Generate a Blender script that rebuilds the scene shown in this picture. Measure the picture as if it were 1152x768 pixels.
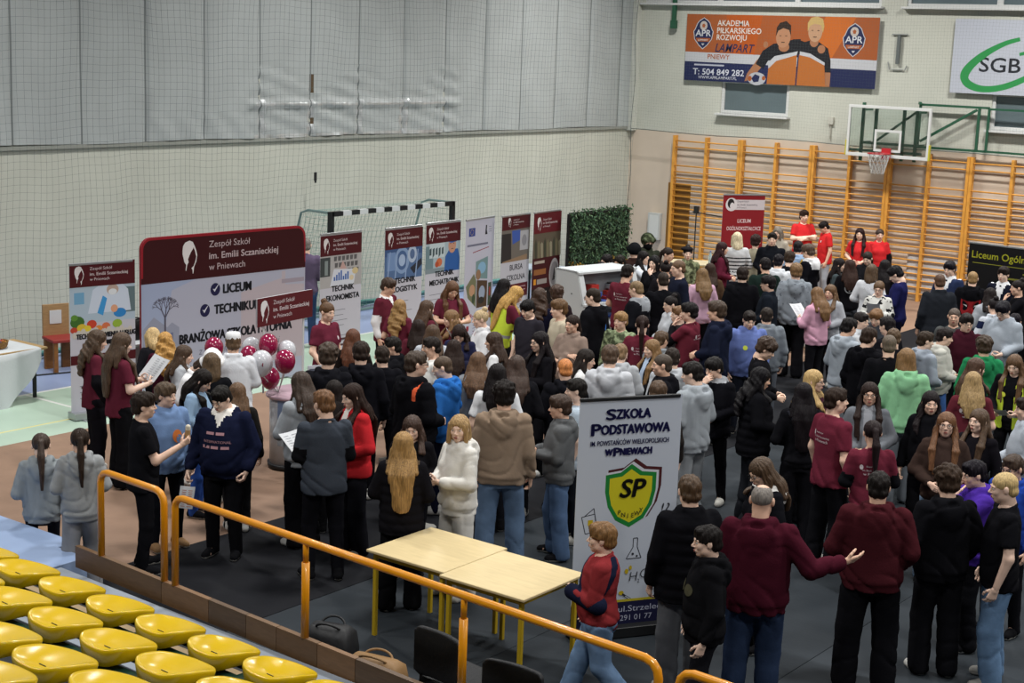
import bpy, math, random
import numpy as np
from mathutils import Vector, Matrix

SC = bpy.context.scene
COL = SC.collection
for _o in list(bpy.data.objects):
    bpy.data.objects.remove(_o)
random.seed(7)

# ------------------------------------------------------------------ camera
YAW, PITCH, ROLL = math.radians(36.991), math.radians(10.773), math.radians(2.111)
cam = bpy.data.cameras.new('camera')
cam.sensor_width = 36.0
cam.lens = 1747.9 / 1152 * 36.0
cam.clip_end = 200
co = bpy.data.objects.new('camera', cam)
COL.objects.link(co)
_f = Vector((-math.sin(YAW) * math.cos(PITCH), math.cos(YAW) * math.cos(PITCH), -math.sin(PITCH)))
_r = Vector((math.cos(YAW), math.sin(YAW), 0))
_d = _f.cross(_r)
_R = _r * math.cos(ROLL) - _d * math.sin(ROLL)
_D = _d * math.cos(ROLL) + _r * math.sin(ROLL)
co.matrix_world = Matrix(((_R.x, -_D.x, -_f.x, 0), (_R.y, -_D.y, -_f.y, 0), (_R.z, -_D.z, -_f.z, 4.93), (0, 0, 0, 1)))
SC.camera = co

# ------------------------------------------------------------------ light: dusk outside, the hall's own ceiling lamps
SC.view_settings.view_transform = 'Standard'
SC.view_settings.look = 'None'
SC.view_settings.exposure = 0.0
SC.view_settings.gamma = 1.0
SC.view_settings.use_curve_mapping = False
w = bpy.data.worlds.new('world')
SC.world = w
w.use_nodes = True
w.node_tree.nodes['Background'].inputs['Color'].default_value = (.75, .86, 1.0, 1)
w.node_tree.nodes['Background'].inputs['Strength'].default_value = 0.08

LAMPS = [(x, y) for x in (-16.0, -9.5, -3.0, 4.0) for y in (4.5, 12.0, 19.5, 27.0)]
LAMP_W = {4.5: .65, 12.0: .9, 19.5: 1.0, 27.0: 1.45}
LAMP_Z = 8.6
LAMP_POWER = 330
for n, (x, y) in enumerate(LAMPS):
    L = bpy.data.lights.new('ceiling_lamp', 'AREA')
    L.shape = 'RECTANGLE'
    L.size, L.size_y = 1.3, .5
    L.energy = LAMP_POWER * LAMP_W[y]
    L.color = (1.0, .985, .95)
    L.spread = math.radians(150)
    o = bpy.data.objects.new('ceiling_lamp', L)
    o.location = (x, y, LAMP_Z)
    COL.objects.link(o)

# ------------------------------------------------------------------ materials
def lin(hx):
    c = [int(hx[i:i + 2], 16) / 255 for i in (0, 2, 4)]
    return tuple(v / 12.92 if v <= .04045 else ((v + .055) / 1.055) ** 2.4 for v in c) + (1,)

MATS = {}

def material(key, hx, rough=.6, spec=.3, metal=0.0, var=0.0, vscale=8.0, bump=0.0, bscale=40.0, stretch=None, coat=0.0, alpha=None, trans=0.0, distort=0.0):
    """a procedural surface: base colour with cloudy variation and a fine bump"""
    if key in MATS:
        return MATS[key]
    m = bpy.data.materials.new(key)
    m.use_nodes = True
    nt = m.node_tree
    b = nt.nodes['Principled BSDF']
    c = lin(hx)
    if key.startswith('fabric'):                    # dyed cloth is a touch greyer than the swatch
        y = .3 * c[0] + .59 * c[1] + .11 * c[2]
        c = tuple(v * .91 + y * .09 for v in c[:3]) + (1,)
    b.inputs['Base Color'].default_value = c
    b.inputs['Roughness'].default_value = rough
    b.inputs['Specular IOR Level'].default_value = spec
    b.inputs['Metallic'].default_value = metal
    b.inputs['Coat Weight'].default_value = coat
    b.inputs['Transmission Weight'].default_value = trans
    if alpha is not None:
        b.inputs['Alpha'].default_value = alpha
    if var or bump:
        tc = nt.nodes.new('ShaderNodeTexCoord')
        mp = nt.nodes.new('ShaderNodeMapping')
        if stretch:
            mp.inputs['Scale'].default_value = stretch
        nt.links.new(tc.outputs['Object'], mp.inputs['Vector'])
        if var:
            n = nt.nodes.new('ShaderNodeTexNoise')
            n.inputs['Scale'].default_value = vscale
            n.inputs['Detail'].default_value = 4
            n.inputs['Distortion'].default_value = distort
            nt.links.new(mp.outputs['Vector'], n.inputs['Vector'])
            r = nt.nodes.new('ShaderNodeValToRGB')
            r.color_ramp.elements[0].position = .3
            r.color_ramp.elements[1].position = .7
            r.color_ramp.elements[0].color = tuple(v * (1 - var) for v in c[:3]) + (1,)
            r.color_ramp.elements[1].color = tuple(min(1, v * (1 + var)) for v in c[:3]) + (1,)
            nt.links.new(n.outputs['Fac'], r.inputs['Fac'])
            nt.links.new(r.outputs['Color'], b.inputs['Base Color'])
        if bump:
            n = nt.nodes.new('ShaderNodeTexNoise')
            n.inputs['Scale'].default_value = bscale
            n.inputs['Detail'].default_value = 3
            nt.links.new(mp.outputs['Vector'], n.inputs['Vector'])
            bp = nt.nodes.new('ShaderNodeBump')
            bp.inputs['Strength'].default_value = bump
            bp.inputs['Distance'].default_value = .02
            nt.links.new(n.outputs['Fac'], bp.inputs['Height'])
            nt.links.new(bp.outputs['Normal'], b.inputs['Normal'])
    MATS[key] = m
    return m

def fabric(hx): return material('fabric_' + hx, hx, .95, .03, var=.08, vscale=7, bump=.12, bscale=70)
def denim(hx): return material('denim_' + hx, hx, .9, .05, var=.22, vscale=6, bump=.12, bscale=70)
def fur(hx): return material('fur_' + hx, hx, .95, .1, var=.5, vscale=60, bump=1.0, bscale=90)
def skin(hx): return material('skin_' + hx, hx, .5, .35, var=.05, vscale=14)
def hairmat(hx): return material('hair_' + hx, hx, .5, .12 if int(hx[:2], 16) < 0x38 else .3, var=.42, vscale=20, bump=.35, bscale=40, stretch=(5, 5, .6))
def paint(hx, rough=.5): return material('paint_%s_%d' % (hx, rough * 100), hx, rough, .4)
def ink(hx): return material('print_' + hx, hx, .55, .25)
def wood(hx): return material('wood_' + hx, hx, .45, .35, var=.14, vscale=5, stretch=(1, 9, 9), distort=1.5)
def is_blue(hx):
    r, g, b = (int(hx[i:i + 2], 16) for i in (0, 2, 4))
    return b > r + 28 and b > 70

def camo(hx):
    k = 'camo_' + hx
    if k in MATS: return MATS[k]
    m = material(k, hx, .9, .1, var=.4, vscale=14)
    r = [n for n in m.node_tree.nodes if n.type == 'VALTORGB'][0].color_ramp
    r.interpolation = 'CONSTANT'
    c = lin(hx)
    r.elements[0].position, r.elements[1].position = 0, .45
    r.elements[0].color = tuple(v * .35 for v in c[:3]) + (1,)
    r.elements[1].color = c
    e = r.elements.new(.56); e.color = tuple(min(1, v * 1.9 + .02) for v in c[:3]) + (1,)
    return m

def spots(key, base, dark, scale, cut):
    if key in MATS: return MATS[key]
    m = material(key, base, .9, .1, var=.2, vscale=scale)
    r = [n for n in m.node_tree.nodes if n.type == 'VALTORGB'][0].color_ramp
    r.interpolation = 'CONSTANT'
    r.elements[0].position, r.elements[1].position = 0, cut
    r.elements[0].color, r.elements[1].color = lin(dark), lin(base)
    return m

LIPS = material('lips', '9c5a52', .45)
EYE_WHITE = material('eye_white', 'c9c4bd', .3)
EYE_DARK = material('iris', '1c1613', .2)
SOLE = material('sole', 'b8b6b0', .7)
GLASSFRAME = material('glasses_frame', '15151a', .3)

# ------------------------------------------------------------------ names, labels and simple solids
def tag(o, label, cat, group=None, kind=None):
    o['label'] = label; o['category'] = cat
    if group: o['group'] = group
    if kind: o['kind'] = kind
    return o

def empty(name, loc=(0, 0, 0), rz=0.0):
    o = bpy.data.objects.new(name, None)
    o.location = loc; o.rotation_euler = (0, 0, rz)
    o.empty_display_size = .2
    COL.objects.link(o)
    return o

def copy_tree(o, parent=None):
    c = o.copy(); COL.objects.link(c)
    if parent is not None:
        c.parent = parent
    for ch in list(o.children):
        copy_tree(ch, c)
    return c

class MB:
    """collects solids for one mesh"""
    def __init__(s): s.V, s.F, s.M, s.mats = [], [], [], []
    def mi(s, m):
        if m not in s.mats: s.mats.append(m)
        return s.mats.index(m)
    def add(s, V, F, m):
        o = len(s.V); k = s.mi(m)
        s.V += [tuple(map(float, v)) for v in V]
        for f in F:
            f = [int(i) for i in f]
            g = [i for n, i in enumerate(f) if i != f[n - 1]]
            s.F.append(tuple(i + o for i in g)); s.M.append(k)
        return s
    def box(s, lo, hi, m, rot=None, at=None):
        """a box with softened edges"""
        x0, y0, z0 = lo; x1, y1, z1 = hi
        e = min(.004, (x1 - x0) * .2, (y1 - y0) * .2, (z1 - z0) * .2)
        V, F, idx = [], [], {}
        X, Y, Z = (x0, x0 + e, x1 - e, x1), (y0, y0 + e, y1 - e, y1), (z0, z0 + e, z1 - e, z1)
        def v(i, j, k):
            # skip true corners: three chamfer vertices per corner
            if (i, j, k) not in idx:
                idx[i, j, k] = len(V); V.append((X[i], Y[j], Z[k]))
            return idx[i, j, k]
        for a, A in ((0, 0), (3, 1)):
            F.append([v(a, 1, 1), v(a, 1, 2), v(a, 2, 2), v(a, 2, 1)][::1 if a == 0 else -1])
            F.append([v(1, a, 1), v(2, a, 1), v(2, a, 2), v(1, a, 2)][::1 if a == 0 else -1])
            F.append([v(1, 1, a), v(1, 2, a), v(2, 2, a), v(2, 1, a)][::1 if a == 0 else -1])
        for p in (0, 3):
            for q in (0, 3):
                P, Q = (1 if p == 0 else 2), (1 if q == 0 else 2)
                F.append([v(p, Q, 1), v(p, Q, 2), v(P, q, 2), v(P, q, 1)])
                F.append([v(p, 1, Q), v(p, 2, Q), v(P, 2, q), v(P, 1, q)])
                F.append([v(1, p, Q), v(2, p, Q), v(2, P, q), v(1, P, q)])
                for r in (0, 3):
                    R = 1 if r == 0 else 2
                    F.append([v(p, Q, R), v(P, q, R), v(P, Q, r)])
        V = np.array(V)
        if rot is not None: V = V @ np.array(rot).T
        if at is not None: V = V + np.array(at)
        return s.add(V, F, m)
    def bar(s, a, b, r, m, n=8):
        V, F = tube([a, b], r, n)
        return s.add(V, F, m)
    def path(s, pts, r, m, n=8, closed=False):
        V, F = tube(pts, r, n, closed)
        return s.add(V, F, m)
    def beam(s, a, b, wd, ht, m):
        """square bar from a to b"""
        a, b = Vector(a), Vector(b)
        t = (b - a).normalized()
        ref = Vector((0, 0, 1)) if abs(t.z) < .9 else Vector((0, 1, 0))
        u = t.cross(ref).normalized(); v = u.cross(t)
        V = [p + u * (i * wd / 2) + v * (j * ht / 2) for p in (a, b) for i, j in ((-1, -1), (1, -1), (1, 1), (-1, 1))]
        F = [(0, 3, 2, 1), (4, 5, 6, 7), (0, 1, 5, 4), (1, 2, 6, 5), (2, 3, 7, 6), (3, 0, 4, 7)]
        return s.add(V, F, m)
    def lathe(s, prof, m, n=24, at=(0, 0, 0), sx=1, sy=1):
        V, F = [], []
        for r, z in prof:
            for i in range(n):
                a = 2 * math.pi * i / n
                V.append((at[0] + r * math.cos(a) * sx, at[1] + r * math.sin(a) * sy, at[2] + z))
        for j in range(len(prof) - 1):
            for i in range(n):
                F.append((j * n + i, j * n + (i + 1) % n, (j + 1) * n + (i + 1) % n, (j + 1) * n + i))
        F.append(tuple(range(n))[::-1]); F.append(tuple((len(prof) - 1) * n + i for i in range(n)))
        return s.add(V, F, m)
    def poly(s, pts, m):
        return s.add(pts, [tuple(range(len(pts)))], m)
    def prism(s, pts, y0, y1, m):
        """outline in x,z pushed through y"""
        n = len(pts)
        V = [(x, y0, z) for x, z in pts] + [(x, y1, z) for x, z in pts]
        F = [tuple(range(n)), tuple(range(n, 2 * n))[::-1]] + [(i, i + n, (i + 1) % n + n, (i + 1) % n) for i in range(n)]
        return s.add(V, F, m)
    def build(s, name, parent=None, smooth=False, loc=None, rz=None):
        me = bpy.data.meshes.new(name)
        me.from_pydata(s.V, [], s.F)
        for m in s.mats: me.materials.append(m)
        me.polygons.foreach_set('material_index', s.M)
        if smooth: me.polygons.foreach_set('use_smooth', [True] * len(s.F))
        me.validate(); me.update()
        import bmesh
        bm = bmesh.new(); bm.from_mesh(me)
        bmesh.ops.recalc_face_normals(bm, faces=bm.faces[:]) if len(s.F) < 60000 else None
        bm.to_mesh(me); bm.free()
        o = bpy.data.objects.new(name, me)
        COL.objects.link(o)
        if parent is not None: o.parent = parent
        if loc is not None: o.location = loc
        if rz is not None: o.rotation_euler = (0, 0, rz)
        return o

def struct(mb, name, smooth=False):
    o = mb.build(name, smooth=smooth)
    o['kind'] = 'structure'
    return o

TXT = {}

def text_arrays(txt, size, bold=0.0, track=1.0):
    """flat lettering centred on the origin: 2-D vertices and faces"""
    k = (txt, bold, track)
    if k not in TXT:
        c = bpy.data.curves.new('lettering', 'FONT')
        c.body = txt; c.size = 1.0; c.align_x = 'CENTER'; c.resolution_u = 3; c.fill_mode = 'FRONT'
        c.offset = bold; c.space_character = track
        o = bpy.data.objects.new('lettering', c)
        COL.objects.link(o)
        bpy.context.view_layer.update()
        me = bpy.data.meshes.new_from_object(o.evaluated_get(bpy.context.evaluated_depsgraph_get()))
        V = np.array([v.co[:2] for v in me.vertices]); F = [tuple(p.vertices) for p in me.polygons]
        bpy.data.objects.remove(o); bpy.data.curves.remove(c); bpy.data.meshes.remove(me)
        TXT[k] = (V, F)
    V, F = TXT[k]
    return V * size, F

class Poster:
    """a printed face, u to the right and v up from the lower left corner; layers lie a hair apart"""
    def __init__(s, w, h): s.w, s.h, s.A, s.T, s.n = w, h, MB(), [], 0
    def poly(s, pts, c):
        s.n += 1
        s.A.add([(u, -.0001 * s.n, v) for u, v in pts], [tuple(range(len(pts)))], ink(c)); return s
    def rect(s, u0, v0, u1, v1, c): return s.poly([(u0, v0), (u1, v0), (u1, v1), (u0, v1)], c)
    def many(s, shapes, c):
        """several shapes printed in the same layer"""
        s.n += 1
        for pts in shapes:
            s.A.add([(u, -.0001 * s.n, v) for u, v in pts], [tuple(range(len(pts)))], ink(c))
        return s
    def ell(s, u, v, a, b, c, n=22, rot=0.0):
        ca, sa = math.cos(rot), math.sin(rot)
        return s.poly([(u + a * math.cos(t) * ca - b * math.sin(t) * sa, v + a * math.cos(t) * sa + b * math.sin(t) * ca) for t in [2 * math.pi * i / n for i in range(n)]], c)
    def line(s, p, q, wd, c):
        d = Vector((q[0] - p[0], q[1] - p[1])); d.normalize(); n = Vector((-d.y, d.x)) * wd / 2
        return s.poly([(p[0] + n.x, p[1] + n.y), (p[0] - n.x, p[1] - n.y), (q[0] - n.x, q[1] - n.y), (q[0] + n.x, q[1] + n.y)], c)
    def ring(s, pts_out, pts_in, c):
        s.n += 1; n = len(pts_out)
        s.A.add([(u, -.0001 * s.n, v) for u, v in pts_out + pts_in], [(i, (i + 1) % n, (i + 1) % n + n, i + n) for i in range(n)], ink(c)); return s
    def text(s, t, u, v, size, c, width=None, align='c', bold=.012, slant=0.0, rise=0.0, fat=0.0):
        V, F = text_arrays(t, size, bold)
        V = V.copy()
        wd = V[:, 0].max() - V[:, 0].min()
        if width: V[:, 0] *= width / wd; wd = width
        if align == 'l': V[:, 0] -= V[:, 0].min()
        if align == 'r': V[:, 0] -= V[:, 0].max()
        V[:, 0] += slant * V[:, 1]
        V[:, 1] += rise * V[:, 0]
        if fat:                                         # a heavier cut: the same letters widened stroke by stroke
            n = len(V)
            V = np.concatenate([V + np.array(d) * fat for d in ((-1, 0), (1, 0), (0, .6), (0, -.6))])
            F = [tuple(i + k * n for i in f) for k in range(4) for f in F]
        s.T.append(MB().add([(u + a, 0, v + b) for a, b in V], F, ink(c))); return s
    def lines(s, u0, v0, u1, n, dv, c, seed=0, th=.008):
        """rows of small print too fine to read"""
        r = random.Random(seed)
        s.many([[(u0, v0 - i * dv), (u0 + (u1 - u0) * q, v0 - i * dv), (u0 + (u1 - u0) * q, v0 - i * dv + th), (u0, v0 - i * dv + th)] for i in range(n) for q in [r.uniform(.55, 1)]], c)
        return s
    def build(s, parent, name='printed_face', y=0.0, lift=None):
        dep = .0001 * s.n + .0003
        a = s.A.build(name, parent); a.location.y = y
        for t in s.T:
            for i, (p, q, r) in enumerate(t.V): t.V[i] = (p, -dep, r)
            t.build('lettering', a)
        return a

# ------------------------------------------------------------------ figures: implicit surfaces turned into meshes
f32 = np.float32

class Field:
    """A block of space holding signed distances; shapes are blended in and the zero surface becomes a mesh."""
    def __init__(s, lo, hi, h):
        s.h = h
        s.lo = np.array(lo, float)
        n = np.ceil((np.array(hi, float) - s.lo) / h).astype(int) + 1
        s.ax = [(s.lo[i] + h * np.arange(n[i])).astype(f32) for i in range(3)]
        s.F = np.full(n, 0.5, f32)

    def box(s, lo, hi):
        sl = []
        for i in range(3):
            a = max(0, int(math.floor((lo[i] - s.lo[i]) / s.h)))
            b = min(len(s.ax[i]), int(math.ceil((hi[i] - s.lo[i]) / s.h)) + 1)
            sl.append(slice(a, max(a, b)))
        return tuple(sl)

    def xyz(s, sl):
        return (s.ax[0][sl[0]][:, None, None], s.ax[1][sl[1]][None, :, None], s.ax[2][sl[2]][None, None, :])

    def add(s, fn, lo, hi, k=0.02, op=0):
        m = k + 2.5 * s.h
        sl = s.box([v - m for v in lo], [v + m for v in hi])
        if any(q.stop <= q.start for q in sl):
            return s
        d = fn(*s.xyz(sl))
        A = s.F[sl]
        if op == 0:
            if k > 0:
                t = np.maximum(k - np.abs(A - d), 0) / k
                s.F[sl] = np.minimum(A, d) - t * t * (k * 0.25)
            else:
                s.F[sl] = np.minimum(A, d)
        else:                                        # carve away
            if k > 0:
                t = np.maximum(k - np.abs(A + d), 0) / k
                s.F[sl] = np.maximum(A, -d) + t * t * (k * 0.25)
            else:
                s.F[sl] = np.maximum(A, -d)
        return s

    def cap(s, a, b, r1, r2=None, k=0.02, flat=None):
        r2 = r1 if r2 is None else r2
        ax, ay, az = a
        dx, dy, dz = b[0] - ax, b[1] - ay, b[2] - az
        L = max(dx * dx + dy * dy + dz * dz, 1e-9)

        def fn(X, Y, Z):
            t = ((X - ax) * dx + (Y - ay) * dy + (Z - az) * dz) / L
            tc = np.clip(t, 0, 1)
            d = np.sqrt((X - ax - tc * dx) ** 2 + (Y - ay - tc * dy) ** 2 + (Z - az - tc * dz) ** 2) - (r1 + (r2 - r1) * tc)
            if flat is not None:                      # cut square at the far end
                d = np.maximum(d, (t - flat) * math.sqrt(L))
            return d
        r = max(r1, r2)
        return s.add(fn, [min(a[i], b[i]) - r for i in range(3)], [max(a[i], b[i]) + r for i in range(3)], k)

    def ell(s, c, r, k=0.02, op=0):
        def fn(X, Y, Z):
            x, y, z = (X - c[0]) / r[0], (Y - c[1]) / r[1], (Z - c[2]) / r[2]
            k0 = np.sqrt(x * x + y * y + z * z)
            k1 = np.sqrt((x / r[0]) ** 2 + (y / r[1]) ** 2 + (z / r[2]) ** 2) + 1e-6
            return k0 * (k0 - 1) / k1
        return s.add(fn, [c[i] - r[i] for i in range(3)], [c[i] + r[i] for i in range(3)], k, op)

    def loft(s, rows, k=0.02, wob=None, pw=2.0):
        """rows of (z, half width, half depth, centre y)"""
        R = np.array(rows, float)

        def fn(X, Y, Z):
            z = Z.ravel()
            a = np.interp(z, R[:, 0], R[:, 1])[None, None, :].astype(f32)
            b = np.interp(z, R[:, 0], R[:, 2])[None, None, :].astype(f32)
            c = np.interp(z, R[:, 0], R[:, 3])[None, None, :].astype(f32)
            if wob is not None:
                w = wob(X, Y, Z)
                a, b = a + w, b + w
            q = (np.abs(X / a) ** pw + np.abs((Y - c) / b) ** pw) ** (1 / pw)
            d = (q - 1) * np.minimum(a, b)
            return np.maximum(np.maximum(d, R[0, 0] - Z), Z - R[-1, 0])
        ma, mb = R[:, 1].max() + .02, R[:, 2].max() + abs(R[:, 3]).max() + .02
        return s.add(fn, (-ma, -mb, R[0, 0]), (ma, mb, R[-1, 0]), k)

    def creases(s, amp, seed, where=None):
        """narrow soft folds that run aslant over the cloth"""
        X, Y, Z = s.xyz((slice(None),) * 3)
        p = seed * 1.7
        w1 = 1.6 * np.sin(9 * X + 7 * Z + p) + 1.1 * np.sin(13 * Y - 6 * Z + 2 * p)
        q1 = (1 - np.abs(np.sin(15 * Z + 10 * X + 5 * Y + w1 + p))) ** 3
        q2 = (1 - np.abs(np.sin(13 * Z - 13 * X + 8 * Y - w1 + 2.3 * p))) ** 3
        m = .5 + .5 * np.sin(7 * X - 5 * Z + 6 * Y + p)
        d = amp * (1.3 * q1 * m + 1.1 * q2 * (1 - m) - .3)
        if where is not None: d = d * where(X, Y, Z)
        s.F = s.F + d.astype(f32)
        return s

    def mesh(s):
        F, h = s.F, s.h
        I = F < 0
        nx, ny, nz = F.shape
        cnt = np.zeros((nx - 1, ny - 1, nz - 1), np.int8)
        for i in (0, 1):
            for j in (0, 1):
                for k in (0, 1):
                    cnt += I[i:nx - 1 + i, j:ny - 1 + j, k:nz - 1 + k]
        act = (cnt > 0) & (cnt < 8)
        ci, cj, ck = np.nonzero(act)
        n = len(ci)
        idx = np.full(act.shape, -1, np.int32)
        idx[ci, cj, ck] = np.arange(n, dtype=np.int32)
        V = {}
        for i in (0, 1):
            for j in (0, 1):
                for k in (0, 1):
                    V[i, j, k] = F[ci + i, cj + j, ck + k]
        P = np.zeros((n, 3))
        N = np.zeros(n)
        for axis in range(3):
            for u in (0, 1):
                for v in (0, 1):
                    lo = [u, v]; lo.insert(axis, 0)
                    hi = [u, v]; hi.insert(axis, 1)
                    a, b = V[tuple(lo)], V[tuple(hi)]
                    m = (a < 0) != (b < 0)
                    t = np.where(m, a / np.where(m, a - b, 1), 0)
                    q = np.tile(np.array(lo, float), (n, 1))
                    q[:, axis] = t
                    P += np.where(m[:, None], q, 0)
                    N += m
        P = (P / N[:, None] + np.stack([ci, cj, ck], 1)) * h + s.lo
        Q = []
        for axis in range(3):
            sa = [slice(None)] * 3; sb = [slice(None)] * 3
            sa[axis] = slice(0, -1); sb[axis] = slice(1, None)
            A, B = I[tuple(sa)], I[tuple(sb)]
            for flip, M in ((False, A & ~B), (True, ~A & B)):
                e = np.stack(np.nonzero(M), 1)
                u, v = [(1, 2), (2, 0), (0, 1)][axis]
                ok = (e[:, u] > 0) & (e[:, v] > 0) & (e[:, u] < F.shape[u] - 1) & (e[:, v] < F.shape[v] - 1)
                e = e[ok]
                du = np.zeros(3, int); du[u] = 1
                dv = np.zeros(3, int); dv[v] = 1
                c = [e - du - dv, e - dv, e, e - du]
                q = np.stack([idx[x[:, 0], x[:, 1], x[:, 2]] for x in c], 1)
                Q.append(q[:, ::-1] if flip else q)
        return P, np.concatenate(Q)


def join(parts):
    """[(verts, faces, material index)] -> one set of arrays"""
    Vs, Fs, Ms, o = [], [], [], 0
    for v, f, m in parts:
        Vs.append(v); Fs.append(f + o); o += len(v)
        Ms.append(np.full(len(f), m, np.int32) if np.isscalar(m) else np.asarray(m, np.int32))
    return np.concatenate(Vs), np.concatenate(Fs), np.concatenate(Ms)


def mesh_obj(name, V, F, mats, M=None, parent=None, smooth=True):
    """faces as an (n,4) array or a list of index tuples -> one linked mesh object"""
    me = bpy.data.meshes.new(name)
    V = np.asarray(V, f32)
    me.vertices.add(len(V))
    me.vertices.foreach_set('co', V.ravel())
    if isinstance(F, np.ndarray):
        n, w = F.shape
        tot = np.full(n, w, np.int32); flat = F.astype(np.int32).ravel()
    else:
        n = len(F)
        tot = np.array([len(q) for q in F], np.int32)
        flat = np.array([i for q in F for i in q], np.int32)
    me.loops.add(len(flat)); me.loops.foreach_set('vertex_index', flat)
    me.polygons.add(n)
    st = np.concatenate([[0], np.cumsum(tot)[:-1]]).astype(np.int32)
    me.polygons.foreach_set('loop_start', st)
    for m in (mats if isinstance(mats, (list, tuple)) else [mats]):
        me.materials.append(m)
    if M is not None:
        me.polygons.foreach_set('material_index', np.asarray(M, np.int32))
    me.polygons.foreach_set('use_smooth', np.full(n, smooth, bool))
    me.update(calc_edges=True)
    me.validate()
    o = bpy.data.objects.new(name, me)
    COL.objects.link(o)
    if parent is not None:
        o.parent = parent
    return o


def ball(c, r, nu=10, nv=7):
    """small ellipsoid as quads"""
    V, F = [], []
    for j in range(nv + 1):
        t = math.pi * (j + .02 * (j == 0) - .02 * (j == nv)) / nv
        for i in range(nu):
            p = 2 * math.pi * i / nu
            V.append((c[0] + r[0] * math.sin(t) * math.cos(p), c[1] + r[1] * math.sin(t) * math.sin(p), c[2] + r[2] * math.cos(t)))
    for j in range(nv):
        for i in range(nu):
            a, b = j * nu + i, j * nu + (i + 1) % nu
            F.append((a, a + nu, b + nu, b))
    return np.array(V), np.array(F)


def tube(pts, r, n=6, closed=False, caps=True):
    """a round bar along points; returns verts, quads"""
    P = [Vector(p) for p in pts]
    m = len(P)
    V, F = [], []
    prev = None
    for i in range(m):
        a = P[(i - 1) % m] if (closed or i > 0) else P[i]
        b = P[(i + 1) % m] if (closed or i < m - 1) else P[i]
        t = (b - a).normalized()
        if prev is None:
            ref = Vector((0, 0, 1)) if abs(t.z) < .9 else Vector((1, 0, 0))
            u = t.cross(ref).normalized()
        else:
            u = (prev - t * prev.dot(t)).normalized()
        prev = u
        w = t.cross(u)
        rr = r[i] if isinstance(r, (list, tuple)) else r
        for j in range(n):
            an = 2 * math.pi * j / n
            V.append(tuple(P[i] + (u * math.cos(an) + w * math.sin(an)) * rr))
    for i in range(m if closed else m - 1):
        for j in range(n):
            a, b = i * n + j, i * n + (j + 1) % n
            c, d = ((i + 1) % m) * n + j, ((i + 1) % m) * n + (j + 1) % n
            F.append((a, b, d, c))
    if caps and not closed:
        for base, rev in ((0, True), ((m - 1) * n, False)):
            V.append(tuple(P[0] if rev else P[-1])); c = len(V) - 1
            for j in range(0, n):
                a, b = base + j, base + (j + 1) % n
                F.append((c, b, a, a) if rev else (c, a, b, b))
    return np.array(V), np.array([f if f[2] != f[3] else (f[0], f[1], f[2], f[2]) for f in F])


CACHE = {}

def cached(key, fn):
    if key not in CACHE:
        CACHE[key] = fn()
    return CACHE[key]


def head_arrays(kind, h):
    """head and neck round the point midway between chin and crown, face towards +y"""
    j = {'m': 1.0, 'f': .93, 'c': .92}[kind]
    g = Field((-.11, -.14, -.21), (.11, .15, .14), h)
    g.ell((0, -.012, .03), (.074, .093, .082))
    g.ell((0, .022, -.035), (.058 * j, .066, .08), .03)
    g.ell((0, .058, -.092), (.022 * j, .02, .018), .025)
    for s in (-1, 1):
        g.ell((s * .042 * j, .012, -.062), (.02, .03, .024), .025)
        g.ell((s * .036, .06, -.022), (.022, .02, .022), .02)
        g.cap((s * .012, .082, .022), (s * .042, .072, .02), .011, .008, .012)
        g.ell((s * .031, .099, .004), (.016, .014, .0105), .008, op=1)
        g.ell((s * .079, -.008, -.002), (.011, .02, .031), .006)
        g.ell((s * .012, .092, -.03), (.008, .01, .007), .006)
    g.cap((0, .084, .012), (0, .107, -.024), .0065, .0105, .009)
    g.ell((0, .08, -.061), (.024, .015, .013), .012)
    r = {'m': .057, 'f': .049, 'c': .047}[kind]
    g.cap((0, -.022, -.05), (0, -.04, -.2), r, r * 1.12, .03)
    V, F = g.mesh()
    parts = [(V, F, 0)]
    for s in (-1, 1):
        parts.append((*ball((s * .031, .0765, .003), (.0125, .0105, .0078)), 2))
        parts.append((*ball((s * .031, .0845, .003), (.0055, .004, .0055), 8, 5), 3))
        parts.append((*ball((s * .033, .0865, .025), (.016, .0045, .003 if kind == 'm' else .0021), 8, 5), 4))
    parts.append((*ball((0, .0945, -.0565), (.021, .005, .0042), 8, 5), 1))
    parts.append((*ball((0, .0935, -.0655), (.017, .005, .005), 8, 5), 1))
    return join(parts)


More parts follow.
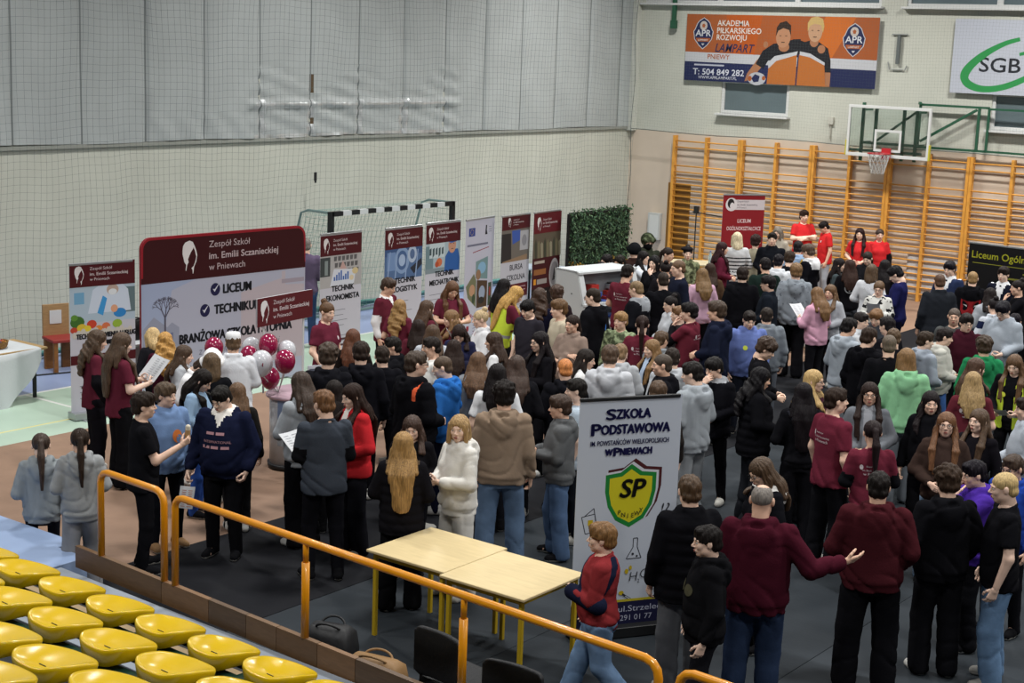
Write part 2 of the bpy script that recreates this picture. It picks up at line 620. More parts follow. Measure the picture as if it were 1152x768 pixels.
def hair_arrays(st, h, seed):
    lo, hi = (-.17, -.22, -.2), (.17, .16, .2)
    if st in ('long', 'vlong', 'longwavy', 'bob', 'pony'):
        hi = (.17, .18, .2)
        lo = (-.17, -.24, {'bob': -.24, 'long': -.42, 'longwavy': -.46, 'vlong': -.62, 'pony': -.42}[st])
    g = Field(lo, hi, h)
    t = {'short': .012, 'crop': .006, 'mop': .019, 'curly': .026, 'bald': .002, 'bun': .010, 'pony': .011}.get(st, .0125)
    g.ell((0, -.014, .032 + t * .35), (.074 + t, .093 + t, .082 + t * .9), 0)
    fem = st in ('long', 'vlong', 'longwavy', 'bob')
    if st in ('short', 'crop', 'mop', 'curly'):
        g.ell((0, -.055, -.03), (.066 + t * .8, .052 + t * .8, .05), .02)
    if st in ('mop', 'curly'):
        g.ell((0, .05, .085), (.06, .05, .034 + t * .3), .02)
    if st == 'short':
        g.ell((0, .055, .09), (.05, .035, .025), .02)
    if st == 'curly':
        rn = random.Random(seed)
        for i in range(46):
            a, b = rn.uniform(0, 6.28), rn.uniform(-.05, 1.5)
            x, y, z = math.cos(a) * math.cos(b), math.sin(a) * math.cos(b), math.sin(b)
            if y > .55 and z < .45: continue
            g.ell((x * .092, -.014 + y * .105, .045 + z * .088), (.024, .024, .022), .008)
    if fem:
        wav = (lambda X, Y, Z: (.012 * np.sin(Z * 48 + X * 30) + .006 * np.sin(Z * 90 + Y * 70)).astype(f32)) if st == 'longwavy' else \
              (lambda X, Y, Z: (.004 * np.sin(Z * 22 + X * 45)).astype(f32))
        e = {'bob': -.19, 'long': -.37, 'longwavy': -.41, 'vlong': -.57}[st]
        rows = [(e, .05, .02, -.172), (e + .06, .085, .03, -.166), (-.24, .112, .034, -.158), (-.17, .108, .042, -.13), (-.09, .098, .06, -.075), (.0, .092, .07, -.045), (.06, .07, .06, -.03)]
        if st == 'bob':
            rows = [(e, .075, .055, -.075), (-.14, .1, .07, -.065), (-.07, .099, .072, -.05), (.0, .092, .07, -.045), (.06, .07, .06, -.03)]
        rows = sorted(rows, key=lambda q: q[0])
        g.loft(rows, .03, wav)
        for s in (-1, 1):
            if st == 'bob':
                g.cap((s * .07, .03, .04), (s * .083, .045, -.12), .026, .02, .02)
            else:
                g.cap((s * .072, .02, .05), (s * .082, .026, -.1), .011, .016, .025)
                g.cap((s * .082, .026, -.1), (s * .098, .07, -.22), .018, .02, .02)
                g.cap((s * .095, .0, -.08), (s * .125, .045, -.23), .018, .022, .03)
                if seed != 1 or st == 'vlong':
                    q = e + .12 if st != 'long' else -.31
                    g.cap((s * .098, .07, -.22), (s * .082, .116, q), .021, .01, .02)
                    g.cap((s * .12, .05, -.23), (s * .115, .1, q + .03), .022, .012, .025)
                g.cap((s * .085, -.03, -.05), (s * .115, -.09, -.22), .03, .03, .03)
    if st == 'pony':
        g.ell((0, -.115, .035), (.03, .03, .03), .012)
        g.cap((0, -.13, .03), (0, -.165, -.1), .026, .036, .015)
        g.cap((0, -.165, -.1), (.005, -.175, -.38), .036, .014, .015)
    if st == 'bun':
        g.ell((0, -.075, .125), (.042, .042, .036), .01)
    # clear the face and, for cropped styles, the sides above the ears
    top = {'mop': .052, 'curly': .052, 'short': .058, 'crop': .066, 'bald': .085, 'bun': .062, 'pony': .062}.get(st, .07)
    zc = -.06
    g.ell((0, .128, zc), (.069 if not fem else .062, .085, top - zc), .006, op=1)
    if st in ('bald',):
        g.ell((0, .03, .13), (.06, .1, .05), .01, op=1)
    if st in ('short', 'crop', 'mop', 'curly', 'bald', 'pony', 'bun'):
        for s in (-1, 1):
            g.ell((s * .095, .022, -.035), (.04, .05, .052), .006, op=1)
            g.ell((s * .07, .075, -.05), (.05, .06, .07), .006, op=1)
        g.add(lambda X, Y, Z: Z + .078 + 0 * X + 0 * Y if st != 'pony' else Z + .6 + 0 * X + 0 * Y, lo, hi, .004, op=1) if st not in ('pony',) else None
        if st in ('pony',):
            g.ell((0, .02, -.16), (.12, .13, .1), .004, op=1)
        if st == 'bun':
            g.ell((0, .0, -.17), (.12, .15, .1), .004, op=1)
    X, Y, Z = g.xyz((slice(None),) * 3)
    th = np.arctan2(X, -Y + .02)
    k = 0 if st in ('crop', 'bald') else 1
    g.F = g.F + (k * (.0016 * np.sin(th * 46 + Z * 12 + seed + 2 * np.sin(Z * 21 + th * 3)) + .0022 * np.sin(th * 17 - Z * 9 + 2 * seed))
                 + (.004 * np.sin(X * 95 + seed) * np.sin(Y * 80 + Z * 60) * (st in ('mop', 'short', 'curly')))).astype(f32)
    V, F = g.mesh()
    return V, F


def hand_arrays(curl, h):
    """wrist at the origin, fingers along -z, palm towards +y, thumb on +x"""
    g = Field((-.06, -.04, -.2), (.085, .11, .045), h)
    g.cap((0, 0, .035), (0, 0, -.02), .025, .023, .01)
    for x, l in ((.029, .085), (.0105, .088), (-.009, .085), (-.027, .078)):
        g.cap((x * .6, 0, -.015), (x, .002, -l), .0145, .0115, .012)
    fl = ((.029, -.085, .072, .0088), (.0105, -.09, .08, .009), (-.009, -.087, .074, .0086), (-.0275, -.08, .058, .0078))
    for n, (x, z, L, r) in enumerate(fl):
        p = Vector((x, .002, z)); a = 0
        for q, c in zip((.45, .31, .24), curl):
            a += math.radians(c + n * 3)
            e = p + Vector((x * .08, math.sin(a) * L * q, -math.cos(a) * L * q))
            g.cap(p, e, r, r * .92, .004)
            p, r = e, r * .93
    p = Vector((.02, .006, -.02)); d = Vector((.75, .35 + curl[0] * .006, -.75)).normalized()
    for q, r in ((.038, .0125), (.032, .0105), (.026, .0095)):
        e = p + d * q
        g.cap(p, e, r, r * .9, .006)
        p = e
        d = (d + Vector((-.35, .18, -.25))).normalized()
    return g.mesh()


POSES = {   # (elbow, wrist) for the right arm; the left is mirrored, or given as the second pair
    'down': [((.245, -.03, 1.10), (.255, .05, .86))],
    'front': [((.25, -.02, 1.12), (.10, .22, 1.04))],
    'read': [((.24, .03, 1.13), (.12, .27, 1.16))],
    'readlow': [((.24, .02, 1.12), (.13, .27, 1.03))],
    'sideread': [((.25, -.02, 1.12), (.10, .22, 1.04)), ((.29, .0, 1.12), (.27, .24, 1.03))],
    'phone': [((.235, .04, 1.12), (.055, .25, 1.13))],
    'low': [((.25, .02, 1.10), (.2, .2, .90)), ((.245, -.03, 1.10), (.255, .05, .86))],
    'hangpaper': [((.29, -.02, 1.11), (.3, .1, .87)), ((.27, -.05, 1.12), (.24, .06, .9))],
    'pocket': [((.275, -.04, 1.12), (.19, .1, .93))],
    'mouth': [((.25, -.02, 1.12), (.10, .22, 1.04)), ((.19, .19, 1.2), (.045, .2, 1.40))],
    'mouthR': [((.19, .19, 1.2), (.045, .2, 1.42)), ((.25, -.02, 1.12), (.10, .22, 1.04))],
    'crossed': [((.25, .06, 1.13), (-.08, .2, 1.19)), ((.25, .06, 1.12), (-.08, .22, 1.13))],
    'lowfront': [((.245, .0, 1.1), (.15, .2, .93))],
    'pointL': [((.2, .27, 1.27), (.12, .5, 1.34)), ((.25, -.02, 1.12), (.10, .22, 1.04))],
    'pointR': [((.37, .0, 1.16), (.56, .13, 1.2)), ((.27, .0, 1.12), (.16, .2, 1.04))],
    'snack': [((.22, .1, 1.11), (.17, .33, 1.24)), ((.245, -.03, 1.10), (.255, .05, .86))],
    'sling': [((.245, -.03, 1.10), (.25, .08, .86)), ((.22, .05, 1.11), (-.0, .21, 1.12))],
    'reachlow': [((.22, .2, 1.13), (.13, .42, 1.0))],
}
TORSO = [(.80, .155, .115, 0), (.86, .17, .122, -.005), (.95, .162, .118, 0), (1.07, .145, .105, .01), (1.2, .165, .118, .008), (1.32, .168, .112, -.005), (1.39, .135, .09, -.012), (1.44, .075, .065, -.016), (1.475, .06, .055, -.018)]


def build_person(P):
    """P: dict of looks; builds the body (top-level mesh) and its hair and clothing as children"""
    rn = random.Random(P['seed'])
    fem, st = P['sex'] == 'f', P.get('stout')
    lod = P['lod']
    h = (.0135, .017, .022)[lod]
    hh = (.0062, .008, .0105)[lod]
    S = P['H'] / 1.7
    W = (1.15 if st else (.94 if fem else 1.05))
    D = (1.2 if st else 1.0)
    pose = POSES[P['pose']]
    arms = {}
    for s in (1, -1):
        e, w = pose[0] if (s == 1 or len(pose) == 1) else pose[1]
        jx = .015 * rn.uniform(-1, 1)
        jz = .02 * rn.uniform(-1, 1)
        sx = (1.04 if st else 1.0)
        arms[s] = (Vector((s * .168 * W, -.008, 1.375)), Vector((s * (e[0] * sx + jx), e[1] + jx, e[2] + jz)), Vector((s * w[0] * (sx if w[0] > .2 else 1), w[1] * (1.1 if st else 1) + jx * .5, w[2] + jz)))
    sit = P['bot'] == 'sit'
    legs = {}
    sp = rn.uniform(.9, 1.25)
    sh = rn.uniform(-.04, .05)
    for s in (1, -1):
        if sit:
            legs[s] = (Vector((s * .09, 0, .87)), Vector((s * .11, .4, .88)), Vector((s * .11, .43, .46)))
        elif P.get('walk'):
            y = .3 * s
            legs[s] = (Vector((s * .085, 0, .87)), Vector((s * .09, .14 if s > 0 else -.04, .49)), Vector((s * .09, y - .03, .09 if s > 0 else .15)))
        else:
            legs[s] = (Vector((s * .088 * W, 0, .87)), Vector((s * .1 * W * sp, .025 + s * sh, .475)), Vector((s * .108 * W * sp, -.02 + s * sh, .08)))
    lean = math.radians(P.get('lean', 0))
    hp, hd = math.radians(P.get('hp', 0)), math.radians(P.get('hd', 0))
    hs = 1 + max(0, (1.68 - P['H'])) * .38

    def bend(V):
        """leaning forward from the hips"""
        if not lean:
            return V
        V = V.copy()
        w = np.clip((V[:, 2] - .86) / .2, 0, 1)
        a = -lean * w
        y, z = V[:, 1].copy(), V[:, 2] - .9
        V[:, 1] = y * np.cos(a) - z * np.sin(a)
        V[:, 2] = y * np.sin(a) + z * np.cos(a) + .9
        return V

    def on_head(V, long=False):
        """head space -> body space with the head's turn and nod fading down the neck"""
        V = V * hs
        z = V[:, 2]
        w = np.clip((z + .2) / .1, 0, 1)
        w = w * w * (3 - 2 * w)
        ap = -hp * w
        ad = hd * (w if not long else np.maximum(w, .35))
        y, zz = V[:, 1] + .03, V[:, 2] + .1 * hs
        V = V.copy()
        V[:, 1] = y * np.cos(ap) - zz * np.sin(ap) - .03
        V[:, 2] = y * np.sin(ap) + zz * np.cos(ap) - .1 * hs
        x, y = V[:, 0].copy(), V[:, 1].copy()
        V[:, 0] = x * np.cos(ad) - y * np.sin(ad)
        V[:, 1] = x * np.sin(ad) + y * np.cos(ad)
        V += np.array([0, .012, 1.5865 - (hs - 1) * .115 + (hs - 1) * .03])
        return bend(V)

    # ---- body: trunk, arms and legs, with head and hands in one mesh
    g = Field((-.72, -.35, 0.02), (.72, .62, 1.56), max(h, .0165))
    g.loft([(z, a * W * .9, b * D * .9, c) for z, a, b, c in TORSO], .02)
    for s in (1, -1):
        a, e, w = arms[s]
        g.cap(a, e, .047, .04, .03); g.cap(e, w, .041, .027, .02)
        a, k, n = legs[s]
        g.cap(a, k, .078, .052, .03); g.cap(k, n, .054, .038, .02)
        g.cap(n, n + Vector((0, .1, -.04)), .034, .026, .02)
    V, F = g.mesh()
    parts = [(bend(V), F, 0)]
    hv, hf, hm = cached(('head', P['sex'], hh), lambda: head_arrays(P['sex'], hh))
    parts.append((on_head(hv), hf, hm))
    grips = {}
    for s in (1, -1):
        a, e, w = arms[s]
        hold = P['pose'] in ('read', 'readlow', 'phone', 'snack', 'sideread', 'low', 'hangpaper')
        curl = (42, 48, 30) if hold else ((26, 30, 20) if P['pose'] != 'pointR' or s < 0 else (10, 14, 10))
        hv, hf = cached(('hand', curl, lod), lambda: hand_arrays(curl, (.0042, .0052, .0062)[lod]))
        d = (w - e).normalized()
        low = d.z < -.6
        n = Vector((-s, .15, 0)) if low else Vector((-s * .8, -.1, .45 if hold else -.25))
        t = Vector((0, 1, 0)) if low else Vector((0, .1, 1))
        if P['pose'].startswith('mouth') and w.z > 1.3:
            n, t = Vector((-s * .2, -1, 0)), Vector((s * .1, 0, 1))
            d = Vector((-s * .55, -.25, .8)).normalized()
        if P['pose'] == 'pointR' and s > 0:
            n, t = Vector((-.3, .6, .6)), Vector((0, .2, 1))
        Zx = -d
        Yx = (n - Zx * n.dot(Zx)).normalized()
        Xx = Yx.cross(Zx)
        mir = 1
        if Xx.dot(t) < 0:
            mir = -1
        B = np.array([list(Xx * mir), list(Yx), list(Zx)])
        hv2 = (hv * (.98 if not fem else .9)) @ B + np.array(w)
        parts.append((bend(hv2), hf[:, ::-1] if mir < 0 else hf, 0))
        grips[s] = tuple(bend(np.array([list(w + d * .085 + Yx * .03)]))[0])
    V, F, M = join(parts)
    body = mesh_obj('person', V, F, [skin(P['skin']), LIPS, EYE_WHITE, EYE_DARK, hairmat(P['hair'][1])], M)
    body.location = (P['x'], P['y'], P.get('z', 0))
    body.rotation_euler = (0, 0, P['rot'])
    body.scale = (S, S, S)
    body['label'] = P['label']; body['category'] = 'person'
    body['group'] = 'visitors and exhibitors in the hall'

    # ---- hair
    style, hc = P['hair']
    hv, hf = cached(('hair', style, hh, P['seed'] // 3 % 3), lambda: hair_arrays(style, hh, P['seed'] // 3 % 3))
    lng = style in ('long', 'vlong', 'longwavy', 'pony')
    if not P.get('helmet'):
        hv = hv.copy()
        if lng:
            w = np.clip((-hv[:, 2] - .1) / .12, 0, 1)
            thick = P['top'] in ('hoodie', 'puffer', 'jacket')
            hv[:, 1] += np.where(hv[:, 1] < 0, -.035 * thick, .05 if thick else .038) * w
        mesh_obj('hair', on_head(hv, lng), hf, hairmat(hc), None, body)

    # ---- trousers
    bot, bc = P['bot'], P['botc']
    g = Field((-.36, -.48, 0.0), (.36, .56, 1.04), h)
    g.loft([(.78, .15 * W, .115 * D, 0), (.86, .178 * W, .13 * D, -.005), (.95, .168 * W, .125 * D, 0), (1.02, .155 * W, .115 * D, .005)], .02)
    ra, rk, rn_ = {'slim': (.092, .066, .053), 'wide': (.1, .088, .084), 'jeans': (.098, .078, .068), 'sit': (.092, .07, .06)}[bot]
    if st: ra, rk, rn_ = ra * 1.18, rk * 1.15, rn_ * 1.12
    for s in (1, -1):
        a, k, n = legs[s]
        g.cap(a, k, ra, rk, .03)
        e = n + (n - k).normalized() * .02
        g.cap(k, e, rk, rn_, .02)
        if not sit:
            g.add(lambda X, Y, Z: Z - .022 + 0 * X + 0 * Y, (-.36, -.48, 0), (.36, .56, .05), .0, op=1)
    g.creases(.009 if bot == 'slim' else .017, P['seed'], lambda X, Y, Z: .55 + .45 * np.cos((Z - .1) * 8) + 0 * X)
    V, F = g.mesh()
    mesh_obj('trousers', bend(V), F, denim(bc) if bot == 'jeans' or P.get('denim') or is_blue(bc) else fabric(bc), None, body)

    # ---- shoes
    sc = P.get('shoe', '1a1a1c')
    for s in (1, -1):
        a, k, n = legs[s]
        o = n + Vector((0, 0, -.08))
        V, F, M = cached(('shoe', lod), lambda: shoe_arrays((.0095, .012, .015)[lod]))
        tw = -s * .2
        R = np.array([[math.cos(tw), math.sin(tw), 0], [-math.sin(tw), math.cos(tw), 0], [0, 0, 1]])
        mesh_obj('shoe', V @ R + np.array(o), F, [fabric(sc), SOLE], M, body)

    build_top(P, body, arms, W, D, h, fem, st, bend, on_head, lod)
    return body, grips, bend, on_head


def shoe_arrays(h):
    g = Field((-.06, -.09, -.005), (.06, .21, .13), h)
    g.cap((0, -.035, .045), (0, .06, .042), .042, .046, .02)
    g.cap((0, .06, .042), (0, .14, .034), .046, .038, .02)
    g.cap((0, -.03, .05), (0, -.02, .1), .04, .042, .02)
    g.add(lambda X, Y, Z: Z - .004 + 0 * X + 0 * Y, (-.06, -.09, -.005), (.06, .21, .02), 0, op=1)
    V, F = g.mesh()
    return V, F, (V[F].mean(1)[:, 2] < .024).astype(int)


def build_top(P, body, arms, W, D, h, fem, st, bend, on_head, lod):
    top, seed = P['top'], P['seed']
    c1, c2 = P['topc'], P.get('topc2')
    g = Field((-.66, -.34, .66), (.66, .56, 1.56), h)
    fat = {'tee': .012, 'teels': .013, 'sweater': .018, 'hoodie': .03, 'jacket': .03, 'puffer': .042, 'blazer': .022}[top]
    hem = {'tee': .80, 'teels': .80, 'sweater': .82, 'hoodie': .81, 'jacket': .80, 'puffer': .76, 'blazer': .77}[top]
    if P['H'] < 1.55 and top == 'hoodie': hem = .78
    boxy = top in ('hoodie', 'jacket', 'puffer', 'tee', 'teels')
    rows = []
    for z, a, b, c in TORSO:
        if z < hem + .02: continue
        aa, bb = a * W + fat, b * D + fat
        if boxy and z < 1.3:
            aa = max(aa, (.178 if not fem else .172) * W + fat * .9); bb = max(bb, .13 * D + fat)
        if z > 1.45 and top in ('tee', 'teels', 'sweater') and not P.get('mask'):
            continue
        if z > 1.42:
            aa, bb = a + fat * .55 + (.012 if top not in ('tee', 'teels') else .004), b + fat * .55 + .008
        rows.append((z, aa, bb, c))
    z0 = rows[0]
    rib = .012 if top in ('hoodie', 'sweater') else -.004
    rows = [(hem, z0[1] - rib, z0[2] - rib, z0[3]), (hem + .045, z0[1] - rib, z0[2] - rib, z0[3]), (hem + .075, z0[1] + .004, z0[2] + .004, z0[3])] + [r for r in rows if r[0] > hem + .08]
    wob = None
    if top == 'puffer':
        wob = lambda X, Y, Z: (.011 * np.abs(np.sin(Z * 36))).astype(f32)
    g.loft(rows, .015, wob)
    if fem:
        for s in (1, -1):
            g.ell((s * .065, .095 + fat * .4, 1.235), (.06, .05, .06), .04)
    if st:
        g.ell((0, .07, 1.02), (.15 * W, .13, .16), .05)
    sl = {}
    for s in (1, -1):
        a, e, w = arms[s]
        k = 1.12 if st else 1
        r0, r1, r2 = .062 * k + fat * .3, .05 * k + fat * .42, .036 * k + fat * .42
        if fem: r0 *= .94
        if top in ('tee',):
            g.cap(a, e, r0, .062 * k, .03, flat=.72)
        else:
            g.cap(a, e, r0, r1, .03)
            ww = e + (w - e) * .96
            def slv(X, Y, Z, e=e, ww=ww): pass
            g.cap(e, e + (ww - e) * .82, r1, r2 + .005, .018)
            g.cap(e + (ww - e) * .8, ww, r2 - .004, r2 - .004, .006, flat=1.0)
            if top == 'puffer':
                pass
    hood = top == 'hoodie' or P.get('hood')
    if hood:
        pts = [(-.03, .085, 1.40), (-.075, .05, 1.43), (-.095, -.02, 1.452), (-.075, -.09, 1.452), (0, -.115, 1.445), (.075, -.09, 1.452), (.095, -.02, 1.452), (.075, .05, 1.43), (.03, .085, 1.40)]
        for p, q in zip(pts, pts[1:]):
            g.cap(p, q, .024, .024, .03)
        g.ell((0, -.125, 1.39), (.125, .05, .075), .04)
        g.ell((0, -.15, 1.32), (.075, .035, .075), .04)
        g.ell((0, -.145, 1.452), (.055, .022, .03), .012, op=1)
    elif top in ('jacket', 'puffer'):
        for p, q in zip([(-.06, .07, 1.43), (-.082, 0, 1.455), (-.06, -.075, 1.465), (.06, -.075, 1.465), (.082, 0, 1.455)], [(-.082, 0, 1.455), (-.06, -.075, 1.465), (.06, -.075, 1.465), (.082, 0, 1.455), (.06, .07, 1.43)]):
            g.cap(p, q, .022, .022, .012)
    elif top in ('sweater', 'tee', 'teels'):
        q = [(math.cos(a) * .078, math.sin(a) * .07 - .012, 1.435 - .026 * math.sin(a)) for a in np.linspace(0, 6.283, 15)]
        g.ell((0, .06, 1.475), (.062, .075, .058), .006, op=1)
        for p1, p2 in zip(q, q[1:]):
            g.cap(p1, p2, .011 if top == 'tee' else .014, None, .008)
    if P.get('fur'):
        pass
    if top == 'hoodie':
        g.ell((0, .125 * D + .02, .95), (.125 * W, .022, .075), .012)
    X, Y, Z = g.xyz((slice(None),) * 3)
    g.creases({'tee': .014, 'teels': .014, 'sweater': .013, 'hoodie': .018, 'jacket': .016, 'puffer': .006, 'blazer': .006}[top], seed,
              lambda X, Y, Z: np.clip(.35 + 1.6 * np.abs(Z - 1.24) + 1.2 * np.clip(np.abs(X) - .15, 0, 1), 0, 1))
    V, F = g.mesh()
    C = V[F].mean(1)
    M = np.zeros(len(F), int)
    mats = [P.get('topmat') or fabric(c1)]
    x, y, z = C[:, 0], C[:, 1], C[:, 2]

    def slot(m):
        mats.append(m)
        return len(mats) - 1
    if c2:                                             # long under-sleeves of the second colour
        j = slot(fabric(c2))
        for s in (1, -1):
            a, e, w = [np.array(q) for q in arms[s]]
            t = ((C - a) @ (e - a)) / ((e - a) @ (e - a))
            t2 = ((C - e) @ (w - e)) / ((w - e) @ (w - e))
            dd = np.linalg.norm(C - (e + np.clip(t2, 0, 1)[:, None] * (w - e)), axis=1)
            du = np.linalg.norm(C - (a + np.clip(t, 0, 1)[:, None] * (e - a)), axis=1)
            M[((du < .085) & (t > .66) & (s * x > .1)) | ((dd < .082) & (t2 > 0) & ((s * x > .19 * W) | (y > .15)))] = j
    if P.get('under'):
        M[(np.abs(x) < .045) & (y > .02) & (z < 1.48)] = slot(fabric(P['under']))
    if P.get('collar'):
        M[(z > 1.415) & (np.abs(x) < .1) & (y > -.12)] = slot(fabric(P['collar']))
        M[(np.abs(x) < .045 * (z - 1.3) / .1) & (z > 1.3) & (y > 0)] = len(mats) - 1
    if top == 'blazer':
        j = slot(fabric('dcdde0'))
        M[(np.abs(x) < .075 * np.clip((z - 1.12) / .3, 0, 1)) & (y > 0)] = j
        M[(z > 1.435)] = j
    if P.get('stripes'):
        j = slot(fabric(P['stripes']))
        ok = (np.mod(z, .062) < .02) & (z < 1.3) & (z > .86)
        M[ok] = j
    if P.get('band'):
        M[(z > 1.27) & (z < 1.37) & (y < .06)] = slot(fabric(P['band']))
    if P.get('hood'):
        M[(z > 1.3) & (((x / .135) ** 2 + ((y + .1) / .115) ** 2) < 1) & (y < -.055) | ((z > 1.43) & (np.abs(x) < .15))] = slot(fabric(P['hood']))
    if P.get('fur'):
        M[(z > 1.36) & (np.abs(x) < .155) & ((z > 1.42) | (y < -.1))] = slot(fur(P['fur']))
    if P.get('stripe'):
        M[(np.abs(x - .13 * W) < .014) & (z > 1.28)] = slot(fabric(P['stripe']))
    nm = {'tee': 't_shirt', 'teels': 'layered_shirt', 'sweater': 'sweater', 'hoodie': 'hoodie', 'jacket': 'jacket', 'puffer': 'padded_coat', 'blazer': 'blazer'}[top]
    go = mesh_obj(nm, bend(V), F, mats, M, body)

    # ---- prints and patches laid on the cloth
    from mathutils.bvhtree import BVHTree
    tree = None

    def on_cloth(VV, FF, back, mat, name, off=.006):
        """a flat print (x, z) pressed onto the front or the back of the garment"""
        nonlocal tree
        if tree is None:
            tree = BVHTree.FromPolygons([tuple(v) for v in V], [tuple(f) for f in F])
        sg = -1 if back else 1
        out = []
        for px, pz in VV:
            hit = tree.ray_cast(Vector((px, sg * .8, pz)), Vector((0, -sg, 0)))
            out.append((px, (hit[0].y if hit[0] else sg * .15) + sg * off, pz))
        mesh_obj(name, bend(np.array(out)), FF, mat, None, go, smooth=False)

    def patch(cx, cz, rx, rz, back, mat, name, n=18):
        VV = [(cx, cz)] + [(cx + rx * math.cos(6.2832 * i / n), cz + rz * math.sin(6.2832 * i / n)) for i in range(n)]
        on_cloth(VV, [(0, 1 + i, 1 + (i + 1) % n) for i in range(n)], back, mat, name)

    def words(txt, cx, cz, size, back, mat, name='lettering', width=None):
        VV, FF = text_arrays(txt, size)
        if width:
            wd = VV[:, 0].max() - VV[:, 0].min()
            VV = VV * (width / wd)
        VV = VV * (np.array([1, 1]) if back else np.array([-1, 1]))
        on_cloth([(cx + a, cz + b) for a, b in VV], FF, back, mat, name)
    def bars(spots, wd, ht, mat):
        VV, FF = [], []
        for cx, cz in spots:
            o = len(VV)
            VV += [(cx, cz), (cx + wd, cz), (cx + wd, cz + ht), (cx, cz + ht)]; FF.append((o, o + 1, o + 2, o + 3))
        on_cloth(VV, FF, False, mat, 'print')
    pr = P.get('print')
    if pr == 'intl':
        pk = fabric('c4929c')
        bars(((-.07, 1.245), (.03, 1.245)), .08, .026, pk)
        words('INTERNATIONAL', 0, 1.17, .05, False, pk, width=.27)
        bars(((-.12, 1.115), (-.02, 1.115), (.07, 1.115)), .075, .026, pk)
    elif pr == 'sun':
        patch(-.04, 1.2, .055, .065, False, fabric('d9762c'), 'round_print')
        patch(-.06, 1.17, .035, .045, False, fabric('6f8cb8'), 'print_notch')
        bars(((-.09, 1.08), (-.02, 1.08)), .06, .02, fabric('d9d9dc'))
    elif pr in ('backtext', 'smallback'):
        wt = fabric('cfc3c6')
        patch(-.11 if pr == 'backtext' else -.06, 1.285, .016, .024, True, wt, 'logo')
        words('Zespół Szkół', -.02 if pr == 'backtext' else .02, 1.29, .02, True, wt, width=.1)
        words('im. Emilii Sczanieckiej', 0, 1.25, .02, True, wt, width=.2)
        if pr == 'backtext':
            words('w Pniewach', 0.0, 1.21, .02, True, wt, width=.18)
    elif pr == 'smalllogo':
        patch(-.07, 1.27, .014, .024, False, fabric('d8c8cc'), 'logo')
    elif pr == 'ring':
        VV, FF = [], []
        for i in range(28):
            a = 6.2832 * i / 28
            VV += [(.085 * math.cos(a), 1.24 + .085 * math.sin(a)), (.068 * math.cos(a), 1.24 + .068 * math.sin(a))]
            q = (2 * i, 2 * i + 1, (2 * i + 3) % 56, (2 * i + 2) % 56)
            FF.append(q)
        on_cloth(VV, FF, True, fabric('b9bcc0'), 'ring_print')
        patch(.0, 1.24, .02, .06, True, fabric('b9bcc0'), 'inner_print')
    elif pr == 'redface':
        red, wt = fabric('8d1a20'), fabric('c9c4c2')
        n = 12
        VV = [(-.15, 1.28), (-.05, 1.25), (.05, 1.25), (.15, 1.28), (.15, 1.1), (.1, 1.0), (-.1, 1.0), (-.15, 1.1)]
        VV = [(0, 1.14)] + VV
        on_cloth(VV, [(0, i, i % 8 + 1) for i in range(1, 9)], True, red, 'red_print', .01)
        for s in (1, -1):
            on_cloth([(s * .12, 1.2), (s * .05, 1.16), (s * .06, 1.19)], [(0, 1, 2)], True, wt, 'eye_print', .016)
    elif pr == 'bluetags':
        for i in range(2):
            patch(.07 + .03 * i, 1.2 - .13 * i, .014, .05, True, fabric('3a78c8'), 'blue_tag')
    if P.get('badge'):
        patch(.07, 1.22, .032, .032, False, fabric(P['badge']), 'badge')
    if P.get('patch'):
        for s in (1, -1):
            patch(s * .075, 1.22, .06, .045, False, fabric(P['patch']), 'chest_patch')
    if P.get('tie'):
        on_cloth([(-.016, 1.42), (.016, 1.42), (.03, 1.15), (0, 1.11), (-.03, 1.15)], [(0, 1, 2, 3, 4)], False, fabric(P['tie']), 'necktie', .01)
    if P.get('lanyard'):
        for s in (1, -1):
            on_cloth([(s * .055, 1.42), (s * .068, 1.42), (s * .012, 1.12), (s * 0, 1.12)], [(0, 1, 2, 3)], False, fabric(P['lanyard']), 'lanyard', .012)

    # ---- things worn over the top
    if P.get('hivis'):
        g = Field((-.3, -.26, .74), (.3, .28, 1.5), h)
        r2 = [(.80, .2 * W, .15, 0), (1.0, .19 * W, .148, 0), (1.2, .19 * W, .155, .006), (1.32, .185 * W, .142, -.005), (1.40, .15 * W, .118, -.012), (1.44, .1, .09, -.016)]
        g.loft(r2, 0)
        for s in (1, -1):
            g.ell((s * .235 * W, 0, 1.27), (.075, .1, .14), .01, op=1)
        g.ell((0, .12, 1.44), (.075, .14, .17), .01, op=1)
        g.ell((0, -.03, 1.46), (.085, .085, .05), .01, op=1)
        if P.get('badge') or P['label'].find('open') >= 0:
            g.add(lambda X, Y, Z: np.maximum(np.abs(X) - .06, .02 - Y) + 0 * Z, (-.06, 0, .74), (.06, .28, 1.5), .004, op=1)
        V2, F2 = g.mesh()
        zz = V2[F2].mean(1)[:, 2]
        mesh_obj('hi_vis_vest', bend(V2), F2, [fabric('c9e018'), fabric('9a9fa0')], ((np.abs(zz - .98) < .024) | (np.abs(zz - .88) < .0)).astype(int), body)
    if P.get('strap'):
        VV = [(-.15 + .3 * t, 1.42 - .5 * t) for t in np.linspace(0, 1, 12)]
        on_cloth([(a + dx, b) for a, b in VV for dx in (-.02, .02)], [(2 * i, 2 * i + 1, 2 * i + 3, 2 * i + 2) for i in range(11)], True, fabric(P['strap']), 'shoulder_strap', .012)
    if P.get('bag'):
        VV = [(.12 - .16 * t, 1.42 - .5 * t) for t in np.linspace(0, 1, 12)]
        on_cloth([(a + dx, b) for a, b in VV for dx in (-.025, .025)], [(2 * i, 2 * i + 1, 2 * i + 3, 2 * i + 2) for i in range(11)], True, fabric(P['bag']), 'bag_strap', .014)
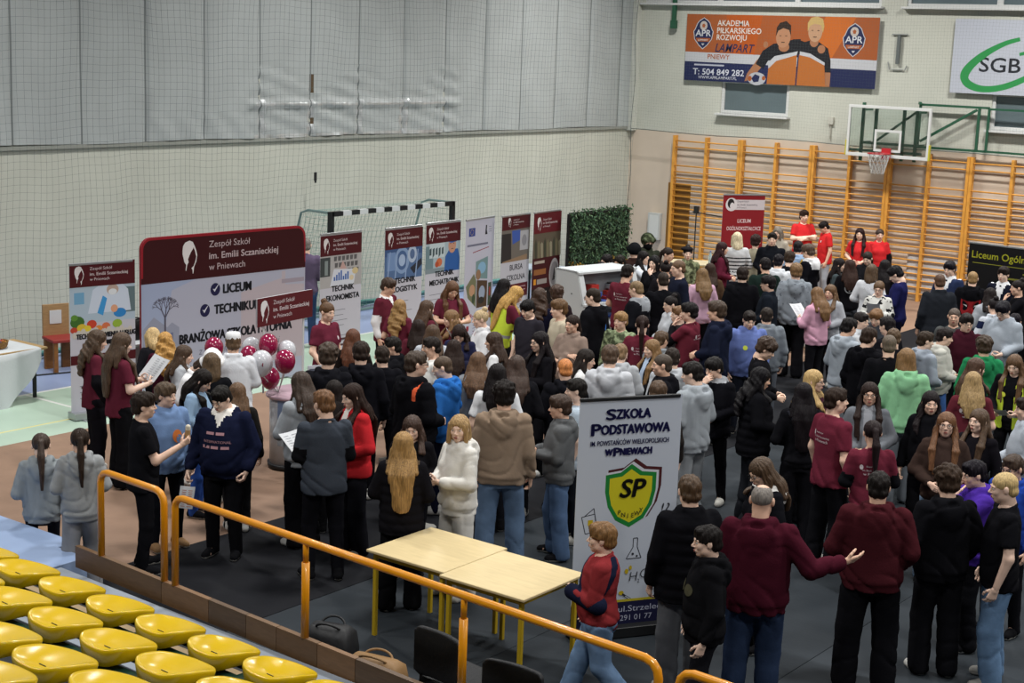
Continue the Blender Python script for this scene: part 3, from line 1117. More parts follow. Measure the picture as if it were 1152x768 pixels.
    if P['pose'] == 'sling':
        g = Field((-.36, -.26, .9), (.34, .42, 1.5), h)
        a, e, w = arms[-1]
        g.cap(e + Vector((0, -.03, -.02)), w + Vector((.03, .01, -.01)), .082, .07, .02)
        c0 = Vector((.085, -.01, 1.47)); nrm = (e + Vector((-.04, -.03, 0)) - c0).cross(w + Vector((.02, .03, 0)) - c0).normalized()
        g2 = Field((-.36, -.26, .9), (.34, .42, 1.5), h)
        g2.loft([(q[0], q[1] + .014, q[2] + .014, q[3]) for q in rows], 0)
        X, Y, Z = g2.xyz((slice(None),) * 3)
        pd = np.abs((X - c0.x) * nrm.x + (Y - c0.y) * nrm.y + (Z - c0.z) * nrm.z) - .034
        g.F = np.minimum(g.F, np.maximum(g2.F, pd)).astype(f32)
        V2, F2 = g.mesh()
        mesh_obj('arm_sling', bend(V2), F2, fabric('1b2036'), None, body)
    hv = on_head
    if P.get('glasses'):
        parts = []
        for s in (1, -1):
            parts.append((*tube([(s * .031 + .021 * math.cos(a), .101 - .1 * abs(s * .031 + .021 * math.cos(a)) ** 1.2, .002 + .017 * math.sin(a)) for a in np.linspace(0, 6.283, 15)[:-1]], .0022, 5, closed=True), 0))
            parts.append((*tube([(s * .053, .096, .006), (s * .078, .06, .006), (s * .08, -.01, .008)], .002, 5), 0))
        parts.append((*tube([(-.011, .103, .004), (0, .106, .007), (.011, .103, .004)], .002, 5), 0))
        V2, F2, M2 = join(parts)
        mesh_obj('glasses', hv(V2), F2, GLASSFRAME, None, body)
    if P.get('mask'):
        g = Field((-.1, -.12, -.2), (.1, .14, .02), .009)
        g.ell((0, .03, -.06), (.066, .08, .075), 0); g.cap((0, -.02, -.08), (0, -.04, -.19), .064, .07, .03)
        V2, F2 = g.mesh()
        mesh_obj('face_mask', hv(V2), F2, fabric(P['mask']), None, body)
    if P.get('helmet'):
        g = Field((-.16, -.18, -.09), (.16, .17, .19), .009)
        g.ell((0, -.005, .035), (.112, .132, .118), 0)
        g.cap((-.09, .07, .035), (.09, .07, .035), .03, .03, .03)
        g.ell((0, .12, -.085), (.105, .12, .095), .01, op=1)
        g.add(lambda X, Y, Z: Z + .06 - np.clip(-Y, -.1, .1) * .1 + 0 * X, (-.16, -.18, -.09), (.16, .17, -.04), .004, op=1)
        V2, F2 = g.mesh()
        mesh_obj('helmet', hv(V2), F2, camo('3f4733') if P['helmet'] != '17181b' else fabric(P['helmet']), None, body)
    if P.get('beret'):
        g = Field((-.15, -.16, .0), (.16, .16, .18), .009)
        g.ell((.015, -.015, .085), (.11, .115, .04), 0); g.ell((0, -.012, .06), (.085, .1, .035), .02)
        V2, F2 = g.mesh()
        mesh_obj('beret', hv(V2), F2, fabric(P['beret']), None, body)
    if P.get('cap'):
        g = Field((-.13, -.14, .0), (.13, .16, .18), .008)
        g.loft([(.045, .083, .103, -.012), (.09, .086, .106, -.012), (.12, .078, .096, -.012), (.135, .06, .08, -.012)], 0)
        V2, F2 = g.mesh()
        mesh_obj('cap', hv(V2), F2, fabric(P['cap']), None, body)
    if P.get('toque'):
        g = Field((-.2, -.2, .02), (.2, .2, .36), .009)
        g.loft([(.05, .088, .106, -.012), (.13, .09, .108, -.012)], 0)
        rr = random.Random(4)
        for i in range(11):
            a = i * 6.283 / 11
            g.ell((.078 * math.cos(a), -.02 + .085 * math.sin(a), .2), (.05, .05, .075), .018)
        g.ell((0, -.02, .22), (.1, .11, .06), .02)
        V2, F2 = g.mesh()
        mesh_obj('chef_hat', hv(V2), F2, fabric('ececec'), None, body)

# ------------------------------------------------------------------ the hall
XW, YW = -19.94, 30.76           # the long wall on the left and the end wall
WALL_CREAM = material('cream_wall', 'bcbdb2', .8, .2, var=.05, vscale=1.2, bump=.05, bscale=60)
WALL_BEIGE = material('beige_wall', 'c8b9a8', .8, .2, var=.05, vscale=1.5, bump=.05, bscale=60)
SHEET = material('white_sheeting', 'a6abab', .55, .3, var=.06, vscale=1.6, bump=.12, bscale=9)
FOIL = material('torn_foil', 'c2c5c6', .28, .5, metal=.35, var=.15, vscale=7, bump=.5, bscale=16)
TORN = material('torn_edge', '5b4a36', .9)
WHITE = paint('c9cac8', .4)

def slab(name, x0, x1, y0, y1, z0, z1, m):
    return struct(MB().box((x0, y0, z0), (x1, y1, z1), m), name)

F_GREY = material('grey_mat_floor', '2e3338', .75, .12, var=.12, vscale=1.3, bump=.06, bscale=30)
F_DARK = material('dark_mat_floor', '1b1c20', .8, .1, var=.14, vscale=1.7, bump=.06, bscale=30)
F_BROWN = material('brown_mat_floor', '8a705e', .7, .25, var=.1, vscale=2.5, bump=.1, bscale=14)
F_GREEN = material('green_court_floor', 'a9bfae', .38, .4, var=.05, vscale=1.2)
F_BLUE = material('blue_court_floor', '8d9cc0', .38, .4, var=.05, vscale=1.2)
F_LINE = material('court_line', 'd8dad6', .4)
F_YEL = material('yellow_court_line', 'd2ca86', .4)
slab('floor', XW, 10, -6, YW, -.1, -.012, F_GREY)
slab('floor_blue', XW, -17.78, -6, YW, -.012, 0, F_BLUE)
slab('floor_green', -17.72, -15.67, -6, YW, -.012, 0, F_GREEN)
slab('floor_side_line', -17.78, -17.72, -6, YW, -.012, 0.0005, F_LINE)
slab('floor_cross_line', -17.72, -15.67, 12.52, 12.575, -.01, 0.001, F_LINE)
slab('floor_yellow_line', -16.24, -16.20, -6, 12.5, -.01, 0.001, F_YEL)
slab('floor_brown_mat', -15.67, -11.25, -6, YW, -.012, .003, F_BROWN)
slab('floor_dark_mat', -11.25, -9.3, -6, YW, -.012, .006, F_DARK)
for n_, (a_, b_) in enumerate(((-9.295, -7.3), (-7.295, -5.3), (-5.295, -3.3), (-3.295, -1.3), (-1.295, 10))):
    slab('floor_grey_mat_%d' % (n_ + 1), a_, b_, -6, YW, -.012, .004, F_GREY if n_ % 2 == 0 else material('grey_mat_floor_worn', '2a2f34', .75, .12, var=.12, vscale=1.3, bump=.06, bscale=30))

# walls: painted below, white sheeting over the upper long wall
slab('wall_left', XW - .3, XW, -6, YW, -.1, 9.2, WALL_CREAM)
slab('wall_end_lower', XW - .3, 10, YW, YW + .3, -.1, 3.12, WALL_BEIGE)

def sheeting():
    """upper covering of the long wall: bays of slack sheet between seams, torn and crinkled near its lower edge"""
    rn = random.Random(3)
    seam0 = 13.96 - 8 * 1.245
    ys = np.sort(np.concatenate([np.arange(4.0, YW - .02, .08), np.array([seam0 + 1.245 * k + e for k in range(-1, 22) for e in (-.016, .016) if 4 < seam0 + 1.245 * k + e < YW - .02])]))
    zs = np.concatenate([np.arange(3.2, 4.6, .055), np.arange(4.6, 9.2, .2)])
    V, F, M = [], [], []
    rr = np.random.RandomState(2)
    ph = rr.uniform(0, 6.28, (8,))
    for y in ys:
        bay = (y - seam0) / 1.245
        fr = abs(bay - round(bay)) * 1.245           # distance to the nearest seam
        torn = 18.7 < y < 24.4
        for z in zs:
            d = .05 + .008 * math.exp(-(z - 3.2) * 1.1) * (1 - math.exp(-fr * 3.2))
            d += .007 * math.sin(y * 3.1 + z * 1.3 + ph[0]) * math.sin(z * 2.2 + y * .7)
            if fr < .03: d -= .03
            if torn and z < 4.25 + .25 * math.sin(y * 2.7):
                k = .5 + .5 * math.sin(int(bay) * 2.1)
                d += .022 * math.sin(y * 13 + z * 9 + ph[1]) * math.sin(z * 11 - y * 7 + ph[2]) * (.5 + k) + .012 * math.sin(y * 29 + z * 23)
                if 3.74 < z < 3.84: d += .045
            if 16.5 < y < 18.7 and z < 3.6:
                d += .012 * math.sin(y * 11 + z * 9)
            V.append((XW + d, y, z - (.012 * math.sin(y * 1.7) * (z < 3.25))))
    nz = len(zs)
    for i in range(len(ys) - 1):
        y = (ys[i] + ys[i + 1]) / 2
        bay = (y - seam0) / 1.245
        fr = abs(bay - round(bay)) * 1.245
        for j in range(nz - 1):
            z = (zs[j] + zs[j + 1]) / 2
            F.append((i * nz + j, (i + 1) * nz + j, (i + 1) * nz + j + 1, i * nz + j + 1))
            m = 0
            if 18.8 < y < 23.9 and (3.76 < z < 3.83 or z < 3.27 or (fr < .09 and z < 3.85)): m = 1
            if abs(y - 20.19) < .05 and (3.95 < z < 4.3 or 3.4 < z < 3.55): m = 2
            if fr < .02: m = 3
            M.append(m)
    o = mesh_obj('wall_left_sheeting', V, F, [SHEET, FOIL, TORN, material('sheet_seam', '74797a', .7)], M)
    o['kind'] = 'structure'
sheeting()
slab('trim_1', XW, XW + .05, 4, YW - .05, 3.13, 3.19, material('sheet_rail', '8f918a', .6))
slab('wall_corner_column', XW, XW + .16, YW - .2, YW, 3.1, 9.2, paint('c3c4bb', .7))

def end_wall():
    """upper end wall with openings for its windows"""
    holes = [(-19.7, -13.92, 6.0, 7.7), (-13.36, -7.6, 6.0, 7.7), (-17.58, -15.9, 3.62, 4.36), (-11.4, -9.7, 3.62, 4.36)]
    xs = sorted({XW - .3, 10} | {h[0] for h in holes} | {h[1] for h in holes})
    zs = sorted({3.12, 9.2} | {h[2] for h in holes} | {h[3] for h in holes})
    mb = MB()
    for i in range(len(xs) - 1):
        for j in range(len(zs) - 1):
            cx, cz = (xs[i] + xs[i + 1]) / 2, (zs[j] + zs[j + 1]) / 2
            if any(h[0] < cx < h[1] and h[2] < cz < h[3] for h in holes): continue
            x0, x1, z0, z1 = xs[i], xs[i + 1], zs[j], zs[j + 1]
            V = [(x, y, z) for y in (YW, YW + .3) for x, z in ((x0, z0), (x1, z0), (x1, z1), (x0, z1))]
            mb.add(V, [(0, 1, 2, 3), (4, 7, 6, 5), (0, 4, 5, 1), (1, 5, 6, 2), (2, 6, 7, 3), (3, 7, 4, 0)], WALL_CREAM)
    struct(mb, 'wall_end_upper')
    PANE = material('window_pane', '5d6a6e', .18, .5, var=.1, vscale=1.0)
    for n, (x0, x1, z0, z1) in enumerate(holes):
        r = empty('window_%d' % (n + 1), ((x0 + x1) / 2, YW + .08, z0)); r['kind'] = 'structure'
        w2, h = (x1 - x0) / 2, z1 - z0
        cols = 3 if n < 2 else 1
        f = MB()
        fw = .07
        f.box((-w2, -.06, 0), (w2, .02, fw), WHITE).box((-w2, -.06, h - fw), (w2, .02, h), WHITE)
        for c in range(cols + 1):
            x = -w2 + fw / 2 + (2 * w2 - fw) * c / cols
            wd = fw / 2 if c in (0, cols) else fw * .9
            f.box((x - wd, -.06, fw), (x + wd, .02, h - fw), WHITE)
        f.build('window_frame', r)
        MB().box((-w2 + .02, -.02, .03), (w2 - .02, 0.0, h - .03), PANE).build('pane', r)
        MB().box((-w2 - .06, -.24, -.045), (w2 + .06, -.02, 0), WHITE).build('window_sill', r)
end_wall()

# ------------------------------------------------------------------ ball-stop nets hung in front of both walls
def net_mesh(name, us, vs, place, r, m, parent=None, along=None):
    """strands through a grid of points; every strand is a thin three-sided cord"""
    P = np.array([[place(u, v) for v in vs] for u in us])
    Vs, Fs = [], []
    base = 0
    tri = [(0, 1), (.87, -.5), (-.87, -.5)]

    def strand(Q, e1, e2):
        nonlocal base
        n = len(Q)
        V = np.concatenate([Q + e1 * (a * r) + e2 * (b * r) for a, b in tri])
        i = np.arange(n - 1)
        F = np.concatenate([np.stack([i + s * n, i + 1 + s * n, i + 1 + ((s + 1) % 3) * n, i + ((s + 1) % 3) * n], 1) for s in range(3)])
        Vs.append(V); Fs.append(F + base); base += len(V)
    e_u = P[-1, 0] - P[0, 0]; e_u = e_u / np.linalg.norm(e_u)
    e_n = np.cross(e_u, (0, 0, 1.0)); e_v = np.array((0, 0, 1.0))
    for i in range(len(us)): strand(P[i], e_u, e_n)
    for j in range(len(vs)): strand(P[:, j], e_v, e_n)
    return mesh_obj(name, np.concatenate(Vs), np.concatenate(Fs), m, None, parent, smooth=False)

CORD = material('net_cord', '55605c', .8, .2)
def sway(u, v, k=1.0):
    return .035 * math.sin(u * .9 + v * .35) + .02 * math.sin(u * 2.3 - v * 1.4) * k
LN = net_mesh('safety_net', np.arange(9.0, 30.4, .115), np.arange(.02, 9.1, .115),
              lambda u, v: (XW + .33 + sway(u, v) + .02 * math.sin(u * 9), u + .02 * math.sin(v * 2.3 + u), v + .03 * math.sin(u * 1.5 + v * .8) + .012 * math.sin(u * 6)), .0016, CORD)
tag(LN, 'dark green ball-stop net hanging full height before the white-sheeted long wall', 'net')
EN = net_mesh('safety_net', np.arange(-19.55, -8.5, .065), np.arange(3.18, 7.9, .065),
              lambda u, v: (u + .015 * math.sin(v * 2 + u), YW - .42 + sway(u, v) * .6, v - .04 * math.sin(u * .8) ** 2), .0008, CORD)
tag(EN, 'fine dark ball-stop net before the end wall, over the banners and windows', 'net')
b = MB()
b.path([(-19.65 + i * .45, YW - .42, 3.16 - .035 * math.sin((-19.65 + i * .45) * .8) ** 2) for i in range(30)], .008, paint('4d5652'), 5)
b.build('lower_rope', EN)
b = MB()
b.path([(XW + .33, 30.3 + .04 * math.sin(i * .9), 9.0 - i * .3) for i in range(30)], .007, paint('4d5652'), 5)
b.build('edge_rope', LN)
# rolled skirt of the net lying along the foot of the long wall
b = MB()
for k in range(3):
    b.path([(XW + .3 + .05 * k + .03 * math.sin(i * 1.3 + k), 9 + i * .35, .06 + .03 * k + .015 * math.sin(i * 2.1 + k * 2)) for i in range(60)], .03, material('teal_net', '5f8c86', .9, .1, var=.3, vscale=30), 6)
b.build('net_skirt', LN, True)

m = MB(); m.box((-.012, -.03, -.09), (.012, .03, .06), paint('15161a')).box((-.012, -.015, -.13), (.012, .02, -.09), paint('15161a'))
tag(m.build('black_tag', loc=(XW + .3, 20.05, 2.52)), 'small black tag caught in the net above the goal', 'tag')

# ------------------------------------------------------------------ printed things
MAROON, DKMAR, INKBLUE = '4a1219', '2c0b10', '1d1d44'
LOGO = [(0, .6), (0, .72), (.02, .85), (.1, .95), (.26, 1.0), (.38, .95), (.43, .84), (.38, .74), (.30, .64), (.25, .55), (.2, .45), (.22, .35), (.17, .28), (.13, .1), (.11, .12), (.13, .28), (.06, .38), (.03, .5)]
STRAND = [(.43, .86), (.5, .7), (.54, .55), (.5, .35), (.42, .2), (.39, .0), (.37, .0), (.36, .12), (.32, .17), (.4, .22), (.46, .35), (.5, .5), (.46, .66), (.4, .8)]

def logo(P, u, v, h, c='d9d6d6'):
    P.many([[(u + a * h, v + b * h) for a, b in LOGO], [(u + a * h, v + b * h) for a, b in STRAND]], c)

def school(P, u, v, k, c='c9bfc1', bold=.0):
    P.text('Zespół Szkół', u, v + k * 1.25, k, c, align='l', bold=0, width=k * 5.6)
    P.text('im. Emilii Sczanieckiej', u, v, k, c, align='l', bold=.014, width=k * 9.6)
    P.text('w Pniewach', u, v - k * 1.2, k, c, align='l', bold=0, width=k * 4.9)

ALU = material('aluminium', 'a9adb0', .35, .5, metal=.7)
BLACKM = paint('17181a', .5)

def rollup(x, y, rz, w, h, P, label, base=ALU, bar=ALU):
    """a roll-up: cassette on the floor, mast behind, sheet pulled up to a top bar; front faces local -y"""
    r = empty('roll_up_banner', (x, y, 0), rz)
    tag(r, label, 'banner', 'roll-up banners in the hall')
    b = MB().box((-w / 2, -.1, .012), (w / 2, .1, .1), base)
    b.build('base_cassette', r)
    f = MB()
    for s in (-1, 1): f.box((s * w * .36 - .02, -.17, 0), (s * w * .36 + .02, .17, .014), base)
    f.build('feet', r)
    MB().bar((0, .03, .1), (0, .03, h - .01), .012, ALU).build('mast', r)
    sh = MB().box((-w / 2, -.004, .1), (w / 2, .0, h - .02), ink('c4c5ca')).build('sheet', r)
    a = P.build(sh); a.location = (-w / 2, -.005, .1)
    MB().box((-w / 2, -.014, h - .03), (w / 2, .012, h), bar).build('top_bar', r)
    return r

def tech(lines, photo, seed, body='bcbdc8', tv=.86, size=.12):
    w, h = .92, 1.93
    P = Poster(w, h)
    P.rect(0, 0, w, h, body)
    photo(P, 0, h - .78, w, h - .3)
    P.rect(0, h - .31, w, h, MAROON)
    logo(P, .07, h - .28, .24)
    school(P, .28, h - .17, .056)
    v = h - tv
    for t, wd in lines:
        P.text(t, w * .55, v, size, '26282e', width=wd, bold=.005, fat=.006); v -= .14 if size > .1 else .1
    P.lines(.12, v - .02, .8, 4, .08, '6f717a', seed)
    P.lines(.12, v - .42, .7, 3, .08, '6f717a', seed + 1)
    P.lines(.14, .3, .75, 3, .09, '4b3338', seed + 2, .03)
    return P

def ph_econ(P, u0, v0, u1, v1):
    v0 -= .02
    P.rect(u0, v0, u1, v1, 'a7a6a6'); P.rect(u0, v0 + .18, u0 + .22, v1 - .03, '3c4244'); P.rect(u0 + .1, v0 + .2, u0 + .17, v1 - .08, '7f8a8a')
    P.many([[(u0 + .3 + i * .09 + j * .02, v1 - .1 - j * .1), (u0 + .36 + i * .09 + j * .02, v1 - .1 - j * .1), (u0 + .37 + i * .09 + j * .02, v1 - .03 - j * .1), (u0 + .3 + i * .09 + j * .02, v1 - .03 - j * .1)] for i in range(6) for j in range(3)], '5b5a5c')
    P.poly([(u0 + .42, v1 - .25), (u0 + .5, v1 - .1), (u0 + .6, v1 - .26), (u0 + .5, v1 - .32)], 'b99a94')
    P.poly([(u0 + .22, v0 + .02), (u0 + .75, v0 + .0), (u0 + .8, v0 + .25), (u0 + .3, v0 + .28)], 'c9ced8')
    P.many([[(u0 + .3 + i * .05, v0 + .1), (u0 + .335 + i * .05, v0 + .1), (u0 + .335 + i * .05, v0 + .16 + .03 * (i % 4)), (u0 + .3 + i * .05, v0 + .16 + .03 * (i % 4))] for i in range(7)], '3f63a5')
    P.ell(u0 + .78, v0 + .22, .07, .05, 'c9b98f'); P.ell(u0 + .7, v0 + .12, .05, .04, 'cfc3a4')

def ph_log(P, u0, v0, u1, v1):
    v0 -= .02
    P.rect(u0, v0, u1, v1, '4f6a92'); P.rect(u0, v1 - .12, u1, v1, '3b5580'); P.rect(u0 + .06, v0 + .15, u0 + .26, v1 - .06, '6f8bb5')
    for i, r in enumerate((.18, .13, .08)): P.ell(u0 + .42, v0 + .3, r, r * 1.2, ('7f99bd', '46618d', '9db2cf')[i])
    P.ell(u0 + .67, v0 + .38, .11, .14, 'a8b7cc'); P.ell(u0 + .67, v0 + .38, .06, .08, '52698f')
    P.poly([(u1 - .3, v0 + .16), (u1 - .02, v0 + .3), (u1, v0 + .2), (u1 - .2, v0 + .06)], '2b2f3a')
    P.many([[(u0 + a, v1 - .05), (u0 + a + .02, v1 - .05), (u0 + a - .03, v0), (u0 + a - .06, v0)] for a in (.12, .3, .55, .8)], '8aa0c2')

def ph_mech(P, u0, v0, u1, v1):
    v0 -= .02
    P.rect(u0, v0, u1, v1, '9fb2bb'); P.rect(u0, v0 + .05, u0 + .2, v1 - .05, '6d858c'); P.rect(u0 + .1, v0 + .25, u0 + .5, v1, 'b9c7cc')
    P.many([[(u0 + .1 + .08 * i, v1 - .2 - .05 * (i % 2)), (u0 + .15 + .08 * i, v1 - .2), (u0 + .15 + .08 * i, v1 - .08), (u0 + .1 + .08 * i, v1 - .1)] for i in range(5)], '3f5156')
    P.poly([(u0 + .5, v0), (u0 + .52, v0 + .25), (u0 + .62, v0 + .36), (u0 + .86, v0 + .36), (u1 - .01, v0 + .2), (u1 - .01, v0)], '2f5b9c')
    P.ell(u0 + .7, v0 + .43, .105, .135, 'b98b74'); P.ell(u0 + .69, v0 + .54, .115, .075, '2c62ad'); P.ell(u0 + .74, v0 + .5, .1, .025, '24508f')
    P.many([[(u0 + .64, v0 + .45), (u0 + .67, v0 + .45), (u0 + .67, v0 + .462), (u0 + .64, v0 + .462)], [(u0 + .72, v0 + .45), (u0 + .75, v0 + .45), (u0 + .75, v0 + .462), (u0 + .72, v0 + .462)], [(u0 + .67, v0 + .36), (u0 + .74, v0 + .365), (u0 + .73, v0 + .375), (u0 + .68, v0 + .372)]], '3c2a24')
    P.ell(u0 + .36, v0 + .17, .08, .07, 'c26a45'); P.rect(u0, v0, u0 + .5, v0 + .08, '7d8c93'); P.ell(u0 + .3, v0 + .14, .05, .05, 'a94f35')

def ph_food(P, u0, v0, u1, v1):
    P.rect(u0, v0, u1, v1, 'a9bccb'); P.rect(u0 + .06, v0 + .25, u0 + .2, v1 - .08, '6fa2c4'); P.rect(u1 - .14, v0 + .1, u1, v1 - .05, '5e7277')
    P.poly([(u0 + .25, v0 + .12), (u0 + .32, v0 + .42), (u0 + .48, v0 + .52), (u0 + .68, v0 + .53), (u0 + .82, v0 + .4), (u0 + .86, v0 + .12)], 'c6d2e2')
    P.ell(u0 + .6, v1 - .07, .085, .07, 'b6a195'); P.ell(u0 + .6, v1 - .1, .06, .04, 'd7dde2')
    P.poly([(u0 + .38, v0 + .12), (u0 + .46, v0 + .34), (u0 + .52, v0 + .3), (u0 + .46, v0 + .08)], '3f93cf'); P.ell(u0 + .7, v0 + .1, .09, .06, '2f7fc0'); P.ell(u0 + .62, v0 + .16, .05, .05, 'd6a07f')
    for i, (a, b, r, c) in enumerate(((.1, .02, .1, '3f6a2d'), (.06, .08, .05, '5b8a38'), (.16, -.06, .07, 'd2b53a'), (.3, -.02, .07, 'c0432f'), (.24, -.07, .05, 'd9c33c'), (.66, -.04, .07, '8fae3f'), (.5, -.06, .06, 'c96f4b'), (.4, -.08, .05, 'd2883e'), (.05, -.08, .05, 'b5432f'))):
        P.ell(u0 + a, v0 + b, r, r * .8, c, 12)
    for i in range(14): P.ell(u0 + .06 + .06 * i, v0 - .15 + .02 * (i % 3), .035, .045, 'c4bfb6', 10)

# ---- the row of roll-ups along the long wall
P = tech([('TECHNIK ŻYWIENIA I USŁUG', .84), ('GASTRONOMICZNYCH', .62)], ph_food, 1, tv=.98, size=.09)
P.rect(0, .62, .92, .74, MAROON)
rollup(-16.06, 12.53, math.radians(80), .89, 2.03, P, 'roll-up with vegetables and gloved cook in white, left of the big school banner')
rollup(-16.2, 17.11, math.radians(91), .92, 2.07, tech([('TECHNIK', .5), ('EKONOMISTA', .74)], ph_econ, 4), 'roll-up headed TECHNIK EKONOMISTA with grey calculators photo')
rollup(-16.12, 18.45, math.radians(91), .9, 2.07, tech([('TECHNIK', .5), ('LOGISTYK', .6)], ph_log, 7), 'roll-up headed TECHNIK LOGISTYK with blue photo')
rollup(-16.2, 19.53, math.radians(92), .92, 2.07, tech([('TECHNIK', .5), ('MECHATRONIK', .78)], ph_mech, 10), 'roll-up headed TECHNIK MECHATRONIK with blue-capped mechanic')

def eu():
    w, h = .92, 1.95
    P = Poster(w, h); P.rect(0, 0, w, h, 'b4b5c4')
    P.rect(.1, h - .28, .3, h - .14, '2b3d83')
    P.many([[(.2 + .045 * math.cos(t) + .008 * math.cos(q), h - .21 + .045 * math.sin(t) + .008 * math.sin(q)) for q in (0, 1.57, 3.14, 4.71)] for t in [i * math.pi / 6 for i in range(12)]], 'cdb84a')
    P.poly([(.62, h - .28), (.64, h - .12), (.68, h - .12), (.67, h - .2), (.7, h - .28)], '20222a'); P.lines(.74, h - .16, .86, 3, .04, '55586a', 3)
    P.lines(.06, h - .45, .86, 1, .05, '6b6d80', 5, .035); P.line((.24, h - .56), (.76, h - .5), .014, '8a2f3a')
    P.poly([(.35, h - .72), (.74, h - .66), (.74, h - 1.05), (.35, h - 1.0)], '6f8b8e'); P.ell(.55, h - .84, .13, .1, '7fa7c4'); P.ell(.44, h - .95, .08, .09, '8a6d55')
    P.poly([(.05, h - 1.12), (.3, h - .92), (.38, h - 1.05), (.38, h - 1.5), (.12, h - 1.32)], '6d6f55'); P.ell(.25, h - 1.2, .09, .1, 'b08a6d'); P.ell(.3, h - 1.35, .05, .08, '3b4a38')
    P.poly([(.4, h - 1.04), (.74, h - 1.08), (.74, h - 1.52), (.4, h - 1.52)], '4c3a2c'); P.ell(.57, h - 1.27, .1, .12, '8f9bb0'); P.ell(.55, h - 1.4, .1, .06, '2c2a28')
    P.rect(.77, h - 1.52, .88, h - 1.12, '3f4a3a'); P.rect(.8, h - 1.35, .85, h - 1.2, '8d2f2c')
    for i, ch in enumerate('PARTNER'):
        P.text(ch, .12 + .062 * i, h - 1.56 - .1 * math.sin(.35 + i * .24) - .02 * i, .1, '9a3038')
    P.lines(.4, h - 1.75, .62, 1, .05, '70728a', 6)
    P.poly([(.1, .08), (.14, .05), (.18, .08), (.18, .15), (.1, .15)], '8d2733'); P.lines(.3, .14, .8, 3, .05, '70728a', 8)
    return P
rollup(-16.18, 20.47, math.radians(97), .92, 2.07, eu(), 'pale lilac roll-up with a collage and the red word PARTNER')

def bursa():
    w, h = .92, 1.95
    P = Poster(w, h); P.rect(0, 0, w, h, 'b5b6c0')
    P.rect(0, h - .8, w, h - .24, '6a655f'); P.poly([(0, h - .8), (0, h - .3), (.3, h - .3), (.34, h - .8)], '2d2b2c'); P.poly([(.33, h - .26), (.6, h - .26), (.6, h - .44), (.36, h - .5)], '3b57a2'); P.rect(.6, h - .62, .88, h - .28, 'a5a6ab'); P.poly([(.05, h - .78), (.85, h - .7), (.85, h - .8), (.05, h - .8)], '8b745d')
    P.ell(.74, h - .45, .08, .1, '83848a')
    P.rect(0, h - .24, w, h, MAROON); logo(P, .2, h - .2, .17); school(P, .36, h - .13, .035)
    P.text('BURSA', .5, h - .95, .14, '2a2c33', width=.42); P.text('SZKOLNA', .5, h - 1.13, .14, '2a2c33', width=.6)
    P.rect(.2, h - 1.44, .9, h - 1.2, '561b25'); P.lines(.26, h - 1.27, .84, 3, .06, 'b79ea2', 2, .012)
    P.rect(.02, h - 1.5, .19, h - 1.2, '5b5148'); P.rect(.02, h - 1.85, .19, h - 1.56, '6b6258'); P.lines(.26, h - 1.52, .84, 4, .06, '6b6d76', 3)
    P.rect(.2, .05, .9, .22, '561b25'); P.lines(.26, .15, .6, 1, .06, 'b79ea2', 2, .02)
    return P
rollup(-16.14, 21.42, math.radians(95), .92, 2.07, bursa(), 'roll-up headed BURSA SZKOLNA with dormitory photo')

def darkbanner():
    w, h = .92, 1.95
    P = Poster(w, h); P.rect(0, 0, w, h, '191315')
    P.rect(0, h - .8, w, h - .36, '5c5346')
    for i in range(9): P.poly([(.08 + .1 * i, h - .8), (.05 + .1 * i, h - .55), (.09 + .1 * i, h - .44 - .04 * (i % 3)), (.13 + .1 * i, h - .55), (.14 + .1 * i, h - .8)], ('3c3f33', '6e6a52', '8a8570')[i % 3])
    P.rect(0, h - 1.35, w, h - .8, '3c1016'); P.rect(0, h - .36, w, h, '5d1820'); logo(P, .12, h - .32, .25); school(P, .3, h - .2, .05)
    P.lines(.06, h - .9, .62, 1, .1, 'a39a90', 1, .05)
    P.rect(.06, h - 1.1, .46, h - 1.0, '8a5a34'); P.rect(.06, h - 1.27, .14, h - 1.17, 'c98a2c'); P.rect(.17, h - 1.27, .5, h - 1.18, '8f8a88')
    P.ell(.74, h - 1.12, .17, .28, '8f8d90'); P.ell(.74, h - 1.12, .13, .22, '6c6a6e'); P.poly([(.68, h - 1.25), (.74, h - 1.0), (.82, h - 1.22)], '2b2a2c')
    P.many([[(.06, h - 1.5 - .12 * i), (.5, h - 1.47 - .12 * i), (.5, h - 1.41 - .12 * i), (.06, h - 1.44 - .12 * i)] for i in range(2)], 'b9b6b4')
    P.lines(.06, h - 1.68, .5, 4, .07, '9a9794', 4, .014)
    P.poly([(.6, .05), (.62, .3), (.7, .38), (.8, .36), (.86, .05)], '23262a'); P.ell(.71, .43, .05, .065, '9a7763'); P.rect(.06, .04, .12, .12, 'c98a2c')
    return P
rollup(-16.12, 22.3, math.radians(94), .88, 2.08, darkbanner(), 'black and maroon roll-up beside the leafy green wall', BLACKM)

def redlic():
    w, h = .95, 1.95
    P = Poster(w, h); P.rect(0, 0, w, h, '7e1a22')
    P.rect(.2, h - .33, w, h - .12, 'bfb9bd'); P.ell(.19, h - .22, .13, .14, 'c9c5c8', 28)
    P.ell(.18, h - .2, .075, .1, '1d1a1c'); P.ell(.21, h - .25, .05, .07, 'c9c5c8')
    P.text('Zespół Szkół', .32, h - .17, .05, '55525a', align='l', bold=0, width=.26); P.text('im. Emilii Sczanieckiej', .32, h - .24, .05, '55525a', align='l', bold=.01, width=.46); P.text('w Pniewach', .32, h - .3, .05, '55525a', align='l', bold=0, width=.22)
    P.text('LICEUM', .5, h - .6, .11, 'd6c3c6', width=.3); P.text('OGÓLNOKSZTAŁCĄCE', .5, h - .76, .11, 'd6c3c6', width=.78)
    P.lines(.3, h - 1.3, .8, 4, .1, 'b88f94', 4, .03)
    return P
rollup(-15.82, 28.91, math.radians(53), .95, 2.05, redlic(), 'tall dark red roll-up reading LICEUM before the wall bars')

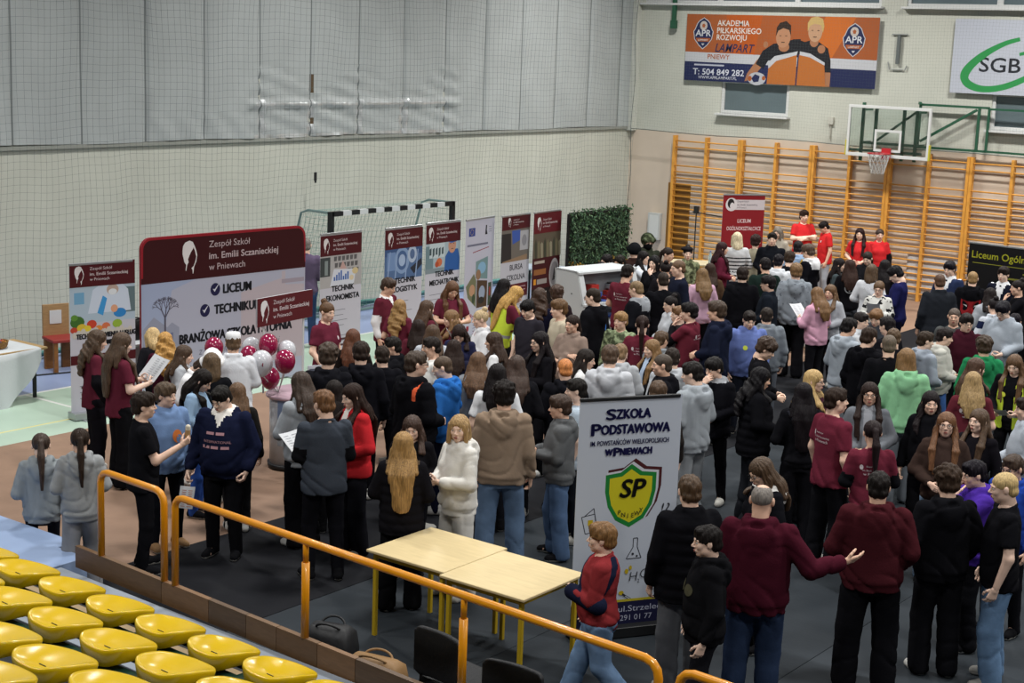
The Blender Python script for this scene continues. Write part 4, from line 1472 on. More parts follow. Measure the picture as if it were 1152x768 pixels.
def black_lic():
    w, h = 2.0, 1.83
    P = Poster(w, h); P.rect(0, 0, w, h, '131214')
    P.text('Liceum Ogólnokształcące', .06, h - .24, .17, 'a8a72a', align='l', width=1.78)
    P.rect(.08, h - .33, 1.9, h - .318, '8b8a2c')
    P.lines(1.0, h - .44, 1.7, 1, .1, '7d7c30', 1, .03); P.lines(.7, h - .54, 1.7, 1, .1, '7d7c30', 2, .03); P.lines(1.4, h - .66, 1.75, 1, .1, '7d7c30', 2, .03)
    P.rect(.42, h - .78, .92, h - .7, '53151c')
    P.text('KLASA', .4, h - .93, .1, '4c6f9c', align='l', width=.36); P.text('KLASA', .34, h - 1.1, .1, '3f5b45', align='l', width=.36)
    P.rect(.4, h - .96, .95, h - .95, '4c6f9c'); P.rect(.34, h - 1.13, .95, h - 1.12, '3f5b45')
    return P
rollup(-8.66, 25.5, math.radians(-7), 2.0, 1.95, black_lic(), 'wide black banner with yellow Liceum heading at the wall bars', BLACKM)

def sp():
    w, h = .94, 2.0
    P = Poster(w, h); P.rect(0, 0, w, h, 'b9c0cc')
    N = '1c1c4c'
    def caps(t, v, k, wd):
        P.text(t, w * .5, v, k, N, width=wd, bold=.014)
    P.text('S', .285, h - .19, .125, N, bold=.005, fat=.006, width=.085); P.text('ZKOŁA', .49, h - .185, .112, N, bold=.005, fat=.006, width=.315)
    P.text('P', .15, h - .32, .14, N, bold=.005, fat=.006, width=.085); P.text('ODSTAWOWA', .515, h - .315, .112, N, bold=.005, fat=.006, width=.63)
    P.text('IM. POWSTAŃCÓW WIELKOPOLSKICH', .47, h - .41, .058, N, bold=.004, fat=.0014, width=.72)
    P.text('W', .28, h - .5, .08, N, bold=.005, fat=.006, width=.065); P.text('P', .35, h - .505, .1, N, bold=.005, fat=.006, width=.06); P.text('NIEWACH', .53, h - .5, .082, N, bold=.005, fat=.006, width=.29)
    cu, cv = .5, h - .87
    def shield(k, dx=0, dy=0):
        a = [(-.235, .2), (-.1, .215), (0, .285), (.1, .215), (.235, .2)]
        b = [(.235, .05), (.205, -.08), (.13, -.2), (0, -.27), (-.13, -.2), (-.205, -.08), (-.235, .05)]
        return [(cu + x * k + dx, cv + y * k + dy) for x, y in a + b]
    P.poly(shield(1.06, .035, .03), '4a1f22'); P.poly(shield(1.03, .015, .012), 'c4c8d0'); P.poly(shield(1.0), '1d7a34'); P.poly(shield(.84), 'c6bd24')
    P.text('SP', cu + .005, cv - .0, .22, '191a14', bold=.005, fat=.007, slant=.18, width=.22)
    for i, ch in enumerate('PNIEWY'):
        t = math.radians(-128 + i * 16)
        P.text(ch, cu + .15 * math.cos(t) * 1.05, cv - .015 + .17 * math.sin(t), .055, '2b2c1c', bold=.01)
    K, Y = '2f3138', 'bfa51f'
    def outline(pts, closed=True, t=.007, c=K):
        q = pts + ([pts[0]] if closed else [])
        for a, b in zip(q, q[1:]):
            P.line(a, b, t, c)
    outline([(.06, h - 1.02), (.18, h - 1.0), (.21, h - 1.15), (.1, h - 1.17)]); outline([(.08, h - 1.02), (.17, h - .95), (.2, h - 1.12)], False); P.rect(.12, h - 1.1, .165, h - 1.05, Y)
    P.text('!?', .82, h - 1.05, .15, K, bold=-.005, slant=.2); P.ell(.84, h - 1.09, .014, .014, Y, 10)
    outline([(.55, h - 1.24), (.55, h - 1.32), (.49, h - 1.42), (.63, h - 1.42), (.59, h - 1.32), (.59, h - 1.24)]); P.ell(.55, h - 1.38, .012, .012, K, 8); P.ell(.59, h - 1.4, .01, .01, K, 8)
    P.ell(.82, h - 1.3, .05, .062, K); P.ell(.82, h - 1.3, .042, .053, 'b9c0cc'); P.ell(.82, h - 1.3, .022, .035, Y); P.rect(.795, h - 1.4, .845, h - 1.36, K)
    for i in range(7):
        t = i * math.pi / 6; P.line((.82 + .065 * math.cos(t), h - 1.3 + .075 * math.sin(t)), (.82 + .09 * math.cos(t), h - 1.3 + .1 * math.sin(t)), .006, K)
    outline([(.1, h - 1.48), (.08, h - 1.6), (.12, h - 1.66), (.2, h - 1.64), (.2, h - 1.5)]); P.ell(.14, h - 1.52, .03, .03, Y, 12); P.rect(.11, h - 1.63, .19, h - 1.58, Y)
    P.text('H', .56, h - 1.62, .12, K, bold=-.012, slant=.15); P.text('2', .615, h - 1.64, .05, K, bold=-.005); P.text('O', .665, h - 1.6, .12, K, bold=-.012, slant=.15)
    P.ell(.5, h - 1.53, .018, .024, Y, 10); P.ell(.535, h - 1.5, .014, .02, Y, 10)
    outline([(.78, h - 1.55), (.86, h - 1.53), (.86, h - 1.47), (.78, h - 1.49)])
    P.ell(.46, h - 1.72, .024, .02, Y, 10); P.line((.47, h - 1.73), (.62, h - 1.83), .016, K); P.line((.5, h - 1.752), (.56, h - 1.79), .008, 'b9c0cc')
    P.rect(0, 0, w, .2, '191a3a'); P.rect(0, .2, w, .222, 'b3a62a')
    P.text('ul.Strzelec', .44, .11, .075, 'a9adc0', align='l', bold=0, width=.4); P.text('291 01 77', .46, .03, .07, 'a9adc0', align='l', bold=0, width=.3)
    return P
rollup(-6.8, 10.7, math.radians(58), .92, 2.1, sp(), 'white roll-up with green and yellow SP shield, standing beyond the plywood tables', BLACKM, BLACKM)

# ---- the big curved-corner fabric wall
def fabric_wall():
    w, h, r = 2.9, 2.24, .16
    root = empty('fabric_display_wall', (-16.2, 14.79, 0), math.radians(86.5))
    tag(root, 'big rounded maroon and pale school banner listing LICEUM and TECHNIKUM', 'banner')
    def arc(cx, cz, a0, r_=r): return [(cx + r_ * math.cos(math.radians(a0 + t)), cz + r_ * math.sin(math.radians(a0 + t))) for t in range(0, 91, 15)]
    out = [(-w / 2, .02), (w / 2, .02)] + arc(w / 2 - r, h - r, 0) + arc(-w / 2 + r, h - r, 90)
    MB().prism(out, -.02, .02, ink('7a1520')).build('fabric_cover', root)
    for s in (-1, 1): MB().box((s * w * .4 - .03, -.25, 0), (s * w * .4 + .03, .25, .02), ALU).build('foot', root)
    P = Poster(w, h)
    P.poly([(a + w / 2, b) for a, b in out], 'a9acbe')
    P.poly([(.0, 1.62), (.0, .9), (.35, .85), (.5, 1.5), (.9, 1.62)], '9aa6c2')
    P.poly([(.02, .5), (.02, 1.0), (.2, 1.16), (.42, 1.0), (.5, 1.06), (.62, .98), (.62, .5)], '9095a8')
    P.many([[(a, b), (a + .04, b), (a + .04, b + .1), (a, b + .1)] for a in (.1, .24, .48) for b in (.62, .82)], '6d7390')
    P.poly([(.36, .45), (.37, 1.0), (.40, 1.0), (.42, .45)], '4c4852')
    rt = random.Random(6)
    def branch(x, z, a, L, wd, k):
        x2, z2 = x + L * math.sin(a), z + L * math.cos(a)
        x2, z2 = min(max(x2, .02), .98), min(z2, 1.6)
        tw.append(((x, z), (x2, z2), wd))
        if k:
            for da in (-.55, .1, .5): branch(x2, z2, a + da + rt.uniform(-.15, .15), L * .68, wd * .6, k - 1)
    tw = []
    branch(.385, .95, 0, .18, .03, 4)
    sh = []
    for (x, z), (x2, z2), wd in tw:
        d = Vector((x2 - x, z2 - z))
        if d.length < .01: continue
        d.normalize(); q = Vector((-d.y, d.x)) * max(wd, .006) / 2
        sh.append([(x + q.x, z + q.y), (x - q.x, z - q.y), (x2 - q.x, z2 - q.y), (x2 + q.x, z2 + q.y)])
    P.many(sh, '565362')
    P.poly([(1.7, 1.36), (2.45, 1.5), (2.45, 1.6), (2.52, 1.6), (2.52, 1.4), (2.88, 1.38), (2.88, .3), (1.7, .3)], 'b4aab2')
    P.rect(2.45, 1.42, 2.88, 1.48, '9c939f')
    for u in (2.0, 2.22, 2.44, 2.66): P.poly([(u, .95), (u + .11, .95), (u + .11, 1.18), (u + .08, 1.24), (u + .03, 1.24), (u, 1.18)], 'c3bfc8')
    top = [(0, 1.62), (w, 1.62)] + [(a + w / 2, b) for a, b in arc(w / 2 - r, h - r, 0) + arc(-w / 2 + r, h - r, 90)]
    P.poly(top, '37090f')
    q = [(a + w / 2, b) for a, b in arc(w / 2 - r, h - r, 0) + arc(-w / 2 + r, h - r, 90)]
    q2 = [(a + w / 2, b) for a, b in arc(w / 2 - r, h - r, 0, r - .035) + arc(-w / 2 + r, h - r, 90, r - .035)]
    P.ring([(w, 1.7)] + q + [(0, 1.7)], [(w - .012, 1.7)] + q2 + [(.03, 1.7)], '8f1a26')
    logo(P, .68, 1.7, .46)
    school(P, 1.13, 1.88, .13, 'b9a9ad')
    for t, u, v, wd, cu in (('LICEUM', 1.63, 1.38, .5, 1.24), ('TECHNIKUM', 1.64, 1.1, .82, 1.06), ('BRANŻOWA SZKOŁA I STOPNIA', 1.63, .74, 2.02, .42)):
        P.text(t, u, v, .18, '22242c', width=wd, bold=.005, fat=.009)
        if t != 'X':
            P.ell(cu, v + .065, .085, .09, INKBLUE); P.poly([(cu - .045, v + .075), (cu - .01, v + .03), (cu + .07, v + .15), (cu - .01, v + .07)], 'c9ccd8')
    P.text('z oddziałami integracyjnymi', 1.68, .55, .15, '6a6c78', width=1.45, bold=-.005, slant=.2)
    a = P.build(root); a.location = (-w / 2, -.021, 0)
fabric_wall()

# ---- leafy wall: a frame thick with leaves
def leaf_wall():
    r = empty('leafy_backdrop', (-15.98, 23.75, 0), math.radians(90))
    tag(r, 'leafy green artificial hedge panel at the end of the roll-up row', 'backdrop')
    f = MB()
    for s in (-1, 1): f.box((s * .97 - .025, -.02, 0), (s * .97 + .025, .03, 2.0), BLACKM); f.box((s * .97 - .03, -.3, 0), (s * .97 + .03, .3, .03), BLACKM)
    f.box((-.97, -.02, 1.95), (.97, .03, 2.0), BLACKM); f.build('frame', r)
    MB().box((-.96, 0, .05), (.96, .02, 2.02), material('hedge_mesh', '1d2a20', .9)).build('backing', r)
    rn = np.random.RandomState(5)
    n = 5200
    C = np.stack([rn.uniform(-.98, .98, n), rn.uniform(-.11, -.01, n), rn.uniform(.04, 2.07, n)], 1)
    A = rn.uniform(0, 6.28, n); T = rn.uniform(-.9, .9, n); L = rn.uniform(.02, .042, n)
    d = np.stack([np.cos(A), np.sin(T) * .7, np.sin(A)], 1); d /= np.linalg.norm(d, axis=1)[:, None]
    e = np.stack([-np.sin(A), np.cos(T) * .5, np.cos(A)], 1); e /= np.linalg.norm(e, axis=1)[:, None]
    V = np.concatenate([C - d * L[:, None], C + e * L[:, None] * .42, C + d * L[:, None], C - e * L[:, None] * .42])
    i = np.arange(n)
    band = np.abs(C[:, 2] - (1.02 + .06 * np.sin(C[:, 0] * 5)))
    u = rn.uniform(0, 1, n)
    M = np.where(u < .45, 0, np.where(u < .8, 1, 2))
    M = np.where((C[:, 2] < .95) & (u > .52), 3, M)
    M = np.where((band < .07) & (u > .45), 4, M)
    mats = [material('leaf_%d' % k, c, .6, .35) for k, c in enumerate(('26412c', '3b5c3e', '5d7a58', 'a9b8b4', 'a98a3a'))]
    mesh_obj('leaves', V, np.stack([i, i + n, i + 2 * n, i + 3 * n], 1), mats, M, r, smooth=False)
leaf_wall()

# ---- end-wall banners
def wall_banner(x0, z0, w, h, P, label, cat='banner'):
    root = empty('wall_banner', (x0 + w / 2, YW - .1, z0))
    tag(root, label, cat)
    MB().box((-w / 2, .0, 0), (w / 2, .012, h), ink('b9bcc0')).build('sheet', root)
    e = MB()
    n = int(w / .5)
    for i in range(n + 1):
        for v in (.03, h - .03): e.lathe([(.018, 0), (.018, .01)], ALU, 8, (-w / 2 + .04 + (w - .08) * i / n, -.006, v))
    a = P.build(root); a.location = (-w / 2, -.002, 0)

def apr():
    w, h = 4.63, 1.46
    P = Poster(w, h); O, N, Wt, K = '99522a', '20264a', 'b3b4b8', '1d1d22'
    P.rect(0, 0, w, h, N); P.poly([(0, .42), (w, .38), (w, .62), (0, .64)], Wt); P.poly([(0, .63), (w, .59), (w, h), (0, h)], O)
    P.poly([(2.9, .61), (3.4, h), (4.1, h), (3.6, .6)], 'b86226'); P.poly([(1.2, .62), (1.0, h), (1.9, h), (1.75, .62)], 'a9501b')
    def crest(u, v):
        k = [(-.2, .1), (-.15, .22), (-.1, .27), (0, .33), (.1, .27), (.15, .22), (.2, .1), (.24, .04), (.21, -.12), (.1, -.25), (0, -.33), (-.1, -.25), (-.21, -.12), (-.24, .04)]
        P.poly([(u + a * 1.08, v + b * 1.06) for a, b in k], 'b3b4b8'); P.poly([(u + a, v + b) for a, b in k], N)
        P.ell(u, v + .17, .095, .1, 'b3a9a2'); P.poly([(u + .045 * math.cos(t), v + .17 + .05 * math.sin(t)) for t in [1.57 + i * 1.2566 for i in range(5)]], O)
        P.text('APR', u, v - .06, .2, 'c3c4c8', bold=.014, width=.4); P.poly([(u - .19, v - .1), (u + .19, v - .1), (u + .16, v - .18), (u - .16, v - .18)], O); P.text('LAMPART', u, v - .165, .06, 'c9c2bc', width=.25); P.poly([(u - .04, v - .22), (u + .04, v - .22), (u, v - .27)], 'b3b4b8')
    crest(.44, h - .42); crest(4.08, h - .47)
    L = 'cfcac4'
    P.text('AKADEMIA', .79, h - .24, .17, L, align='l', width=.8); P.text('PIŁKARSKIEGO', .79, h - .4, .17, L, align='l', width=1.1); P.text('ROZWOJU', .79, h - .55, .17, L, align='l', width=.75)
    P.text('LAMPART', .76, h - .81, .26, N, align='l', width=.95, bold=.01, slant=.25)
    P.text('PNIEWY', .86, .49, .15, O, width=.56)
    P.lines(.25, .335, 1.5, 1, .1, 'a9abb8', 1, .035)
    P.text('T: 504 849 282', .88, .14, .19, 'c3c5cf', width=1.3); P.text('WWW.APRLAMPART.PL', .86, .05, .09, 'b9bbc6', width=.98)
    # two young players in black and orange shirts
    P.poly([(1.55, .03), (1.6, .2), (1.82, .5), (2.0, .62), (2.1, .5), (1.9, .3), (1.75, .1)], '9a6a4c')
    P.poly([(1.8, .42), (1.95, .7), (2.2, .86), (2.45, .9), (2.68, .97), (2.85, .98), (2.85, .6), (2.1, .5), (2.0, .32)], K)
    P.poly([(2.1, 0), (2.12, .35), (2.3, .55), (2.78, .68), (2.8, 0)], 'a8632e'); P.poly([(2.12, .33), (2.3, .5), (2.78, .64), (2.8, .72), (2.25, .6), (2.1, .45)], Wt)
    P.ell(2.46, .8, .13, .1, '9a6a4c'); P.ell(2.43, h - .45, .175, .225, 'a87a5c'); P.poly([(2.25, h - .45), (2.26, h - .25), (2.33, h - .15), (2.48, h - .11), (2.6, h - .2), (2.61, h - .42), (2.56, h - .3), (2.42, h - .26), (2.3, h - .32)], '30231d')
    P.poly([(2.85, .95), (2.95, .92), (3.15, .98), (3.3, .92), (3.5, .8), (3.58, .55), (3.6, .3), (3.45, .3), (3.4, .5), (2.85, .62)], K)
    P.poly([(2.8, 0), (2.82, .66), (3.1, .62), (3.44, .48), (3.5, .0)], 'a8632e'); P.poly([(2.85, .72), (3.1, .68), (3.45, .5), (3.45, .44), (3.1, .6), (2.85, .64)], Wt); P.line((2.8, .0), (2.82, .66), .03, N)
    P.poly([(3.47, .3), (3.6, .3), (3.6, 0), (3.5, 0)], '9a6a4c')
    P.ell(3.17, .92, .1, .1, '9a6a4c'); P.ell(3.18, h - .32, .165, .215, 'b08a6c'); P.poly([(3.0, h - .32), (2.99, h - .14), (3.06, h - .03), (3.2, h + .0), (3.34, h - .05), (3.38, h - .2), (3.36, h - .34), (3.3, h - .18), (3.15, h - .15), (3.05, h - .2)], 'b59a62')
    for u, v in ((2.43, h - .45), (3.18, h - .32)):
        P.many([[(u + s * .07 - .025, v + .02), (u + s * .07 + .025, v + .02), (u + s * .07 + .025, v + .035), (u + s * .07 - .025, v + .035)] for s in (-1, 1)] + [[(u - .05, v - .1), (u + .05, v - .1), (u + .03, v - .12), (u - .03, v - .12)]], '4a3328')
    P.ell(3.35, .78, .09, .09, '9a6a4c'); P.ell(2.02, .84, .06, .07, '9a6a4c')
    P.ell(1.85, .1, .22, .14, 'a9aab0'); P.poly([(1.72, .1), (1.8, .2), (1.92, .16), (1.9, .04), (1.78, .02)], N); P.ell(1.68, .1, .05, .06, O, 10); P.ell(2.02, .12, .045, .05, O, 10)
    return P
wall_banner(-18.51, 4.31, 4.63, 1.46, apr(), 'orange and navy football academy banner with two boys on the end wall')

def sgb():
    w, h = 2.9, 1.46
    P = Poster(w, h); P.rect(0, 0, w, h, 'b2b6c0')
    path = [(1.34, .37, .075), (1.1, .44, .09), (.85, .56, .11), (.6, .72, .14), (.4, .9, .16), (.29, 1.07, .18), (.3, 1.2, .16), (.42, 1.3, .15), (.65, 1.36, .13), (.95, 1.34, .12), (1.25, 1.25, .12), (1.55, 1.1, .11), (1.78, .92, .1), (1.85, .76, .09), (1.72, .66, .08), (1.52, .63, .07), (1.33, .67, .06)]
    # smooth the stroke
    q = []
    for i in range(len(path) - 1):
        a0, a, b, b0 = path[max(i - 1, 0)], path[i], path[i + 1], path[min(i + 2, len(path) - 1)]
        for t in np.linspace(0, 1, 6)[:-1]:
            q.append(tuple(.5 * (2 * a[k] + (b[k] - a0[k]) * t + (2 * a0[k] - 5 * a[k] + 4 * b[k] - b0[k]) * t * t + (3 * a[k] - a0[k] - 3 * b[k] + b0[k]) * t ** 3) for k in range(3)))
    L, R = [], []
    for i, (u, v, k) in enumerate(q):
        a, b = q[max(i - 1, 0)], q[min(i + 1, len(q) - 1)]
        d = Vector((b[0] - a[0], -(b[1] - a[1]))).normalized(); n = Vector((-d.y, d.x)) * k / 2
        L.append((u + n.x, h - v + n.y)); R.append((u - n.x, h - v - n.y))
    P.n += 1; m = len(L)
    P.A.add([(u, -.0008 * P.n, v) for u, v in L + R], [(i, i + 1, i + 1 + m, i + m) for i in range(m - 1)], ink('2f8a4a'))
    P.text('SGB', .98, h - 1.02, .4, '24262c', width=.84, bold=.012)
    return P
wall_banner(-12.26, 4.32, 2.9, 1.46, sgb(), 'white banner with green ring and black SGB lettering, end wall')

# ---- wall bars: six wooden double units
BARWOOD = material('bar_wood', 'd0933f', .45, .4, var=.14, vscale=6)
def wall_bars():
    root = empty('wall_bars', (-18.68 + .875, YW - .03, 0))
    p = MB()
    for i, x in enumerate((-.84, 0, .84)):
        wd = .032
        q = MB().box((x - wd, -.13, 0), (x + wd, -.0, 3.06), BARWOOD)
        q.build('post', root)
    zs = [2.94, 2.80] + [2.38 - .139 * k for k in range(17)]
    for z in zs:
        V, F = tube([(-.84, -.1, z), (.84, -.1, z)], .016, 8)
        MB().add(V, F, BARWOOD).build('rung', root, True)
    return root
wb = wall_bars()
names = ['in the corner, nearest the leafy backdrop', 'behind the dark red roll-up', 'behind the boys in red tees', 'below the backboard hoop', 'below the green folding frame', 'behind the wide black banner', 'beyond the wide black banner']
for k in range(7):
    o = wb if k == 0 else copy_tree(wb)
    o.location.x = -18.68 + .875 + 1.75 * k
    tag(o, 'wooden wall bars unit ' + names[k], 'wall bars', 'wooden wall bars along the end wall')

# ---- basketball backboard on its folding frame
GREEN = paint('23533c', .5)
def backboard():
    r = empty('basketball_backboard', (-13.3, 30.2, 2.94))
    tag(r, 'clear glass basketball backboard with white border and red hoop', 'basketball hoop')
    W, H = .9, 1.05
    g = material('clear_glass', 'e6efec', .05, .5, trans=1.0)
    MB().box((-W + .03, -.006, .03), (W - .03, .006, H - .03), g).build('glass_panel', r)
    f = MB()
    f.box((-W, -.03, 0), (W, .03, .07), WHITE).box((-W, -.03, H - .06), (W, .03, H), WHITE).box((-W, -.03, .07), (-W + .05, .03, H - .06), WHITE).box((W - .05, -.03, .07), (W, .03, H - .06), WHITE)
    f.build('white_border', r)
    f = MB()
    f.box((-.295, -.012, .12), (.295, -.007, .17), WHITE).box((-.295, -.012, .52), (.295, -.007, .57), WHITE).box((-.295, -.012, .17), (-.245, -.007, .52), WHITE).box((.245, -.012, .17), (.295, -.007, .52), WHITE)
    f.build('target_square', r)
    for s in (-1, 1): MB().box((s * (W + .012) - .014, -.035, .0), (s * (W + .012) + .014, .035, .32), paint('b9b03a')).build('edge_pad', r)
    RED = paint('a8262c', .4)
    h = MB()
    h.path([(.225 * math.cos(t), -.38 + .225 * math.sin(t), .1) for t in np.linspace(0, 6.283, 25)[:-1]], .011, RED, 6, True)
    h.box((-.12, -.16, .085), (.12, -.03, .105), RED).box((-.1, -.05, -.03), (.1, -.02, .2), RED)
    hoop = h.build('hoop', r)
    n = MB()
    cord = paint('b5b5b2', .8)
    for i in range(12):
        a = i * 6.2832 / 12
        for s in (1, -1):
            n.path([((.222 - .10 * k / 4) * math.cos(a + s * .26 * k), -.38 + (.222 - .10 * k / 4) * math.sin(a + s * .26 * k), .09 - .1 * k) for k in range(5)], .006, cord, 4)
    n.build('net', hoop)
    s = MB()
    for x, z0, z1 in ((-.62, -.1, 1.1), (-.33, .25, 1.02), (.28, -.05, 1.02), (.56, -.05, 1.02)):
        s.beam((x, .1, z0), (x, .1, z1), .06, .05, GREEN)
    s.beam((-.9, .1, .12), (.7, .1, .12), .05, .05, GREEN).beam((-.6, .1, .28), (.6, .1, .28), .05, .05, GREEN)
    s.beam((-.3, .12, .33), (.58, .12, 1.0), .05, .04, GREEN)
    for x in (-.62, .56): s.beam((x, .1, .28), (x, .52, .28), .04, .04, GREEN).beam((x, .1, .95), (x, .52, .95), .04, .04, GREEN)
    s.build('support_frame', r)
backboard()
def fold_frame():
    r = empty('folding_hoop_frame', (-12.1, 30.6, 3.19))
    tag(r, 'green steel folding frame fixed to the wall right of the backboard', 'frame')
    m = MB()
    L, H = .72, .86
    for y in (0,):
        m.beam((-L, y, H), (L, y, H), .045, .045, GREEN).beam((-L, y, 0), (L, y, 0), .045, .045, GREEN)
        m.beam((-L, y, 0), (-L, y, H), .045, .045, GREEN).beam((L, y, 0), (L, y, H), .045, .045, GREEN).beam((L - .2, y, 0), (L - .2, y, H), .05, .05, GREEN)
        m.beam((-L + .05, y, .12), (L - .25, y, H - .05), .05, .05, GREEN)
    m.beam((-.75, 0, H + .03), (-.6, -.3, H + .03), .05, .05, GREEN).build('truss', r)
    MB().beam((L, 0, H - .02), (2.6, 0, H - .02), .04, .04, GREEN).beam((L, 0, 0), (2.6, 0, 0), .04, .04, GREEN).build('tie_bar', r)
fold_frame()
m = MB(); m.beam((0, 0, -.62), (0, 0, 3.0), .09, .07, GREEN).box((-.07, -.05, -.66), (.07, .05, -.48), GREEN)
tag(m.build('steel_post', loc=(-18.84, YW - .12, 6.1)), 'dark green steel post hanging at the upper left of the end wall', 'post')
m = MB(); m.box((-.035, -.08, .12), (.035, -.03, .7), paint('5c6160')).box((-.17, -.05, .71), (.17, -.02, .735), paint('8a8d8b')).box((-.13, -.05, .0), (.13, -.02, .02), paint('8a8d8b')).bar((-.17, -.04, .0), (-.22, -.03, .16), .012, paint('8a8d8b')).bar((.17, -.04, .0), (.2, -.03, .1), .012, paint('8a8d8b'))
tag(m.build('wall_bracket', loc=(-13.45, YW, 4.72)), 'small grey metal bracket on the end wall between the two banners', 'bracket')
m = MB(); m.box((-.06, -.06, 0), (.06, 0, .16), paint('b9b7ac')).bar((.0, -.03, -.3), (0, -.03, 0), .012, paint('a9a79c'))
tag(m.build('junction_box', loc=(-14.85, YW, 3.52)), 'small pale junction box with cable left of the backboard', 'box')
tag(MB().box((-.3, -.0, 0), (.3, .015, 1.97), wood('8a6228')).box((-.26, -.004, .06), (.26, 0, .9), wood('7d5722')).box((-.26, -.004, .98), (.26, 0, 1.9), wood('7d5722')).build('wooden_hatch', loc=(-18.52, YW - .018, 0.0)), 'brown wooden hatch board behind the corner wall bars', 'board')
m = MB().box((-.16, -.12, 0), (.16, 0, .62), paint('b9bab6')).box((-.12, -.126, .05), (.12, -.12, .57), paint('c9cac6'))
tag(m.build('wall_cabinet', loc=(-19.1, YW, .62)), 'small white wall cabinet in the corner beside the wall bars', 'cabinet')

# ---- handball goal
def goal():
    r = empty('handball_goal', (-18.14, 20.5, 0), math.radians(90))
    tag(r, 'black and white striped handball goal with green net behind the roll-ups', 'goal')
    BK, WH = paint('15161a', .4), paint('bcbfc1', .4)
    def striped(name, a, b, first):
        a, b = Vector(a), Vector(b); L = (b - a).length; n = max(1, round(L / .2)); m = MB()
        for i in range(n): m.beam(a + (b - a) * i / n, a + (b - a) * (i + 1) / n, .08, .08, (BK, WH)[(i + first) % 2])
        m.build(name, r)
    striped('crossbar', (-1.34, 0, 2.04), (1.34, 0, 2.04), 1)
    for s in (-1, 1):
        m = MB().beam((s * 1.6, 0, 1.8), (s * 1.6, 0, 2.08), .08, .08, BK).beam((s * 1.6, 0, 2.04), (s * 1.34, 0, 2.04), .08, .08, BK)
        m.build('corner', r); striped('post', (s * 1.6, 0, 0), (s * 1.6, 0, 1.8), 0)
    GT = paint('6f8683', .5)
    m = MB()
    for s in (-1, 1): m.path([(s * 1.6, 0, 2.06), (s * 1.58, .55, 2.06), (s * 1.58, .72, 2.0), (s * 1.58, 1.05, .9), (s * 1.58, 1.2, .03), (s * 1.6, 0, .03)], .022, GT, 6)
    m.bar((-1.58, 1.2, .03), (1.58, 1.2, .03), .022, GT); m.build('rear_frame', r)
    mt = material('goal_cord', '7f9c93', .8, .2)
    def back(u, v):
        t = v / 2.0
        return (u, 1.16 - .5 * t ** 1.5 - .06 * math.sin(u * 2) ** 2, v)
    net_mesh('goal_net', np.arange(-1.57, 1.58, .1), np.arange(.03, 2.05, .1), back, .003, mt, r)
    net_mesh('goal_net', np.arange(-1.57, 1.58, .1), np.arange(0, 2.01, .25), lambda u, v: (u, .04 + .62 * v / 2, 2.03 - .05 * math.sin(v / 2 * 3.14)), .003, mt, r)
    for s in (-1, 1): net_mesh('goal_net', np.arange(0, .62, .1), np.arange(.03, 2.05, .1), lambda u, v: (s * 1.57, u * (1.8 - .8 * v / 2), v), .003, mt, r)
goal()

# ---- white-clothed table with the basket, left edge
def cloth_table():
    r = empty('trestle_table', (-17.68, 11.75, 0))
    tag(r, 'long folding table with black legs under a white cloth at the left edge', 'table')
    MB().box((-.38, -.85, .70), (.38, .85, .73), wood('a88a5c')).build('table_top', r)
    for x in (-.31, .12):
        for y in (-.72, .8):
            MB().beam((x if x < 0 else .3 - .16, y, 0), (x if x < 0 else .3 - .16, y, .70), .04, .04, BLACKM).build('leg', r)
    MB().beam((-.31, .8, .45), (.14, .8, .6), .03, .03, BLACKM).build('brace', r)
    # cloth: top and a front drop that falls in a slanting fold
    V, F = [], []
    ny, nv = 40, 16
    for i in range(ny + 1):
        y = -.95 + 1.68 * i / ny
        drop = .12 + .62 * min(1, max(0, (.75 - y) / .55)) ** .8
        for j in range(nv + 1):
            t = j / nv
            if t < .4: V.append((-.39 + .79 * t / .4, y, .737))
            else:
                q = (t - .4) / .6
                V.append((.40 + .02 * q + .025 * math.sin(y * 14) * q, y, .737 - drop * q))
    for i in range(ny):
        for j in range(nv):
            a = i * (nv + 1) + j; F.append((a, a + nv + 1, a + nv + 2, a + 1))
    o = mesh_obj('tablecloth', V, np.array(F), material('white_cloth', 'c4c9cc', .8, .2, bump=.15, bscale=14))
    o.location = (-17.68, 11.75, 0)
    tag(o, 'white cloth draped over the long table at the left edge', 'tablecloth')
    b = MB()
    b.lathe([(.11, 0), (.14, .02), (.16, .09), (.165, .1), (.15, .1), (.13, .03), (.10, .02)], material('wicker', '8d6a3e', .8, .2, var=.35, vscale=60, bump=.8, bscale=70), 20)
    k = b.build('wicker_basket', loc=(-17.62, 12.02, .738)); tag(k, 'round wicker basket of wrapped sweets on the white table', 'basket')
    rn = random.Random(2)
    for i in range(26):
        a, q = rn.uniform(0, 6.28), rn.uniform(0, .105)
        m = MB(); c = rn.choice(('a8442a', '2c2f5c', 'b08a2c', 'b9622c', '5a2a4a', 'a8a9b0'))
        V, F = ball((0, 0, 0), (.028, .016, .016), 8, 6); m.add(V, F, paint(c, .35))
        for s in (-1, 1): m.poly([(s * .024, 0, 0), (s * .046, .014, .006), (s * .046, -.014, -.006)], paint(c, .35))
        o = m.build('sweet', smooth=True, loc=(-17.62 + q * math.cos(a), 12.02 + q * math.sin(a), .738 + .065 + .055 * (1 - q / .12) + rn.uniform(0, .02)), rz=rn.uniform(0, 6))
        tag(o, 'small wrapped sweet heaped in the wicker basket', 'sweet', 'sweets in the wicker basket')
cloth_table()

